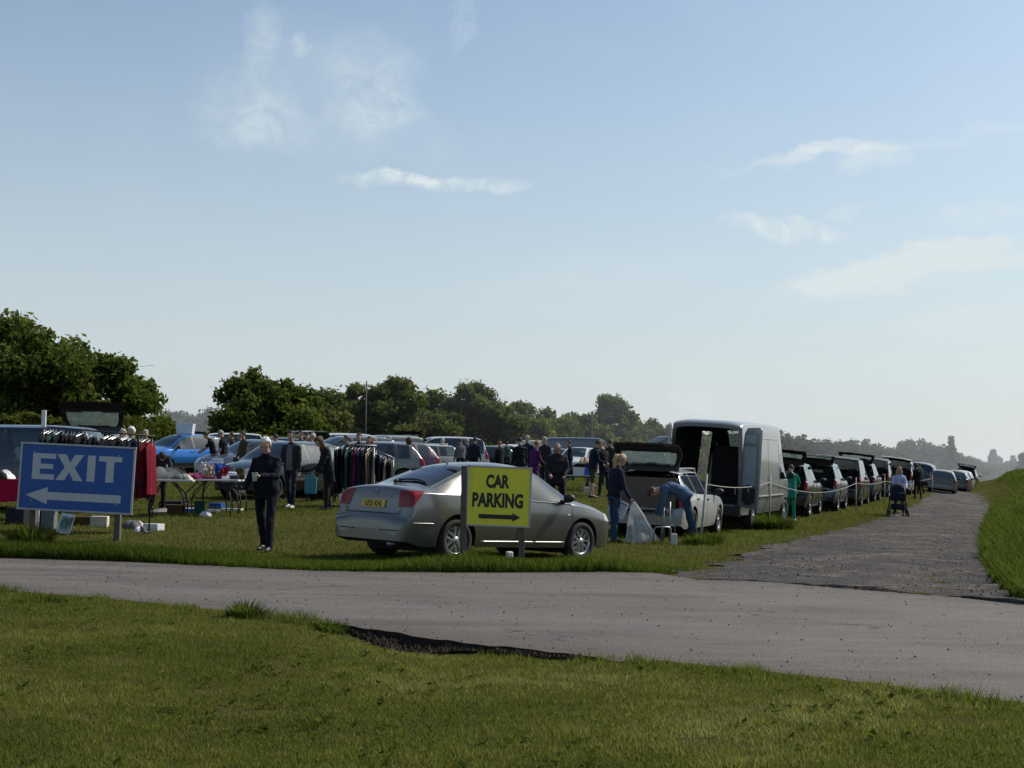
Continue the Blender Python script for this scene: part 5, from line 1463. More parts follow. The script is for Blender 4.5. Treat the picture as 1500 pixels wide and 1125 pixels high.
bend, bend_i = stand('person bent double in denim jacket and jeans behind the white estate', 1004, 27.6, 84, h=1.74, lean=92, nod=14, legs=((-14, 3), (-10, 6)), arms=((12, 8, 4, 0), (20, 8, 6, 0)), top='paledenim', bottom='denim', hair='brown', b=1.05, vox=.011, stance=.08)
big, _ = stand('grey-haired man in black jacket standing behind the bonnet of the silver car', 815, 35.0, 178, h=1.82, lean=8, nod=34, arms=((14, 12, 40, 30), (16, 12, 46, 30)), legs=((4, 3), (-4, 3)), top='charcoal', bottom='black', hair='grey', style='receding', b=1.22, coat=.12, vox=.012, skin=M_SKIN2)
puff, _ = stand('man in navy quilted jacket and shorts looking at a stall', 868, 43.0, -75, h=1.78, lean=8, nod=30, arms=((12, 8, 60, 20), (15, 8, 62, 20)), legs=((4, 3), (-6, 3)), top='navy', bottom='olive', shorts=True, hair='dark', b=1.1, coat=.06, vox=.013)
pur, _ = stand('red-haired woman in purple coat behind the silver car', 781, 42, -50, h=1.62, lean=6, nod=20, top='purple', bottom='black', hair='ginger', style='short', coat=.25, b=1.08, vox=.013, arms=((14, 9, 50, 25), (16, 9, 50, 25)))
drk, _ = stand('person in black jacket left of the woman in purple', 761, 43, 10, h=1.68, lean=4, nod=14, top='black', bottom='charcoal', hair='dark', coat=.1, vox=.013)
gre, _ = stand('person in bright green top and trousers leaning into the boot of the black estate', 1157, 41.0, -20, h=1.66, lean=14, nod=26, legs=((4, 2), (-3, 2)), arms=((40, 10, 34, 20), (44, 10, 30, 20)), top='green', bottom='green', hair='dark', b=1.12, coat=.16, vox=.012, shoes=M_SHOEW)
pram_w, pw_i = stand('fair-haired woman in pale blue top pushing a dark pushchair', 1317, 48.0, 172, h=1.68, lean=6, nod=14, legs=((14, 6), (-12, 8)), arms=((34, 10, 34, 14), (34, 10, 34, 14)), top='paleblue', bottom='charcoal', hair='blonde', style='long', vox=.012)
beh, _ = stand('dark figure partly hidden behind the ponytailed woman', 884, 44, 40, h=1.72, lean=10, nod=25, top='black', bottom='charcoal', hair='brown', vox=.016, coat=.1)
for lab, px, y, face, kw in [
    ('man in black T-shirt bending over a table near the blue crossover', 312, 50, 100, dict(h=1.76, lean=24, nod=24, top='black', bottom='charcoal', sleeve='short', arms=((34, 8, 24, 10), (30, 8, 24, 10)))),
    ('grey-haired man in black T-shirt beside the blue crossover', 327, 49, 80, dict(h=1.78, lean=8, nod=20, top='black', bottom='black', hair='grey', sleeve='short', b=1.1)),
    ('grey-haired man behind the clothes rail, leftmost of three heads', 178, 34, 170, dict(h=1.74, top='charcoal', bottom='navy', hair='grey')),
    ('white-haired person behind the clothes rail, middle of three heads', 192, 33.5, 150, dict(h=1.80, top='black', bottom='black', hair='white')),
    ('grey-haired person behind the clothes rail, right of three heads', 209, 34.5, 200, dict(h=1.72, top='black', bottom='navy', hair='grey')),
    ('fair-haired person behind the dark people carrier at the left edge', 11, 40, 160, dict(h=1.74, top='brown', bottom='navy', hair='blonde')),
    ('person in dark clothes sorting boxes under the clothes rail', 231, 30.8, 200, dict(h=1.66, lean=70, nod=8, top='charcoal', bottom='black', arms=((30, 6, 20, 5), (34, 6, 20, 5)))),
    ('person in dark top behind the rail of coats', 524, 41, 185, dict(h=1.72, top='charcoal', bottom='black', hair='dark')),
    ('person in black beside the rail of coats', 508, 44, 120, dict(h=1.64, top='black', bottom='navy', hair='dark')),
    ('person in brown hooded coat behind the silver car', 598, 45, 15, dict(h=1.60, top='brown', bottom='charcoal', hair='dark', b=1.2, coat=.2, hood=True)),
    ('person in grey jacket with brown hair in the crowd beyond the silver car roof', 674, 57, 20, dict(h=1.66, top='grey', bottom='navy', hair='brown', b=1.1)),
    ('grey-haired person beside the grey jacket in the crowd', 684, 60, 30, dict(h=1.68, top='navy', bottom='charcoal', hair='grey')),
    ('figure in red top under the raised tailgates', 659, 72, 0, dict(h=1.66, top='red', bottom='navy')),
    ('figure in pink top under the raised tailgates', 668, 73, 90, dict(h=1.62, top='pink', bottom='charcoal', hair='brown')),
    ('figure in crimson jacket under the raised tailgates', 651, 74, -60, dict(h=1.68, top='crimson', bottom='black')),
    ('figure in white shirt near the raised tailgates', 640, 70, 120, dict(h=1.70, top='white', bottom='navy')),
    ('figure in red cardigan left of the white off-roader', 706, 66, 45, dict(h=1.58, top='red', bottom='charcoal', hair='brown')),
    ('figure in magenta top right of the white off-roader', 760, 62, -20, dict(h=1.60, top='magenta', bottom='navy', hair='dark')),
    ('figure in brown jacket near the woman in purple', 796, 55, 0, dict(h=1.68, top='brown', bottom='charcoal', hair='ginger')),
    ('figure in black between the stalls behind the dark green hatchback', 352, 60, 100, dict(h=1.7, top='black', bottom='black')),
    ('figure in navy by the far cars behind the man in the open jacket', 448, 52, 200, dict(h=1.72, top='navy', bottom='black')),
    ('figure in olive coat by the rail of coats', 562, 55, 160, dict(h=1.66, top='olive', bottom='black', hair='grey')),
    ('figure in grey beside the far row behind the brown coat', 622, 64, 10, dict(h=1.7, top='grey', bottom='navy')),
    ('standing figure in blue-grey top by the cars at the bend of the track', 1348, 80, 20, dict(h=1.74, top='bottle', bottom='black')),
    ('figure in dark jacket between the pale blue van and the stall', 835, 60, 90, dict(h=1.7, top='black', bottom='navy')),
    ('figure in tan coat behind the man in the quilted jacket', 882, 52, -30, dict(h=1.62, top='tan', bottom='charcoal', hair='brown')),
]:
    kw.setdefault('vox', .016 if y < 46 else .022); kw.setdefault('fingers', y < 46)
    stand(lab, px, y, face, **kw)

# more of the dense rows in the middle of the field
for kind, paint, px, y, rz, op, lab in [
    ('hatch', 'silver', 232, 74, 195, False, 'silver hatchback behind the roof of the blue crossover'),
    ('estate', 'white', 205, 82, 185, False, 'white estate in the far row above the heads behind the clothes rail'),
    ('suv', 'grey', 385, 66, 205, False, 'grey off-roader behind the white-haired man'),
    ('hatch', 'white', 420, 74, 190, False, 'white hatchback roof behind the man in the open jacket'),
    ('estate', 'teal', 492, 70, 205, False, 'teal estate between the white van-like car and the grey car'),
    ('suv', 'silver', 500, 52, 215, False, 'silver off-roader with high roof behind the rail of coats'),
    ('hatch', 'purple', 560, 50, 212, False, 'plum coloured hatchback just left of the person in brown'),
    ('mpv', 'white', 640, 66, 200, False, 'white people carrier beyond the silver car roof'),
    ('hatch', 'black', 700, 72, 195, False, 'black hatchback behind the grey-haired person in the crowd'),
    ('estate', 'silver', 756, 84, 190, False, 'silver estate behind the person in black above the yellow sign'),
    ('hatch', 'bluegrey', 800, 82, 205, False, 'blue-grey hatchback behind the man in the black jacket'),
    ('suv', 'black', 912, 72, 200, True, 'black off-roader beyond the ponytailed woman'),
    ('estate', 'grey', 880, 84, 195, False, 'grey estate beyond the man in the quilted jacket'),
    ('mpv', 'black', 440, 86, 100, True, 'black people carrier with tailgate up near the hedge above the bench'),
    ('hatch', 'red', 300, 86, 190, False, 'red hatchback in the far row beyond the two people in black')]:
    make_car(kind, paint, lab, 'car', car_at(px, y, (0, 0), rad(rz)), rad(rz), op, gate_angle=92, priv=True)
for lab, px, y, face, kw in [
    ('person in navy with dark hair right of the crowd beyond the silver car roof', 694, 55, -20, dict(h=1.70, top='navy', bottom='black')),
    ('woman in red hat and dark coat between the silver car and the far row', 732, 54, 40, dict(h=1.58, top='black', bottom='black', hair='ginger', coat=.2)),
    ('man in charcoal coat just left of the man in the black jacket', 798, 47, 150, dict(h=1.70, top='charcoal', bottom='navy', hair='grey', coat=.15)),
    ('person in white top far behind the teal bag', 466, 60, 60, dict(h=1.66, top='white', bottom='navy')),
    ('person in black hood far behind the stooping person', 486, 56, -60, dict(h=1.68, top='black', bottom='black', hood=True)),
    ('person in navy coat browsing behind the white-haired man', 404, 48, 80, dict(h=1.66, top='navy', bottom='black', coat=.2)),
    ('man in grey jumper between the dark green hatchback and the bench', 440, 46, 160, dict(h=1.76, top='grey', bottom='denim')),
    ('person in purple top in the far crowd near the white estate', 580, 70, 0, dict(h=1.62, top='purple', bottom='black')),
    ('person in tan jacket in the far crowd near the domed tailgate', 612, 74, 30, dict(h=1.66, top='tan', bottom='charcoal')),
    ('person in black behind the white estate with roof rails', 646, 62, -40, dict(h=1.70, top='black', bottom='charcoal', hair='grey')),
    ('person in green jumper near the far crowd right of the yellow sign', 742, 70, 20, dict(h=1.68, top='bottle', bottom='navy')),
    ('person in charcoal right of the man in the quilted jacket', 892, 48, -40, dict(h=1.70, top='charcoal', bottom='black', hair='brown')),
    ('person in dark coat beyond the bonnet of the dark green hatchback', 340, 54, 100, dict(h=1.70, top='charcoal', bottom='black', coat=.2)),
    ('person in black coat browsing just left of the pale rail', 470, 38, 30, dict(h=1.66, top='black', bottom='black', hair='dark', coat=.25, lean=10, nod=26)),
    ('person in charcoal jacket behind the turquoise bag', 452, 41, -40, dict(h=1.72, top='charcoal', bottom='black', hair='grey', coat=.1, nod=22)),
    ('woman in navy coat behind the middle of the pale rail', 540, 38.5, 170, dict(h=1.62, top='navy', bottom='black', hair='brown', style='long', coat=.3)),
    ('man in olive jacket behind the bonnet of the dark green hatchback', 356, 46, 130, dict(h=1.74, top='olive', bottom='charcoal', hair='dark', coat=.1)),
    ('person in black stooping over goods right of the low stall table', 866, 49, -90, dict(h=1.70, top='black', bottom='navy', hair='dark', lean=30, nod=16)),
    ('person in navy fleece behind the red-haired woman', 772, 48, 160, dict(h=1.74, top='navy', bottom='black', hair='grey')),
    ('person in crimson top far behind the blue crossover', 288, 70, 0, dict(h=1.66, top='crimson', bottom='navy')),
    ('dark figure beside the pale people carrier near the pushchair', 1344, 70, 10, dict(h=1.72, top='black', bottom='black', coat=.1))]:
    kw.setdefault('vox', .018 if y < 50 else .022); kw.setdefault('fingers', y < 50)
    stand(lab, px, y, face, **kw)
# ------------------------------------------------------------------ signs
M_ALU = mat_plain('aluminium_edge', (.34, .35, .36), .45, .6, var=.2)
M_POST = mat_plain('weathered_wood', (.10, .085, .065), .9, var=.45, scale=18, bump=.5)
def mat_sign(name, col):
    t = NT(name); tc = t.n('ShaderNodeTexCoord').outputs['Object']
    a = t.noise(tc, 2.5, 6, .65); st = t.noise(t.n('ShaderNodeMapping', None, Vector=tc, Scale=(14, 1, 1.2)).outputs[0], 1.0, 5, .65); sc = t.noise(tc, 45, 4, .7)
    c = t.mix(t.math('MULTIPLY', t.math('SUBTRACT', st, .50, True), 1.5), col, tuple(q * .55 + .02 for q in col))
    c = t.mix(t.math('MULTIPLY', t.math('SUBTRACT', a, .45, True), .7), c, tuple(q * .7 + .06 for q in col))
    c = t.mix(t.math('MULTIPLY', t.math('SUBTRACT', sc, .66, True), 3.0), c, (.12, .11, .09))
    b = t.n('ShaderNodeBsdfPrincipled', None, Base_Color=c, Roughness=t.math('ADD', .35, t.math('MULTIPLY', a, .3)))
    t.t.links.new(t.bump(a, .12, .05), b.inputs['Normal'])
    return t.out(b.outputs[0])
M_SIGNBLUE = mat_sign('sign_blue', (.005, .072, .30))
M_SIGNYEL = mat_sign('sign_yellow', (.72, .66, .03))
M_SIGNWHITE = mat_plain('sign_white', (.44, .46, .49), .5, var=.10, scale=4)

def rect(u0, v0, u1, v1): return [(u0, v0), (u1, v0), (u1, v1), (u0, v1)]

def exit_sign():
    y = 23.2; p = at(109, y); zc = 1.075 - p.z
    root = thing('exit_sign', 'blue EXIT sign with white left-pointing arrow on two wooden posts in the verge', 'sign', p, rad(-3))
    Wd, Hd = 1.86, 1.07
    piv = Matrix.Translation((0, 0, zc)) @ Matrix.Rotation(rad(1.9), 4, 'Y')
    MB().box((0, 0, 0), (Wd, .018, Hd), 0, piv).build('panel', M_SIGNBLUE, root, bevel=.002)
    b = MB(); t = .032
    for c, d in (((0, 0, Hd / 2), (Wd + t * 2, .045, t)), ((0, 0, -Hd / 2), (Wd + t * 2, .045, t)), ((-Wd / 2 - t / 4, 0, 0), (t, .041, Hd - t)), ((Wd / 2 + t / 4, 0, 0), (t, .041, Hd - t))): b.box(c, d, 0, piv)
    b.build('frame', M_ALU, root, bevel=.004)
    def uv(pts): return [((u - .5) * Wd, (.5 - v) * Hd) for u, v in pts]
    T, B = .145, .54; hh = B - T
    sh = {
     'E': [(.10, T), (.305, T), (.305, T + .075), (.17, T + .075), (.17, T + .158), (.285, T + .158), (.285, T + .232), (.17, T + .232), (.17, B - .08), (.30, B - .08), (.30, B), (.10, B)],
     'X': [(.315, T), (.40, T), (.435, T + .125), (.475, T), (.555, T), (.478, T + .205), (.556, B), (.472, B), (.432, B - .125), (.392, B), (.312, B), (.390, T + .195)],
     'I': [(.59, T), (.66, T), (.66, B), (.59, B)],
     'T': [(.69, T), (.895, T), (.895, T + .08), (.828, T + .08), (.828, B), (.757, B), (.757, T + .08), (.69, T + .08)],
    }
    for k, pts in sh.items():
        b = MB(); b.poly(uv(pts), .002, 0, piv @ Matrix.Translation((0, -.0095, 0))); o = b.build('letter', M_SIGNWHITE, root); o['label'] = 'white letter ' + k
    ar = [(.055, .785), (.25, .655), (.25, .728), (.905, .728), (.905, .848), (.25, .848), (.25, .915)]
    for x in (-.72, .68):
        for z in (-.40, .40): MB().ball((x, -.012, z), (.016, .008, .016), 0, 10, piv).build('bolt', M_ALU, root)
    MB().poly(uv(ar), .002, 0, piv @ Matrix.Translation((0, -.0095, 0))).build('arrow', M_SIGNWHITE, root)
    for x in (-.72, .68):
        MB().box((x, .075, (zc + .42) / 2 - .1), (.10, .09, zc + .62)).build('post', M_POST, root, bevel=.006)
exit_sign()

def parking_sign():
    y = 20.35; p = at(729, y); zc = .93 - p.z
    root = thing('car_parking_sign', 'yellow CAR PARKING sign with black right-pointing arrow in front of the silver car', 'sign', p, rad(3))
    Wd, Hd = .89, .84
    piv = Matrix.Translation((0, 0, zc)) @ Matrix.Rotation(rad(1.4), 4, 'Y')
    MB().box((0, 0, 0), (Wd, .016, Hd), 0, piv).build('panel', M_SIGNYEL, root, bevel=.002)
    b = MB(); t = .024
    for c, d in (((0, 0, Hd / 2), (Wd + t * 2, .036, t)), ((0, 0, -Hd / 2), (Wd + t * 2, .036, t)), ((-Wd / 2 - t / 4, 0, 0), (t, .033, Hd - t)), ((Wd / 2 + t / 4, 0, 0), (t, .033, Hd - t))): b.box(c, d, 0, piv)
    b.build('frame', M_ALU, root, bevel=.003)
    for word, wx, top, bot, cx in (('CAR', .338, .128, .362, .475), ('PARKING', .728, .438, .692, .485)):
        me, co = text_mesh(word, 1.0, .046)
        co = co.copy(); x0, x1, z0, z1 = co[:, 0].min(), co[:, 0].max(), co[:, 2].min(), co[:, 2].max()
        hz = (bot - top) * Hd
        co[:, 0] = (co[:, 0] - (x0 + x1) / 2) / (x1 - x0) * wx + (cx - .5) * Wd; co[:, 2] = (co[:, 2] - z0) / (z1 - z0) * hz + (.5 - bot) * Hd; co[:, 1] = -.0105
        q = np.array([piv @ Vector(v) for v in co], np.float32); me.vertices.foreach_set('co', q.ravel()); me.update(); me.materials.append(M_BLACK)
        o = obj('lettering', me, root); o['label'] = 'black word ' + word
    def uv(pts): return [((u - .5) * Wd, (.5 - v) * Hd) for u, v in pts]
    MB().poly(uv([(.19, .805), (.73, .805), (.73, .768), (.86, .843), (.73, .918), (.73, .880), (.19, .880)]), .002, 0, piv @ Matrix.Translation((0, -.009, 0))).build('arrow', M_BLACK, root)
    MB().box((-Wd / 2 - .055, .03, (zc + .42) / 2 - .15), (.085, .10, zc + .74), 0).build('post', M_POST, root, bevel=.006)
    MB().box((.34, .07, (zc + .3) / 2 - .15), (.085, .09, zc + .60), 0).build('post', M_POST, root, bevel=.006)
parking_sign()

# ------------------------------------------------------------------ stalls: rails, garments, tables, goods
M_STEEL = mat_plain('grey_steel', (.26, .27, .28), .4, .8, var=.2)
M_BLKMET = mat_plain('black_metal', (.02, .02, .022), .5, .3, var=.3)
M_TABLE = mat_plain('pale_plastic_top', (.50, .50, .47), .6, var=.12)
M_WHITEP = mat_plain('white_plastic', (.62, .63, .64), .45, var=.1)
M_CARD = mat_plain('cardboard_brown', (.22, .15, .09), .9, var=.25)
M_BLUEP = mat_plain('blue_plastic', (.01, .10, .48), .4, var=.15)
M_WOOD = mat_plain('brown_wood', (.12, .07, .04), .7, var=.35, scale=12)

def garment_mesh(w, h, seed):
    r = np.random.default_rng(seed); nr, nc = 18, 28; V = []
    ph = r.random(6) * 6
    for i in range(nr + 1):
        t = i / nr; z = -h * t
        hw = w * (.10 + .90 * sm(0, .10, t)) * (1 - .10 * sm(.12, .5, t) + .06 * t) / 2
        th = (.014 + .028 * sm(0, .2, t)) * (1 + .35 * math.sin(3 * t + ph[0]))
        for k in range(nc):
            q = 2 * PI * k / nc
            yv = hw * math.cos(q); fold = .018 * t * math.sin(yv * 42 + ph[1] + 2 * t) + .012 * t * math.sin(yv * 80 + ph[2])
            V.append((th * math.sin(q) + fold + .03 * t * math.sin(ph[3]), yv + .012 * math.sin(t * 6 + ph[4]), z - .03 * t * (abs(yv) / max(hw, .01)) * (1 if t < .15 else .4) + .01 * math.sin(q * 5 + ph[5]) * (t > .95)))
    V = np.array(V); idx = np.arange((nr + 1) * nc).reshape(nr + 1, nc)
    nx = np.roll(idx, -1, 1)
    Fi = np.stack([idx[:-1].ravel(), nx[:-1].ravel(), nx[1:].ravel(), idx[1:].ravel()], 1)
    return V, Fi
def rail(label, pxa, pxb, y, za, zb, n, colours, glabel, ggroup, dy=0.0, hrange=(.75, 1.05), special=None, metal=None, seed=0):
    a, b_ = at(pxa, y), at(pxb, y + dy); metal = metal or M_BLKMET
    root = thing('clothes_rail', label, 'clothes rail', a)
    A = Vector((0, 0, za)); B = Vector((b_.x - a.x, b_.y - a.y, zb + b_.z - a.z))
    MB().tube([A - (B - A).normalized() * .06, B + (B - A).normalized() * .06], .014, 0, 8).build('bar', metal, root)
    for P in (A, B):
        base = Vector((P.x, P.y, 0 if P is A else b_.z - a.z))
        MB().tube([P, base], .014, 0, 8).build('upright', metal, root)
        MB().tube([base + Vector((0, -.28, .03)), base + Vector((0, .28, .03))], .016, 0, 8).build('foot', metal, root)
    r = random.Random(seed)
    meshes = [garment_mesh(.44 + .05 * (k % 3), hrange[0] + (hrange[1] - hrange[0]) * k / 4, seed * 10 + k) for k in range(5)]
    ang = math.atan2(B.y - A.y, B.x - A.x)
    cache = {}
    for i in range(n):
        t = (i + .5 + r.uniform(-.25, .25)) / n
        P = a + A.lerp(B, t)
        col, lab, hk = r.choice(colours), glabel, r.randrange(5)
        grp = ggroup
        if special and i in special: col, lab, hk = special[i]; grp = None
        key = (hk, col)
        if key not in cache: cache[key] = mesh_np('garment', *meshes[hk], [CL[col]], smooth=True)
        o = obj('hanging_garment', cache[key]); o.location = P - Vector((0, 0, .10)); o.rotation_euler = (0, 0, ang + r.uniform(-.35, .35))
        tag(o, lab, 'garment', grp)
        hm = pm('hanger', lambda: MB().tube([(0, -.19, -.02), (0, 0, .045), (0, .19, -.02)], .006, 0, 5).tube([(0, 0, .045), (0, 0, .085), (0, .02, .11), (0, .0, .125)], .003, 0, 4).mesh('hanger', [M_STEEL]))
        obj('hanger', hm, o)
    return root
rail('black clothes rail packed with garments behind the blue EXIT sign', 60, 218, 24.9, 1.80, 1.70, 30, ['black', 'navy', 'charcoal', 'black', 'black', 'charcoal', 'bottle'], 'dark garment hanging tightly packed on the rail behind the blue sign', 'garments packed on the rail behind the sign',
     hrange=(.72, .98), special={28: ('red', 'bright red dress hanging at the right end of the rail behind the blue sign', 4), 29: ('crimson', 'crimson garment, last on the rail behind the blue sign', 3), 27: ('red', 'dark red long top beside the bright red dress on the rail', 4)}, seed=3)
rail('pale clothes rail with coats between the stooping person and the silver car', 488, 546, 33.5, 1.45, 1.45, 15, ['black', 'navy', 'charcoal', 'black', 'navy', 'black', 'brown'], 'dark coat hanging on the pale rail left of the silver car', 'coats on the pale rail', hrange=(.85, 1.05),
     special={8: ('magenta', 'magenta garment hanging in the middle of the pale rail', 3), 13: ('tan', 'tan coat near the right end of the pale rail', 2), 5: ('bottle', 'dark green garment on the pale rail of coats', 2)}, metal=M_STEEL, seed=5)
rail('low clothes rail of mixed tops just left of the silver car roof', 549, 575, 36, 1.30, 1.10, 9, ['charcoal', 'black', 'tan', 'navy', 'black', 'charcoal', 'black'], 'mixed coloured top on the low rail beside the silver car', 'tops on the low rail', hrange=(.6, .8), metal=M_STEEL, seed=8)

def folding_table(label, px, y, w, rot=0, d=.72, hgt=.74, topmat=None, legs='black'):
    p = at(px, y); root = thing('folding_table', label, 'table', p, rad(rot))
    MB().box((0, 0, hgt - .02), (w, d, .04)).build('tabletop', topmat or M_TABLE, root, bevel=.012)
    m = M_BLKMET if legs == 'black' else M_STEEL
    for sx in (-1, 1):
        x = sx * (w / 2 - .16); xi = sx * (w / 2 - .42)
        for sy in (-1, 1):
            MB().tube([(xi, sy * d * .36, hgt - .05), (x - sx * .03, sy * d * .38, hgt * .62), (x + sx * .02, sy * d * .42, hgt * .3), (x, sy * d * .44, -.01)], .014, 0, 8).build('leg', m, root)
        MB().tube([(x + sx * .02, -d * .42, hgt * .34), (x + sx * .02, d * .42, hgt * .34)], .012, 0, 6).build('leg_brace', m, root)
        MB().tube([(x, 0, hgt * .34), (sx * .12, 0, hgt - .05)], .010, 0, 6).build('leg_brace', m, root)
    return root, p, hgt

def heap(name, label, cat, base, loc, r, mats, seed, flat=.5, group=None):
    """soft irregular heap of cloth"""
    rr = np.random.default_rng(seed); nr, nc = 10, 26; V = []
    ph = rr.random(8) * 6
    for i in range(nr + 1):
        t = i / nr
        for k in range(nc):
            q = 2 * PI * k / nc
            rad_ = r * math.sin(t * PI / 2) * (1 + .22 * math.sin(3 * q + ph[0]) + .12 * math.sin(7 * q + ph[1] + 3 * t))
            z = r * flat * math.cos(t * PI / 2) * (1 + .25 * math.sin(4 * q + ph[2]) * math.sin(t * 3)) + .03 * r * math.sin(11 * q + 9 * t + ph[3])
            V.append((rad_ * math.cos(q), rad_ * .7 * math.sin(q), max(z, 0.0)))
    idx = np.arange((nr + 1) * nc).reshape(nr + 1, nc); nx = np.roll(idx, -1, 1)
    Fi = np.stack([idx[:-1].ravel(), idx[1:].ravel(), nx[1:].ravel(), nx[:-1].ravel()], 1)
    fm = ((idx[:-1] % nc) * len(mats) // nc).ravel()
    o = obj(name, mesh_np(name, np.array(V), Fi, mats, fmat=fm, smooth=True)); o.location = Vector(base) + Vector(loc)
    o.rotation_euler = (0, 0, seed * 1.3)
    return tag(o, label, cat, group)
def boxy(name, label, cat, base, loc, dim, mat, rot=0, bevel=.006, lidm=None, group=None, tilt=0):
    b = MB(); b.box((0, 0, dim[2] / 2), dim)
    if lidm: b.box((0, 0, dim[2] + .01), (dim[0] + .012, dim[1] + .012, .022), 1)
    o = b.build(name, [mat, lidm] if lidm else mat, None, bevel=bevel); o.location = Vector(base) + Vector(loc); o.rotation_euler = (rad(tilt), 0, rad(rot))
    return tag(o, label, cat, group)
def tub(name, label, cat, base, loc, dim, mat, taper=1.15):
    w, d, h = dim; b = MB(); t = .012
    lo = [(-w / 2, -d / 2, 0), (w / 2, -d / 2, 0), (w / 2, d / 2, 0), (-w / 2, d / 2, 0)]; hi = [(x * taper, y * taper, h) for x, y, _ in lo]
    hin = [(x * (taper - t * 2 / w), y * (taper - t * 2 / d), h) for x, y, _ in lo]; lin = [(x * .95, y * .95, .02) for x, y, _ in lo]
    vs = lo + hi + hin + lin
    fs = [(3, 2, 1, 0)] + [(i, (i + 1) % 4, 4 + (i + 1) % 4, 4 + i) for i in range(4)] + [(4 + i, 4 + (i + 1) % 4, 8 + (i + 1) % 4, 8 + i) for i in range(4)] + [(8 + i, 8 + (i + 1) % 4, 12 + (i + 1) % 4, 12 + i) for i in range(4)] + [(12, 13, 14, 15)]
    b.add(vs, fs); b.tube([Vector(v) * 1.0 for v in hi] + [Vector(hi[0])], .012, 0, 5)
    o = b.build(name, mat); o.location = Vector(base) + Vector(loc); return tag(o, label, cat)
def cup(label, base, loc, s=1.0):
    b = MB(); b.lathe([(.001, .0), (.028 * s, 0), (.040 * s, .11 * s), (.043 * s, .113 * s), (.038 * s, .113 * s), (.035 * s, .1 * s), (.001, .1 * s)], 0, 18)
    o = b.build('paper_cup', M_WHITEP); o.location = Vector(base) + Vector(loc); return tag(o, label, 'cup')
def toy(label, base, loc, mat, seed, s=1.0):
    b = MB(); b.ball((0, 0, .09 * s), (.07 * s, .06 * s, .09 * s)); b.ball((0, -.01, .22 * s), (.06 * s, .055 * s, .058 * s))
    for sx in (-1, 1): b.ball((sx * .045 * s, 0, .275 * s), .022 * s); b.ball((sx * .075 * s, -.02, .12 * s), (.028 * s, .028 * s, .055 * s)); b.ball((sx * .045 * s, -.06 * s, .035 * s), (.03 * s, .05 * s, .03 * s))
    b.ball((0, -.06 * s, .205 * s), (.025 * s, .02 * s, .02 * s))
    o = b.build('soft_toy', mat); o.location = Vector(base) + Vector(loc); o.rotation_euler = (0, 0, seed); return tag(o, label, 'soft toy')

t1, q1, h1 = folding_table('folding table with black legs right of the red dress', 246, 28.9, 1.0, 8)
heap('clothes_heap', 'heap of grey and black clothes sliding off the table right of the red dress', 'clothes heap', q1, (-.12, 0, h1), .42, [CL['grey'], CL['charcoal'], CL['black']], 3, .55)
heap('clothes_heap', 'pale grey clothes on the same table, nearer its right end', 'clothes heap', q1, (.28, -.05, h1), .26, [CL['cream'], CL['grey']], 4, .4)
t2, q2, h2 = folding_table('long folding table with black curved legs loaded with toys and clothes', 309, 29.6, 1.28, -3)
heap('clothes_heap', 'pink and magenta clothes heaped on the left of the long table', 'clothes heap', q2, (-.30, 0, h2), .34, [CL['pink'], CL['magenta'], CL['purple']], 6, .32)
heap('clothes_heap', 'dark clothes heaped at the far left end of the long table', 'clothes heap', q2, (-.56, .08, h2), .22, [CL['black'], CL['charcoal']], 7, .5)
toy('brown teddy bear sitting on the long table', q2, (-.06, .05, h2), CL['tan'], .3, 1.0)
toy('white soft toy beside the teddy bear on the long table', q2, (-.22, .16, h2 + .05), CL['cream'], -.4, 1.05)
toy('dark blue soft toy behind the teddy bear on the long table', q2, (.08, .20, h2), CL['blue'], .1, 1.15)
toy('red soft toy near the middle of the long table', q2, (.20, .0, h2), CL['red'], .5, .8)
boxy('book', 'blue picture book propped up on the long table', 'book', q2, (.12, .24, h2 + .02), (.22, .03, .30), M_BLUEP, 10, .003, tilt=-14)
boxy('shoe_box', 'white box on the right half of the long table', 'box', q2, (.42, .12, h2), (.28, .2, .11), M_WHITEP, 12, .004)
boxy('jar_tray', 'dark low box of jars near the right end of the long table', 'box', q2, (.50, -.12, h2), (.18, .14, .08), M_BLACK, -6, .004)
for k, (xx, yy, mm_) in enumerate(((.30, -.16, M_WHITEP), (-.1, -.2, M_CARD), (.35, .22, M_BLUEP))):
    boxy('trinket_box', ['small white box at the front edge of the long table', 'small brown box at the front edge of the long table', 'small blue box at the back of the long table'][k], 'box', q2, (xx, yy, h2), (.12, .09, .07 + .03 * k), mm_, 20 * k, .004)
t3, q3, h3 = folding_table('shorter pale table behind the long one in front of the dark green hatchback', 346, 30.6, .60, -4, d=.6)
cup('white paper cup standing on the pale table end', q3, (.17, -.15, h3), 1.7)
heap('clothes_heap', 'white cloth bundle on the pale table beside the paper cup', 'clothes heap', q3, (-.12, 0, h3), .2, [CL['white'], CL['cream']], 9, .6)
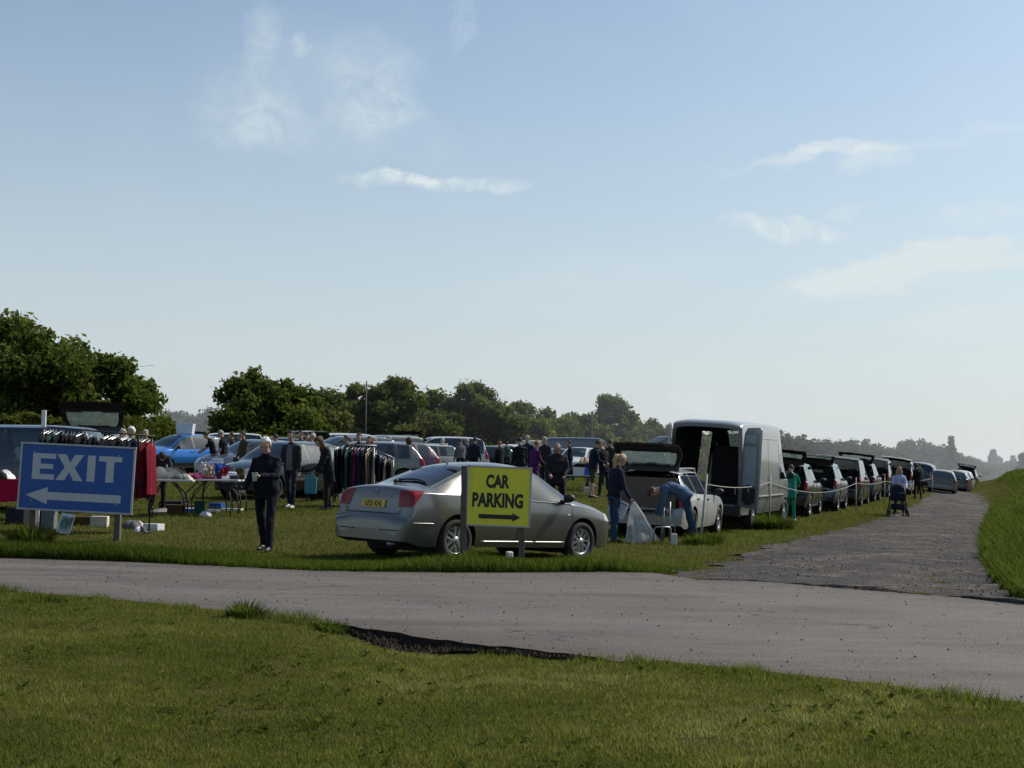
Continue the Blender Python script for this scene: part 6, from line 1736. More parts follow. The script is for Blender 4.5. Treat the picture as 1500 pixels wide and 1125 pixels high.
for k, (tq, xx, yy, hh, dim, mname, lab) in enumerate([
    (q1, .1, .18, h1, (.24, .18, .12), 'tan', 'tan folded jumper at the back of the first table'), (q1, -.36, -.2, h1, (.22, .2, .06), 'white', 'white folded shirt at the left front of the first table'),
    (q2, .0, -.22, h2, (.26, .2, .05), 'magenta', 'magenta folded top at the front of the long table'), (q2, -.45, -.2, h2, (.24, .2, .07), 'navy', 'navy folded top at the left front of the long table'),
    (q2, .56, .2, h2, (.16, .12, .24), 'olive', 'olive bottle-shaped tin at the right end of the long table'), (q2, .26, .1, h2, (.1, .08, .26), 'crimson', 'crimson tin standing among the toys'),
    (q2, -.02, .28, h2, (.3, .05, .36), 'paleblue', 'pale blue picture frame at the back of the long table'), (q2, .62, -.05, h2, (.14, .1, .12), 'brown', 'brown jug at the right edge of the long table')]):
    boxy('folded_cloth' if dim[2] < .13 else 'tin', lab, 'folded cloth' if dim[2] < .13 else 'tin', tq, (xx, yy, hh), dim, CL[mname], 31 * k % 40 - 20, .02)
for k, (px, y, dim, mname, lab) in enumerate([
    (258, 29.4, (.3, .24, .2), 'brown', 'brown cardboard box on the grass by the first table leg'), (276, 31.2, (.5, .35, .05), 'white', 'white flat sheet on the grass between the tables'),
    (312, 30.5, (.25, .3, .06), 'white', 'white book lying on the grass under the right half of the long table'), (318, 32, (.3, .25, .12), 'blue', 'blue lidded box on the grass behind the long table'),
    (236, 29.8, (.4, .3, .05), 'cream', 'cream flat box on the grass left of the first table'), (250, 32.5, (.5, .4, .10), 'navy', 'navy suitcase lying on the grass behind the first table'),
    (466, 36, (.35, .3, .25), 'black', 'black box on the grass by the bench'), (440, 39, (.5, .3, .3), 'brown', 'brown carton on the grass behind the bench'), (455, 37.2, (.3, .24, .22), 'charcoal', 'charcoal crate under the bench'),
    (508, 35.5, (.4, .3, .2), 'white', 'white shoe boxes below the pale rail'), (862, 45.0, (.3, .25, .2), 'cream', 'cream box on the grass before the low stall table'),
    (28, 26.2, (.4, .3, .3), 'charcoal', 'charcoal box on the grass below the red cloth'), (128, 26.4, (.5, .3, .16), 'brown', 'brown flat box on the grass behind the blue sign'), (146, 26.0, (.3, .24, .2), 'cream', 'cream box on the grass behind the right half of the blue sign')]):
    boxy('goods_box', lab, 'box', at(px, y), (0, 0, -.005), dim, CL[mname], 37 * k % 50 - 25, .012)
# goods on the grass below the tables
gi = [('boxy', 'white flat box on the grass under the first table', 243, 30.2, (.35, .3, .07), M_WHITEP), ('boxy', 'blue flat box on the grass under the long table', 283, 30.4, (.30, .22, .08), M_BLUEP),
      ('boxy', 'green game box standing on the grass under the long table', 292, 29.8, (.22, .08, .28), CL['bottle']), ('boxy', 'white tray of bits on the grass left of the blue flat box', 268, 30.6, (.4, .3, .06), M_WHITEP),
      ('boxy', 'dark red folded rug on the grass behind the tables', 262, 31.5, (.8, .4, .09), CL['brown']), ('boxy', 'grey flat sheet on the grass right of the long table', 325, 30.8, (.55, .4, .03), CL['grey']),
      ('boxy', 'white carrier box on the grass right of the sign post', 225, 25.6, (.30, .24, .12), M_WHITEP), ('boxy', 'pale slab on the grass near the pale table', 340, 31.4, (.45, .3, .05), M_TABLE)]
for k, (_, lab, px, y, dim, m) in enumerate(gi):
    boxy('flat_box' if dim[2] < .1 else 'game_box', lab, 'box', at(px, y), (0, 0, -.005), dim, m, 17 * k % 50 - 20, .006)
heap('plastic_bag', 'crumpled white bag on the grass below the hanging garments', 'bag', at(205, 25.2), (0, 0, 0), .15, [CL['white'], CL['grey']], 11, .6)
heap('plastic_bag', 'white round bag on the grass by the leg of the long table', 'bag', at(302, 29.1), (0, 0, 0), .11, [CL['white']], 12, .9)
heap('clothes_heap', 'white sheet hanging low beside the rail foot behind the sign', 'clothes heap', at(196, 25.9), (0, 0, .0), .24, [CL['grey'], CL['cream'], CL['grey']], 13, .55)

# red covered table at the left edge, picture board and box below the sign
p = at(-12, 27.2); rt = thing('market_table', 'table under a bright red cloth at the left edge beside the blue sign', 'table', p, rad(3))
MB().box((0, 0, .74), (1.35, .7, .04)).build('tabletop', M_WOOD, rt, bevel=.01)
for sx in (-1, 1):
    for sy in (-1, 1): MB().box((sx * .60, sy * .28, .35), (.05, .05, .74)).build('leg', M_BLKMET, rt)
def cloth():
    nx_, nz = 60, 16; V = []; per = []
    w, d = .70, .37
    for k in range(nx_ * 2):
        s = k / (nx_ * 2.0) * 2 * (2 * w + 2 * d); 
        if s < 2 * w: q = (-w + s, -d)
        elif s < 2 * w + 2 * d: q = (w, -d + s - 2 * w)
        elif s < 4 * w + 2 * d: q = (w - (s - 2 * w - 2 * d), d)
        else: q = (-w, d - (s - 4 * w - 2 * d))
        per.append(q)
    m = len(per)
    for i in range(nz + 1):
        t = i / nz
        for k, (x, y) in enumerate(per):
            f = .02 * t * math.sin(k * .55) + .015 * t * math.sin(k * 1.3 + 1)
            L = math.hypot(x, y); V.append((x + x / L * (f + .03 * t), y + y / L * (f + .05 * t), .772 - .42 * t + .015 * t * math.sin(k * .4)))
    Fs = [(i * m + k, i * m + (k + 1) % m, (i + 1) * m + (k + 1) % m, (i + 1) * m + k) for i in range(nz) for k in range(m)]
    me = bpy.data.meshes.new('cloth'); me.from_pydata(V, [], Fs + [tuple(range(m))]); me.materials.append(CL['cherry']); me.polygons.foreach_set('use_smooth', [True] * len(Fs) + [False]); me.update()
    o = obj('tablecloth', me); o.location = p; o.rotation_euler = (0, 0, rad(3)); return tag(o, 'bright red cloth draped over the table at the left edge', 'tablecloth')
cloth()
heap('clothes_heap', 'black and white clothes heaped on the red cloth', 'clothes heap', p, (.15, 0, .775), .36, [CL['black'], CL['charcoal'], CL['white'], CL['black']], 21, .45)
heap('clothes_heap', 'dark bundle at the left of the red cloth', 'clothes heap', p, (-.35, .05, .775), .3, [CL['black'], CL['navy']], 22, .6)
M_PIC = None
def pic_mat():
    t = NT('landscape_print'); tc = t.n('ShaderNodeTexCoord').outputs['Object']; z = t.n('ShaderNodeSeparateXYZ', None, Vector=tc).outputs[2]
    n = t.noise(tc, 9, 5); v = t.math('ADD', t.math('MULTIPLY', z, 2.2), t.math('MULTIPLY', t.math('SUBTRACT', n, .5), .9))
    c = t.ramp(v, [(.1, (.30, .32, .30)), (.3, (.02, .13, .08)), (.5, (.05, .12, .10)), (.62, (.35, .42, .44)), (.8, (.5, .54, .55))])
    return t.out(t.n('ShaderNodeBsdfPrincipled', None, Base_Color=c, Roughness=.5).outputs[0])
pb = at(92, 24.3); root = thing('picture_board', 'leaning picture with green print and white border under the blue sign', 'picture', pb, rad(-6))
Mt = Matrix.Rotation(rad(-16), 4, 'X') @ Matrix.Rotation(rad(9), 4, 'Y')
MB().box((0, 0, .17), (.25, .012, .36), 0, Mt).build('board', M_WHITEP, root, bevel=.002)
MB().box((.005, -.008, .165), (.205, .004, .27), 0, Mt).build('print', pic_mat(), root)
boxy('storage_box', 'grey-green plastic box standing on the grass behind the sign posts', 'box', at(66, 25.0), (0, 0, 0), (.36, .3, .36), mat_plain('grey_green_plastic', (.13, .15, .13), .6), 5, .015)
mp = at(55, 24.0); MB().tube([(0, 0, -.05), (.01, 0, .72)], .014, 0, 8).build('x', M_WHITEP).name = 'marker_stake'
st = bpy.data.objects['marker_stake']; st.location = mp; tag(st, 'thin white stake in the grass under the blue sign', 'stake')
pp = at(58, 24.75); o = MB().tube([(0, 0, -.05), (0, 0, 2.02)], .016, 0, 8).build('rail_pole', M_BLKMET); o.location = pp; tag(o, 'dark upright pole with pale top rising above the left end of the blue sign', 'pole')
MB().box((0, 0, 1.94), (.075, .05, .30)).build('pole_cap', M_WHITEP, o, bevel=.008)
# tub on the blue car roof
bm_ = blue.matrix_world
tb = tub('plastic_tub', 'white plastic tub standing on the roof of the blue crossover', 'tub', bm_ @ Vector((-.35, -.1, 1.665)), (0, 0, 0), (.62, .45, .42), mat_plain('translucent_tub', (.55, .58, .62), .4, var=.08))

# stall by the man in the quilted jacket
t4, q4, h4 = folding_table('low stall table by the man in the quilted jacket', 846, 46.5, 1.3, 5, hgt=.50, legs='grey')
boxy('storage_crate', 'bright blue crate at the front of the low stall table', 'crate', q4, (.36, -.2, h4), (.34, .28, .24), M_BLUEP, 4, .02)
tub('plastic_tub', 'white tub left of the bright blue crate', 'tub', q4, (.02, -.2, h4), (.34, .28, .24), M_WHITEP, 1.1)
heap('clothes_heap', 'dark clothes piled behind the blue crate', 'clothes heap', q4, (.2, .15, h4), .42, [CL['black'], CL['charcoal'], CL['brown']], 31, .9)
heap('clothes_heap', 'peach coloured bundle on top of the dark pile by the blue crate', 'clothes heap', q4, (.22, .15, h4 + .36), .22, [CL['tan'], CL['pink'], CL['cream']], 32, .9)

t5, q5, h5 = folding_table('dark covered table of clothes between the bench and the pale rail', 470, 35.6, 1.0, 10, hgt=.70, topmat=M_BLKMET)
heap('clothes_heap', 'black and brown clothes piled on the dark table near the pale rail', 'clothes heap', q5, (-.1, 0, h5), .42, [CL['black'], CL['brown'], CL['charcoal']], 41, .5)
heap('clothes_heap', 'small cream bundle at the right of the dark table near the pale rail', 'clothes heap', q5, (.34, -.1, h5), .16, [CL['cream'], CL['tan']], 42, .7)
t6, q6, h6 = folding_table('small pale table with crockery behind the long toy table', 322, 34.5, 1.1, 14, hgt=.72)
for k in range(7):
    boxy('crockery_box', ['white', 'cream', 'tan', 'blue', 'brown', 'grey', 'crimson'][k] + ' box in the row on the small pale table behind the toys', 'box', q6, (-.42 + .14 * k, .05 * math.sin(k * 2), h6), (.11, .12, .08 + .05 * ((k * 5) % 3)), CL[['white', 'cream', 'tan', 'blue', 'brown', 'grey', 'crimson'][k]], 13 * k % 30, .01)

# bench near the stooping person
pb = at(447, 37.0); root = thing('wooden_bench', 'low wooden bench behind the man in the open jacket', 'bench', pb, rad(12))
MB().box((0, 0, .46), (1.25, .5, .05)).build('bench_top', M_WOOD, root, bevel=.01)
for sx in (-1, 1):
    for sy in (-1, 1): MB().box((sx * .52, sy * .18, .22), (.07, .07, .46)).build('leg', M_WOOD, root)
    MB().box((sx * .52, 0, .16), (.05, .36, .05)).build('leg_brace', M_WOOD, root)

# ------------------------------------------------------------------ things people hold
def grip(info, k, off=(0, 0, 0)):
    pc, d2, nrm = info['hands'][k]; return info['M'] @ (pc + nrm * .035 + d2 * .02 + Vector(off))
g = grip(old_i, 0); c = cup('white paper cup held by the white-haired man', g, (0, 0, -.05), 1.15)
def bag_mesh(w, d, h, seed, neck=.025, n=40, m=22):
    rr = np.random.default_rng(seed); ph = rr.random(8) * 6; V = []
    for i in range(m + 1):
        t = i / m
        for k in range(n):
            q = 2 * PI * k / n
            e = t ** .85; ww = neck + (w / 2 - neck) * e; dd = neck + (d / 2 - neck) * e
            cx = math.copysign(abs(math.cos(q)) ** .7, math.cos(q)); cy = math.copysign(abs(math.sin(q)) ** .7, math.sin(q))
            f = 1 + .10 * math.sin(5 * q + ph[0] + 2 * t) + .06 * math.sin(11 * q + ph[1] - 4 * t) + .03 * math.sin(23 * q + 9 * t)
            sh = .10 * t * math.sin(ph[2])
            V.append((ww * cx * f + sh, dd * cy * f, -h * t + .02 * math.sin(3 * q + ph[3]) * t))
    b = len(V); V.append((0, 0, -h))
    Fs = [(i * n + k, i * n + (k + 1) % n, (i + 1) * n + (k + 1) % n, (i + 1) * n + k) for i in range(m) for k in range(n)] + [(m * n + k, m * n + (k + 1) % n, b) for k in range(n)]
    me = bpy.data.meshes.new('bag'); me.from_pydata(V, [], Fs); me.polygons.foreach_set('use_smooth', [True] * len(Fs)); me.update(); return me
def film():
    t = NT('clear_film'); tc = t.n('ShaderNodeTexCoord').outputs['Object']; n = t.noise(tc, 9, 6, .6, .8)
    tr = t.n('ShaderNodeBsdfTransparent', None, Color=(.85, .88, .88, 1)).outputs[0]; df = t.n('ShaderNodeBsdfPrincipled', None, Base_Color=(.60, .62, .63, 1), Roughness=.3).outputs[0]
    tl = t.n('ShaderNodeBsdfTranslucent', None, Color=(.6, .63, .64, 1)).outputs[0]
    s = t.n('ShaderNodeMixShader', None, Fac=.5, _1=df, _2=tl).outputs[0]
    return t.out(t.n('ShaderNodeMixShader', None, Fac=t.math('ADD', -.05, t.math('MULTIPLY', n, 1.0), True), _1=tr, _2=s).outputs[0])
hp = grip(pony_i, 1)
me = bag_mesh(.62, .40, .86, 4); me.materials.append(film()); o = obj('clear_bag', me); o.location = hp; o.rotation_euler = (0, rad(-17), rad(20)); tag(o, 'large clear plastic bag hanging from the ponytailed woman\'s hand', 'bag')
o.scale = (1, 1, min(1.0, (hp.z - Gf(hp.x, hp.y)) / .84))
hp0 = grip(pony_i, 0)
po = thing('paper_poster', 'white printed sheet held low by the ponytailed woman', 'poster', hp0 + Vector((.02, -.13, -.12)), rad(18))
Mt = Matrix.Rotation(rad(24), 4, 'Y')
MB().box((0, 0, 0), (.26, .006, .33), 0, Mt).build('sheet', M_WHITEP, po)
b = MB()
for k in range(5): b.box((0, -.005, .11 - .052 * k), (.18 - .03 * (k % 2), .003, .014 if k else .03), 0, Mt)
b.build('print', M_SIGNBLUE, po)
g = grip(p3i, 0); b = MB(); b.box((0, 0, -.30), (.26, .10, .38), 0, None, 1.06); o = b.build('shopping_bag', CL['teal'], None, bevel=.02); o.location = g; tag(o, 'turquoise shopping bag hanging from the stooping person\'s hand', 'bag')
for sy in (-1, 1): MB().tube([(-.07, sy * .045, -.12), (-.05, sy * .03, -.01), (0, sy * .01, .015), (.05, sy * .03, -.01), (.07, sy * .045, -.12)], .007, 0, 5).build('bag_handle', CL['teal'], o)
# trestle frames and white box by the bending person
for k, (px, y, lab) in enumerate(((966, 26.6, 'bent metal trestle frame on the grass left of the bending person'), (976, 27.4, 'second metal trestle frame just behind the first'))):
    p = at(px, y); o = MB().tube([(-.13, 0, 0), (-.10, 0, .30), (-.07, 0, .335), (.20, .05, .335), (.23, .05, .30), (.25, .05, 0)], .014, 0, 8).build('trestle_frame', M_STEEL); o.location = p; o.rotation_euler = (0, 0, rad(10 + 20 * k)); tag(o, lab, 'trestle')
for px, y, lab in ((972, 28.0, 'thin upright pole left of the bending person'), (981, 28.0, 'shorter upright pole beside the bending person')):
    p = at(px, y); o = MB().tube([(0, 0, 0), (0, 0, .78)], .016, 0, 8).build('display_pole', M_STEEL); o.location = p; tag(o, lab, 'pole')
boxy('white_canister', 'white canister on the grass beside the legs of the bending person', 'canister', at(987, 26.6), (0, 0, 0), (.11, .10, .22), M_TABLE, 8, .02)

# ------------------------------------------------------------------ rope and posts along the track
M_ROPE = mat_plain('white_rope', (.36, .35, .32), .9, var=.2, scale=60)
M_STAKE = mat_plain('pale_post', (.42, .41, .38), .8, var=.3, scale=14)
posts = []
for px, y, h, lean, lab in ((1026, 27.5, 1.34, 5, 'leaning pale rope post in front of the white estate'), (1127, 37, 1.40, 1, 'thin rope post rising from the tuft in front of the silver van'), (1254, 50, 1.18, 0, 'white rope post beside the dark people carrier'),
                            (1296, 62, 1.1, 0, 'white rope post left of the pushchair'), (1341, 72, 1.1, 0, 'white rope post right of the woman with the pushchair'), (1366, 82, 1.15, 0, 'white rope post in front of the silver estate at the bend')):
    p = at(px, y); o = MB().tube([(0, 0, -.05), (0, 0, h)], [.026, .020], 0, 8).build('rope_post', M_STAKE); o.location = p; o.rotation_euler = (0, rad(lean), 0)
    tag(o, lab, 'post'); posts.append(p + Vector((math.sin(rad(lean)) * (h - .2), 0, h - .2)))
for i, (a, b_, sag) in enumerate(zip(posts[:-1], posts[1:], (.10, .30, .08, .08, .06))):
    pts = [a.lerp(b_, k / 24) - Vector((0, 0, sag * 4 * (k / 24) * (1 - k / 24))) for k in range(25)]
    o = MB().tube([q - a for q in pts], .009, 0, 6).build('rope', M_ROPE); o.location = a
    tag(o, ['white rope from the leaning post across the back of the silver van', 'sagging white rope between the thin post and the white post', 'white rope running past the dark grey off-roader', 'white rope behind the pushchair', 'last white rope towards the silver estate'][i], 'rope')
    if i == 0:
        for k in (9, 14): MB().tube([pts[k] - a, pts[k] - a + Vector((.01, 0, -.12 - .03 * (k % 2)))], .006, 0, 5).build('rope_end', M_ROPE, o)

# ------------------------------------------------------------------ pushchair
def pram():
    p = at(1315, 46.9); root = thing('pushchair', 'dark pushchair with big hood pushed by the woman in pale blue', 'pushchair', p, rad(-10))
    M_PR = mat_cloth('pram_cloth', (.018, .022, .035))
    b = MB(); n = 20; V = []      # hood and bassinet front: rounded shell
    for i in range(9):
        a = i / 8 * PI * .5
        for k in range(n + 1):
            q = PI * k / n
            V.append((.26 * math.cos(q) * (1 - .12 * math.sin(a)), -.10 - .34 * math.sin(a) + .25, .78 + .34 * math.sin(q) * math.cos(a * .55)))
    fs = [(i * (n + 1) + k, i * (n + 1) + k + 1, (i + 1) * (n + 1) + k + 1, (i + 1) * (n + 1) + k) for i in range(8) for k in range(n)]
    b.add(V, fs + [tuple(8 * (n + 1) + k for k in range(n + 1))], 0, True); b.build('hood', M_PR, root)
    MB().box((0, -.10, .66), (.50, .46, .28), 0).build('seat', M_PR, root, bevel=.06)
    MB().box((0, -.05, .33), (.42, .44, .20), 0).build('basket', M_PR, root, bevel=.04)
    for sx in (-1, 1):
        MB().tube([(sx * .27, -.38, .16), (sx * .26, .05, .62), (sx * .25, .42, 1.02)], .016, 0, 8).build('frame_tube', M_BLKMET, root)
        MB().tube([(sx * .27, .34, .16), (sx * .26, .05, .55)], .016, 0, 8).build('frame_tube', M_BLKMET, root)
    MB().tube([(-.25, .42, 1.02), (-.2, .47, 1.05), (.2, .47, 1.05), (.25, .42, 1.02)], .018, 0, 8).build('handle', M_BLKMET, root)
    for sx in (-1, 1):
        for yy, r in ((-.38, .11), (.34, .14)):
            Mw = Matrix.Translation((sx * .30, yy, r)) @ Matrix.Rotation(rad(90), 4, 'Z')
            w = MB().lathe([(r * .72, -.022), (r, -.016), (r, .016), (r * .72, .022), (r * .72, -.022)], 0, 24, Mw, 'Y').build('wheel', M_TYRE, root)
            MB().lathe([(.001, .012), (r * .72, .012), (r * .72, -.012), (.001, -.012)], 0, 20, Mw, 'Y').build('rim', M_STEEL, w)
    MB().tube([(-.30, .34, .14), (.30, .34, .14)], .012, 0, 6).build('axle', M_BLKMET, root)
    MB().tube([(-.30, -.38, .11), (.30, -.38, .11)], .012, 0, 6).build('axle', M_BLKMET, root)
pram()
o = boxy('crumpled_cup', 'small pale crumpled cup lying in the verge grass under the yellow sign', 'litter', at(746, 20.9), (0, 0, .05), (.10, .08, .10), M_WHITEP, 30, .02)
# ------------------------------------------------------------------ trees and hedges
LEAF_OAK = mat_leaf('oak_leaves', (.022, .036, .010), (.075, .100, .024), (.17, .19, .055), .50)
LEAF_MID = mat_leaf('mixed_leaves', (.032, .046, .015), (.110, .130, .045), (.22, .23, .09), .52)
LEAF_HEDGE = mat_leaf('hedge_leaves', (.020, .030, .006), (.065, .080, .016), (.140, .140, .035), .40)
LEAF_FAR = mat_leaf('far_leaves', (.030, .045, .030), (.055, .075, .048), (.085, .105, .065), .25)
M_BARK = mat_plain('bark', (.060, .048, .036), .95, var=.4, scale=6, bump=.8)

def leaf_quads(C, N, size, rng):
    n = len(C)
    r = rng.normal(size=(n, 3)); N = N + r * .9; N /= np.linalg.norm(N, axis=1, keepdims=True)
    t = rng.normal(size=(n, 3)); U = np.cross(N, t); U /= np.maximum(np.linalg.norm(U, axis=1, keepdims=True), 1e-6); Wv = np.cross(N, U)
    s = size * (.55 + .9 * rng.random(n))[:, None]
    a = s * (.40 + .35 * rng.random(n))[:, None]
    bend = N * s * .25
    P = np.stack([C - U * s, C + Wv * a - bend * .3, C + U * s + bend, C - Wv * a - bend * .3], 1)
    return P.reshape(-1, 3), np.arange(n * 4).reshape(n, 4)

def crown(blobs, n, size, rng, gap=.0):
    B = np.array([list(c) + [r] for c, r in blobs], float)
    pr = B[:, 3] ** 2; k = rng.choice(len(B), n, p=pr / pr.sum())
    d = rng.normal(size=(n, 3)); d /= np.linalg.norm(d, axis=1, keepdims=True)
    lump = 1 + .16 * np.sin(d[:, 0] * 6 + k) * np.sin(d[:, 1] * 5 + 2 * k) + .10 * np.sin(d[:, 2] * 9 + k * 3)
    rr = B[k, 3] * (1.05 - .65 * rng.random(n) ** 1.5) * lump * np.where(rng.random(n) < .22, 1 + .45 * rng.random(n), 1)
    C = B[k, :3] + d * rr[:, None] * np.array([1, 1, .85])
    P, Fi = leaf_quads(C, d, size, rng)
    bt = rng.random(len(B))
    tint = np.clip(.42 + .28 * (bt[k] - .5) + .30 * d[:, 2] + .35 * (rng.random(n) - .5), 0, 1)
    return P, Fi, np.repeat(tint, 4)

def oak_blobs(w, h, base, rng, n=34, shape='round'):
    out = []
    for i in range(n):
        t = rng.random() ** .8
        z = base + (h - base) * (.02 + .94 * t)
        if shape == 'round': wid = w / 2 * math.sqrt(max(.08, 1 - ((t - .40) / .64) ** 2))
        elif shape == 'tall': wid = w / 2 * (math.sqrt(max(.05, 1 - ((t - .35) / .68) ** 2)))
        elif shape == 'column': wid = w / 2 * (.25 + .75 * math.sin(PI * min(1, t * .85 + .15)) )
        else: wid = w / 2 * (1 - .55 * t)
        a = rng.random() * 2 * PI; q = math.sqrt(rng.random()) * .90
        r = (.09 + .11 * rng.random()) * min(w, h - base) * (.85 if t > .8 else 1)
        if shape == 'column': r = w * (.20 + .12 * rng.random()) * (1 - .55 * t); q *= .6
        out.append(((math.cos(a) * wid * q, math.sin(a) * wid * q, z - r * .5), r))
    return out

def trunk_mesh(h, r, spread, rng, limbs=6, fork=.35):
    b = MB(); lean = rng.normal() * .03 * h
    b.tube([(0, 0, -.3), (0, 0, h * .08), (lean * .3, 0, h * fork), (lean, 0, h * .7), (lean * 1.3, 0, h * .92)], [r * 1.35, r, r * .75, r * .35, r * .08], 0, 9)
    for i in range(limbs):
        a = 2 * PI * i / limbs + rng.random(); z0 = h * (fork * .7 + .3 * rng.random()); L = spread * (.5 + .4 * rng.random())
        b.tube([(lean * .3, 0, z0), (math.cos(a) * L * .45, math.sin(a) * L * .45, z0 + L * .35), (math.cos(a) * L * .9, math.sin(a) * L * .9, z0 + L * (.6 + .4 * rng.random()))], [r * .42, r * .26, r * .06], 0, 6)
    return b.mesh('trunk', [M_BARK])

_TR = {}
def tree(name, label, px, y, w, h, seed, n=9000, size=.24, base=.18, shape='round', leaf=None, group=None, nb=40, dz=0.0, key=None):
    p = at(px, y); leaf = leaf or LEAF_OAK
    root = thing(name, label, 'tree', p + Vector((0, 0, dz)), 0, group)
    if key is not None and key in _TR:
        cm_, tm_, w0, h0 = _TR[key]; root.scale = (w / w0, w / w0, h / h0)
    else:
        rng = np.random.default_rng(seed)
        bl = oak_blobs(w, h, h * base, rng, nb, shape)
        P, Fi, T = crown(bl, n, size, rng)
        P[:, 2] *= h / np.percentile(P[:, 2], 99.9); P[:, :2] *= (w / 2) / np.percentile(np.abs(P[:, 0]), 98.5)
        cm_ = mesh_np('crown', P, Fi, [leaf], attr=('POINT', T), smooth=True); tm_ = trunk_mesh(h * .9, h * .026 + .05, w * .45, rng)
        _TR[key] = (cm_, tm_, w, h)
    obj('crown', cm_, root); obj('trunk', tm_, root)
    if key is not None: root.rotation_euler = (0, 0, seed * 1.7)
    return root

TL = 'trees standing beyond the hedge'
# (photo column, distance, width m, height m) - measured from the photograph
tree('oak_tree', 'tall dark oak at the far left edge above the parked cars', 18, 78, 9.0, 8.15, 1, 21964, 0.15, .10, nb=44)
tree('oak_tree', 'dark oak next to the tallest one at the left edge, with lower crown', 78, 84, 7.0, 7.3, 2, 12920, 0.15, .10)
tree('oak_tree', 'rounded dark oak, right-hand one of the big group at the left', 160, 80, 4.9, 6.3, 3, 16796, 0.14, .08, nb=38)
tree('oak_tree', 'small dark oak filling the foot of the group at the left', 200, 86, 3.6, 4.8, 4, 7752, 0.14, .05)
tree('oak_tree', 'broad spreading oak standing alone left of the tree row', 376, 116, 8.6, 7.8, 5, 21964, 0.18, .10, nb=46)
tree('oak_tree', 'lower right shoulder of the broad oak, a separate rounded tree', 436, 120, 5.4, 6.9, 6, 10336, 0.18, .08)
tree('field_tree', 'dense mid-height tree right of the broad oak', 478, 126, 5.8, 7.0, 7, 10336, 0.18, .06, 'tall', LEAF_MID)
tree('field_tree', 'airy tree beside the telegraph pole in the tree row', 522, 130, 4.8, 7.8, 8, 9044, 0.18, .06, 'tall', LEAF_MID)
tree('field_tree', 'tallest pale-leaved tree right of the telegraph pole', 574, 130, 5.8, 8.4, 9, 13566, 0.18, .06, 'tall', LEAF_MID, nb=40)
tree('field_tree', 'medium dark tree in the middle of the tree row', 630, 136, 5.6, 7.6, 10, 10982, 0.19, .06, 'tall', LEAF_OAK)
tree('field_tree', 'large round open-crowned tree in the middle of the tree row', 690, 140, 7.0, 8.7, 11, 17442, 0.19, .10, 'round', LEAF_MID, nb=44)
tree('field_tree', 'yellow-green bushy tree right of the large round tree', 728, 138, 5.4, 6.5, 12, 10336, 0.19, .03, 'round', LEAF_MID)
tree('field_tree', 'dark tree right of the yellow-green bushy one', 758, 152, 5.4, 7.4, 13, 9690, 0.21, .06, 'tall', LEAF_OAK)
tree('field_tree', 'broad dark tree behind the silver car roof', 800, 158, 6.6, 7.0, 14, 10982, 0.21, .05, 'round', LEAF_OAK)
tree('field_tree', 'low dark tree left of the lone round crown', 842, 166, 6.2, 7.0, 15, 9690, 0.21, .05, 'round', LEAF_OAK)
tree('field_tree', 'lone round see-through crown rising above its neighbours near the van', 893, 172, 5.8, 9.5, 16, 9044, 0.21, .28, 'round', LEAF_MID)
tree('field_tree', 'low tree between the lone round crown and the van', 948, 182, 6.0, 7.0, 17, 8398, 0.22, .05, 'round', LEAF_OAK)
tree('field_tree', 'low dark tree behind the open tailgate of the white estate', 918, 176, 5.4, 6.2, 18, 7752, 0.22, .03, 'round', LEAF_OAK)
tree('field_tree', 'small tree behind the roof of the silver van', 990, 190, 6.2, 6.6, 19, 7752, 0.22, .04, 'round', LEAF_OAK)
US = 'bushy undergrowth trees between the taller ones'
for i, (px, y, w, h) in enumerate(((350, 120, 5, 4.6), (405, 122, 5, 5.2), (456, 124, 5, 5.6), (500, 128, 5, 5.4), (548, 132, 5, 5.6), (602, 134, 5, 5.6), (655, 138, 5, 5.2), (708, 142, 5, 5.4), (744, 146, 5, 5.6), (780, 150, 5, 6.0), (822, 160, 6, 6.2), (866, 166, 6, 5.8), (908, 174, 6, 5.6), (935, 180, 6, 6.2), (968, 186, 6, 6.0), (1018, 192, 6, 6.0))):
    tree('bushy_tree', 'low bushy tree filling a gap in the tree row behind the hedge', px, y, w, h, 60 + i, 7000, .21, .0, 'round', LEAF_MID, US, key='under%d' % (i % 3))
# understorey and far hazy trees (copies of three meshes)
far = [(236, 300, 13, 12.2), (266, 320, 15, 12.6), (296, 300, 15, 13.0), (325, 310, 13, 12.0), (1050, 200, 8, 6.4), (1085, 205, 8, 6.5), (1128, 210, 8, 6.9), (1150, 215, 8, 6.6), (1172, 225, 9, 6.6), (1196, 235, 10, 6.4), (1222, 245, 10, 6.4), (1246, 255, 9, 7.0),
       (1268, 262, 10, 7.2), (1292, 270, 11, 6.1), (1314, 285, 11, 6.2), (1332, 300, 9, 8.5), (1352, 300, 11, 8.7), (1372, 310, 10, 7.6), (1406, 315, 8, 6.4), (1424, 330, 9, 5.6), (1448, 360, 10, 5.2), (1470, 365, 9, 5.0), (1492, 360, 11, 5.4)]
FL = ['far tree filling the gap left of the broad oak', 'hazy tree low on the horizon above the row of open tailgates', 'grey-green hazy tree beyond the end of the track']
for i, (px, y, w, h) in enumerate(far):
    zone = 0 if px < 400 else (1 if px < 1320 else 2)
    tree('distant_tree', FL[zone], px, y, w, h, 40 + i, 4200, .42, .03, 'round', LEAF_FAR, ['far trees in the gap', 'hazy trees above the tailgates', 'hazy trees beyond the track'][zone], key='far%d' % (i % 4))
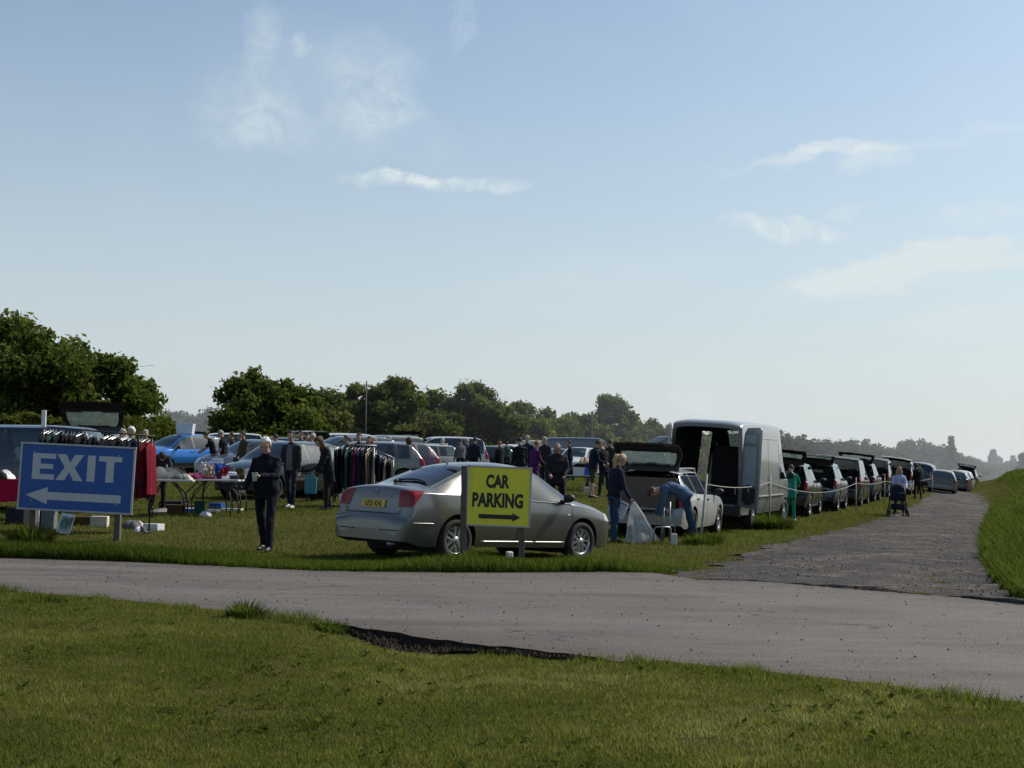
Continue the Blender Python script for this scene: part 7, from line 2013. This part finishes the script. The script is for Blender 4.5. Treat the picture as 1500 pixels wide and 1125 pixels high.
def conifer(px, y, w, h, label):
    p = at(px, y); root = thing('conifer_tree', label, 'tree', p); rng = np.random.default_rng(77); bl = []
    for i in range(11):
        t = i / 10; z = h * (.22 + .74 * t); r = w / 2 * (1 - t * .86) * (1.0 if i % 2 else .78)
        for k in range(max(3, int(8 * (1 - t)))): a = rng.random() * 6.28; bl.append(((math.cos(a) * r * .6, math.sin(a) * r * .6, z), max(.35, r * .42)))
    P, Fi, T = crown(bl, 6000, .34, rng); P[:, 2] -= .12 * np.hypot(P[:, 0], P[:, 1])
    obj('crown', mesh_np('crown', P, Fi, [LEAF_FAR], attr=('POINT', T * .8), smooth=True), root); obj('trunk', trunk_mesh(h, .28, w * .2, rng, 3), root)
conifer(1394, 290, 5.6, 9.2, 'dark layered conifer standing above the far trees by the track end')
for i, (px, y, w, h) in enumerate(((1455, 400, 3.6, 9.4), (1464, 410, 2.8, 7.6), (1475, 405, 2.6, 6.2), (1484, 410, 3.0, 8.0), (1494, 410, 2.4, 6.4), (1420, 380, 3.0, 7.0), (1440, 400, 2.4, 5.6), (1502, 300, 3.6, 6.4), (1430, 395, 2.2, 4.8))):
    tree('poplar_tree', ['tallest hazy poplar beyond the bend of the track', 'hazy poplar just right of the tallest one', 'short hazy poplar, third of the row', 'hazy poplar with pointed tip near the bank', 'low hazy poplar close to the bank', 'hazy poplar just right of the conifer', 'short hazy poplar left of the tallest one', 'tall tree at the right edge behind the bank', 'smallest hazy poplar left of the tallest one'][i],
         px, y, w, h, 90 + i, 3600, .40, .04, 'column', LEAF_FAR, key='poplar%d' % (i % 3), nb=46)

def hedge(label, pts, hgt, wid, n, size, seed, name='hedge'):
    rng = np.random.default_rng(seed)
    A = [at(px, y) for px, y in pts]; o0 = A[0]
    seg = np.array([(b - a).length for a, b in zip(A[:-1], A[1:])]); cum = np.concatenate([[0], np.cumsum(seg)])
    s = rng.random(n) * cum[-1]
    px_ = np.interp(s, cum, [a.x for a in A]); py_ = np.interp(s, cum, [a.y for a in A])
    h = hgt * (1 + .05 * np.sin(s * .9) + .06 * np.sin(s * 2.3 + 1) + .04 * np.sin(s * 5))
    q = rng.random(n) * (2 * hgt + wid)
    side = np.where(q < hgt, -1, np.where(q > hgt + wid, 1, 0))
    off = np.where(side == 0, rng.random(n) * wid - wid / 2, side * wid / 2) + .15 * rng.normal(size=n)
    z = np.where(side == 0, h, rng.random(n) * h) + .10 * rng.normal(size=n)
    dirx, diry = A[-1].x - A[0].x, A[-1].y - A[0].y; L = math.hypot(dirx, diry); nx_, ny_ = diry / L, -dirx / L
    C = np.stack([px_ + nx_ * -off * -1, py_ + ny_ * off, G(px_, py_) + np.maximum(z, .05)], 1)
    Nn = np.stack([nx_ * side, ny_ * side, np.where(side == 0, 1.0, .2)], 1)
    P, Fi = leaf_quads(C - np.array(o0), Nn, size, rng)
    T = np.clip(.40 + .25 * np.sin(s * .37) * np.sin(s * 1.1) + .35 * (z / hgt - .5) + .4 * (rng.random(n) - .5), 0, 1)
    o = thing(name, label, 'hedge', o0)
    obj('foliage', mesh_np('foliage', P, Fi, [LEAF_HEDGE], attr=('POINT', np.repeat(T, 4)), smooth=True), o)
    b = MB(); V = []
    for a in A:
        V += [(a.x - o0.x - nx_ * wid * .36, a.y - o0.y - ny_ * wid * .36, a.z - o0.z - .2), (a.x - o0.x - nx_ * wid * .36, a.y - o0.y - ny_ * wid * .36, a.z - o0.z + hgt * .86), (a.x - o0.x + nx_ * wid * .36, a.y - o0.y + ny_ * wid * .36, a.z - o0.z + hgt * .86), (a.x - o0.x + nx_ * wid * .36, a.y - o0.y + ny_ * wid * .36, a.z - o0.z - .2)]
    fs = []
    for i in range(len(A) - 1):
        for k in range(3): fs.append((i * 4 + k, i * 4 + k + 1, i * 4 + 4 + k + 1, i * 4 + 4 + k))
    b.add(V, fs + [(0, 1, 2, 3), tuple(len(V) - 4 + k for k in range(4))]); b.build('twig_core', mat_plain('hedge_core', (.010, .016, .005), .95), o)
hedge('long clipped green hedge behind the market rows', [(215, 92), (330, 98), (520, 108), (700, 124), (900, 150), (1010, 172)], 2.0, 2.2, 40000, .16, 5)
hedge('bushy rough hedge under the big trees at the left edge', [(-60, 72), (60, 74), (150, 76), (235, 84)], 2.3, 2.4, 16000, .17, 6)

# telegraph poles and wire
for px, y, h, lab in ((534, 118, 7.3, 'thin telegraph pole rising through the tree row above the grey cars'), (866, 160, 6.4, 'distant telegraph pole left of the lone round crown')):
    p = at(px, y); o = MB().tube([(0, 0, -.3), (0, 0, h)], [.075, .055], 0, 8).build('telegraph_pole', M_POST); o.location = p; tag(o, lab, 'telegraph pole')
    MB().box((0, 0, h - .35), (.5, .07, .08)).build('crossarm', M_POST, o)
a = CAM_POS + ray(-40, 505) * 74; b_ = CAM_POS + ray(225, 535) * 100
o = MB().tube([(a.lerp(b_, k / 16) - Vector((0, 0, 1.0 * 4 * (k / 16) * (1 - k / 16) * .5))) - a for k in range(17)], .012, 0, 4).build('overhead_wire', M_BLKMET); o.location = a; tag(o, 'thin overhead wire crossing in front of the dark oaks at the left', 'wire')

# distant haze: one large body of thin mist beyond the field
def haze():
    t = NT('thin_mist')
    v = t.n('ShaderNodeVolumeScatter', None, Color=(.93, .96, 1.0, 1), Density=HAZE_DENS, Anisotropy=.35).outputs[0]
    m = t.out(None, vol=v)
    b = MB(); b.box((60, 420, 2), (900, 600, 30)); o = b.build('haze', m); tag(o, 'thin morning mist lying over the far fields', kind='structure')
HAZE_DENS = .0015
haze()
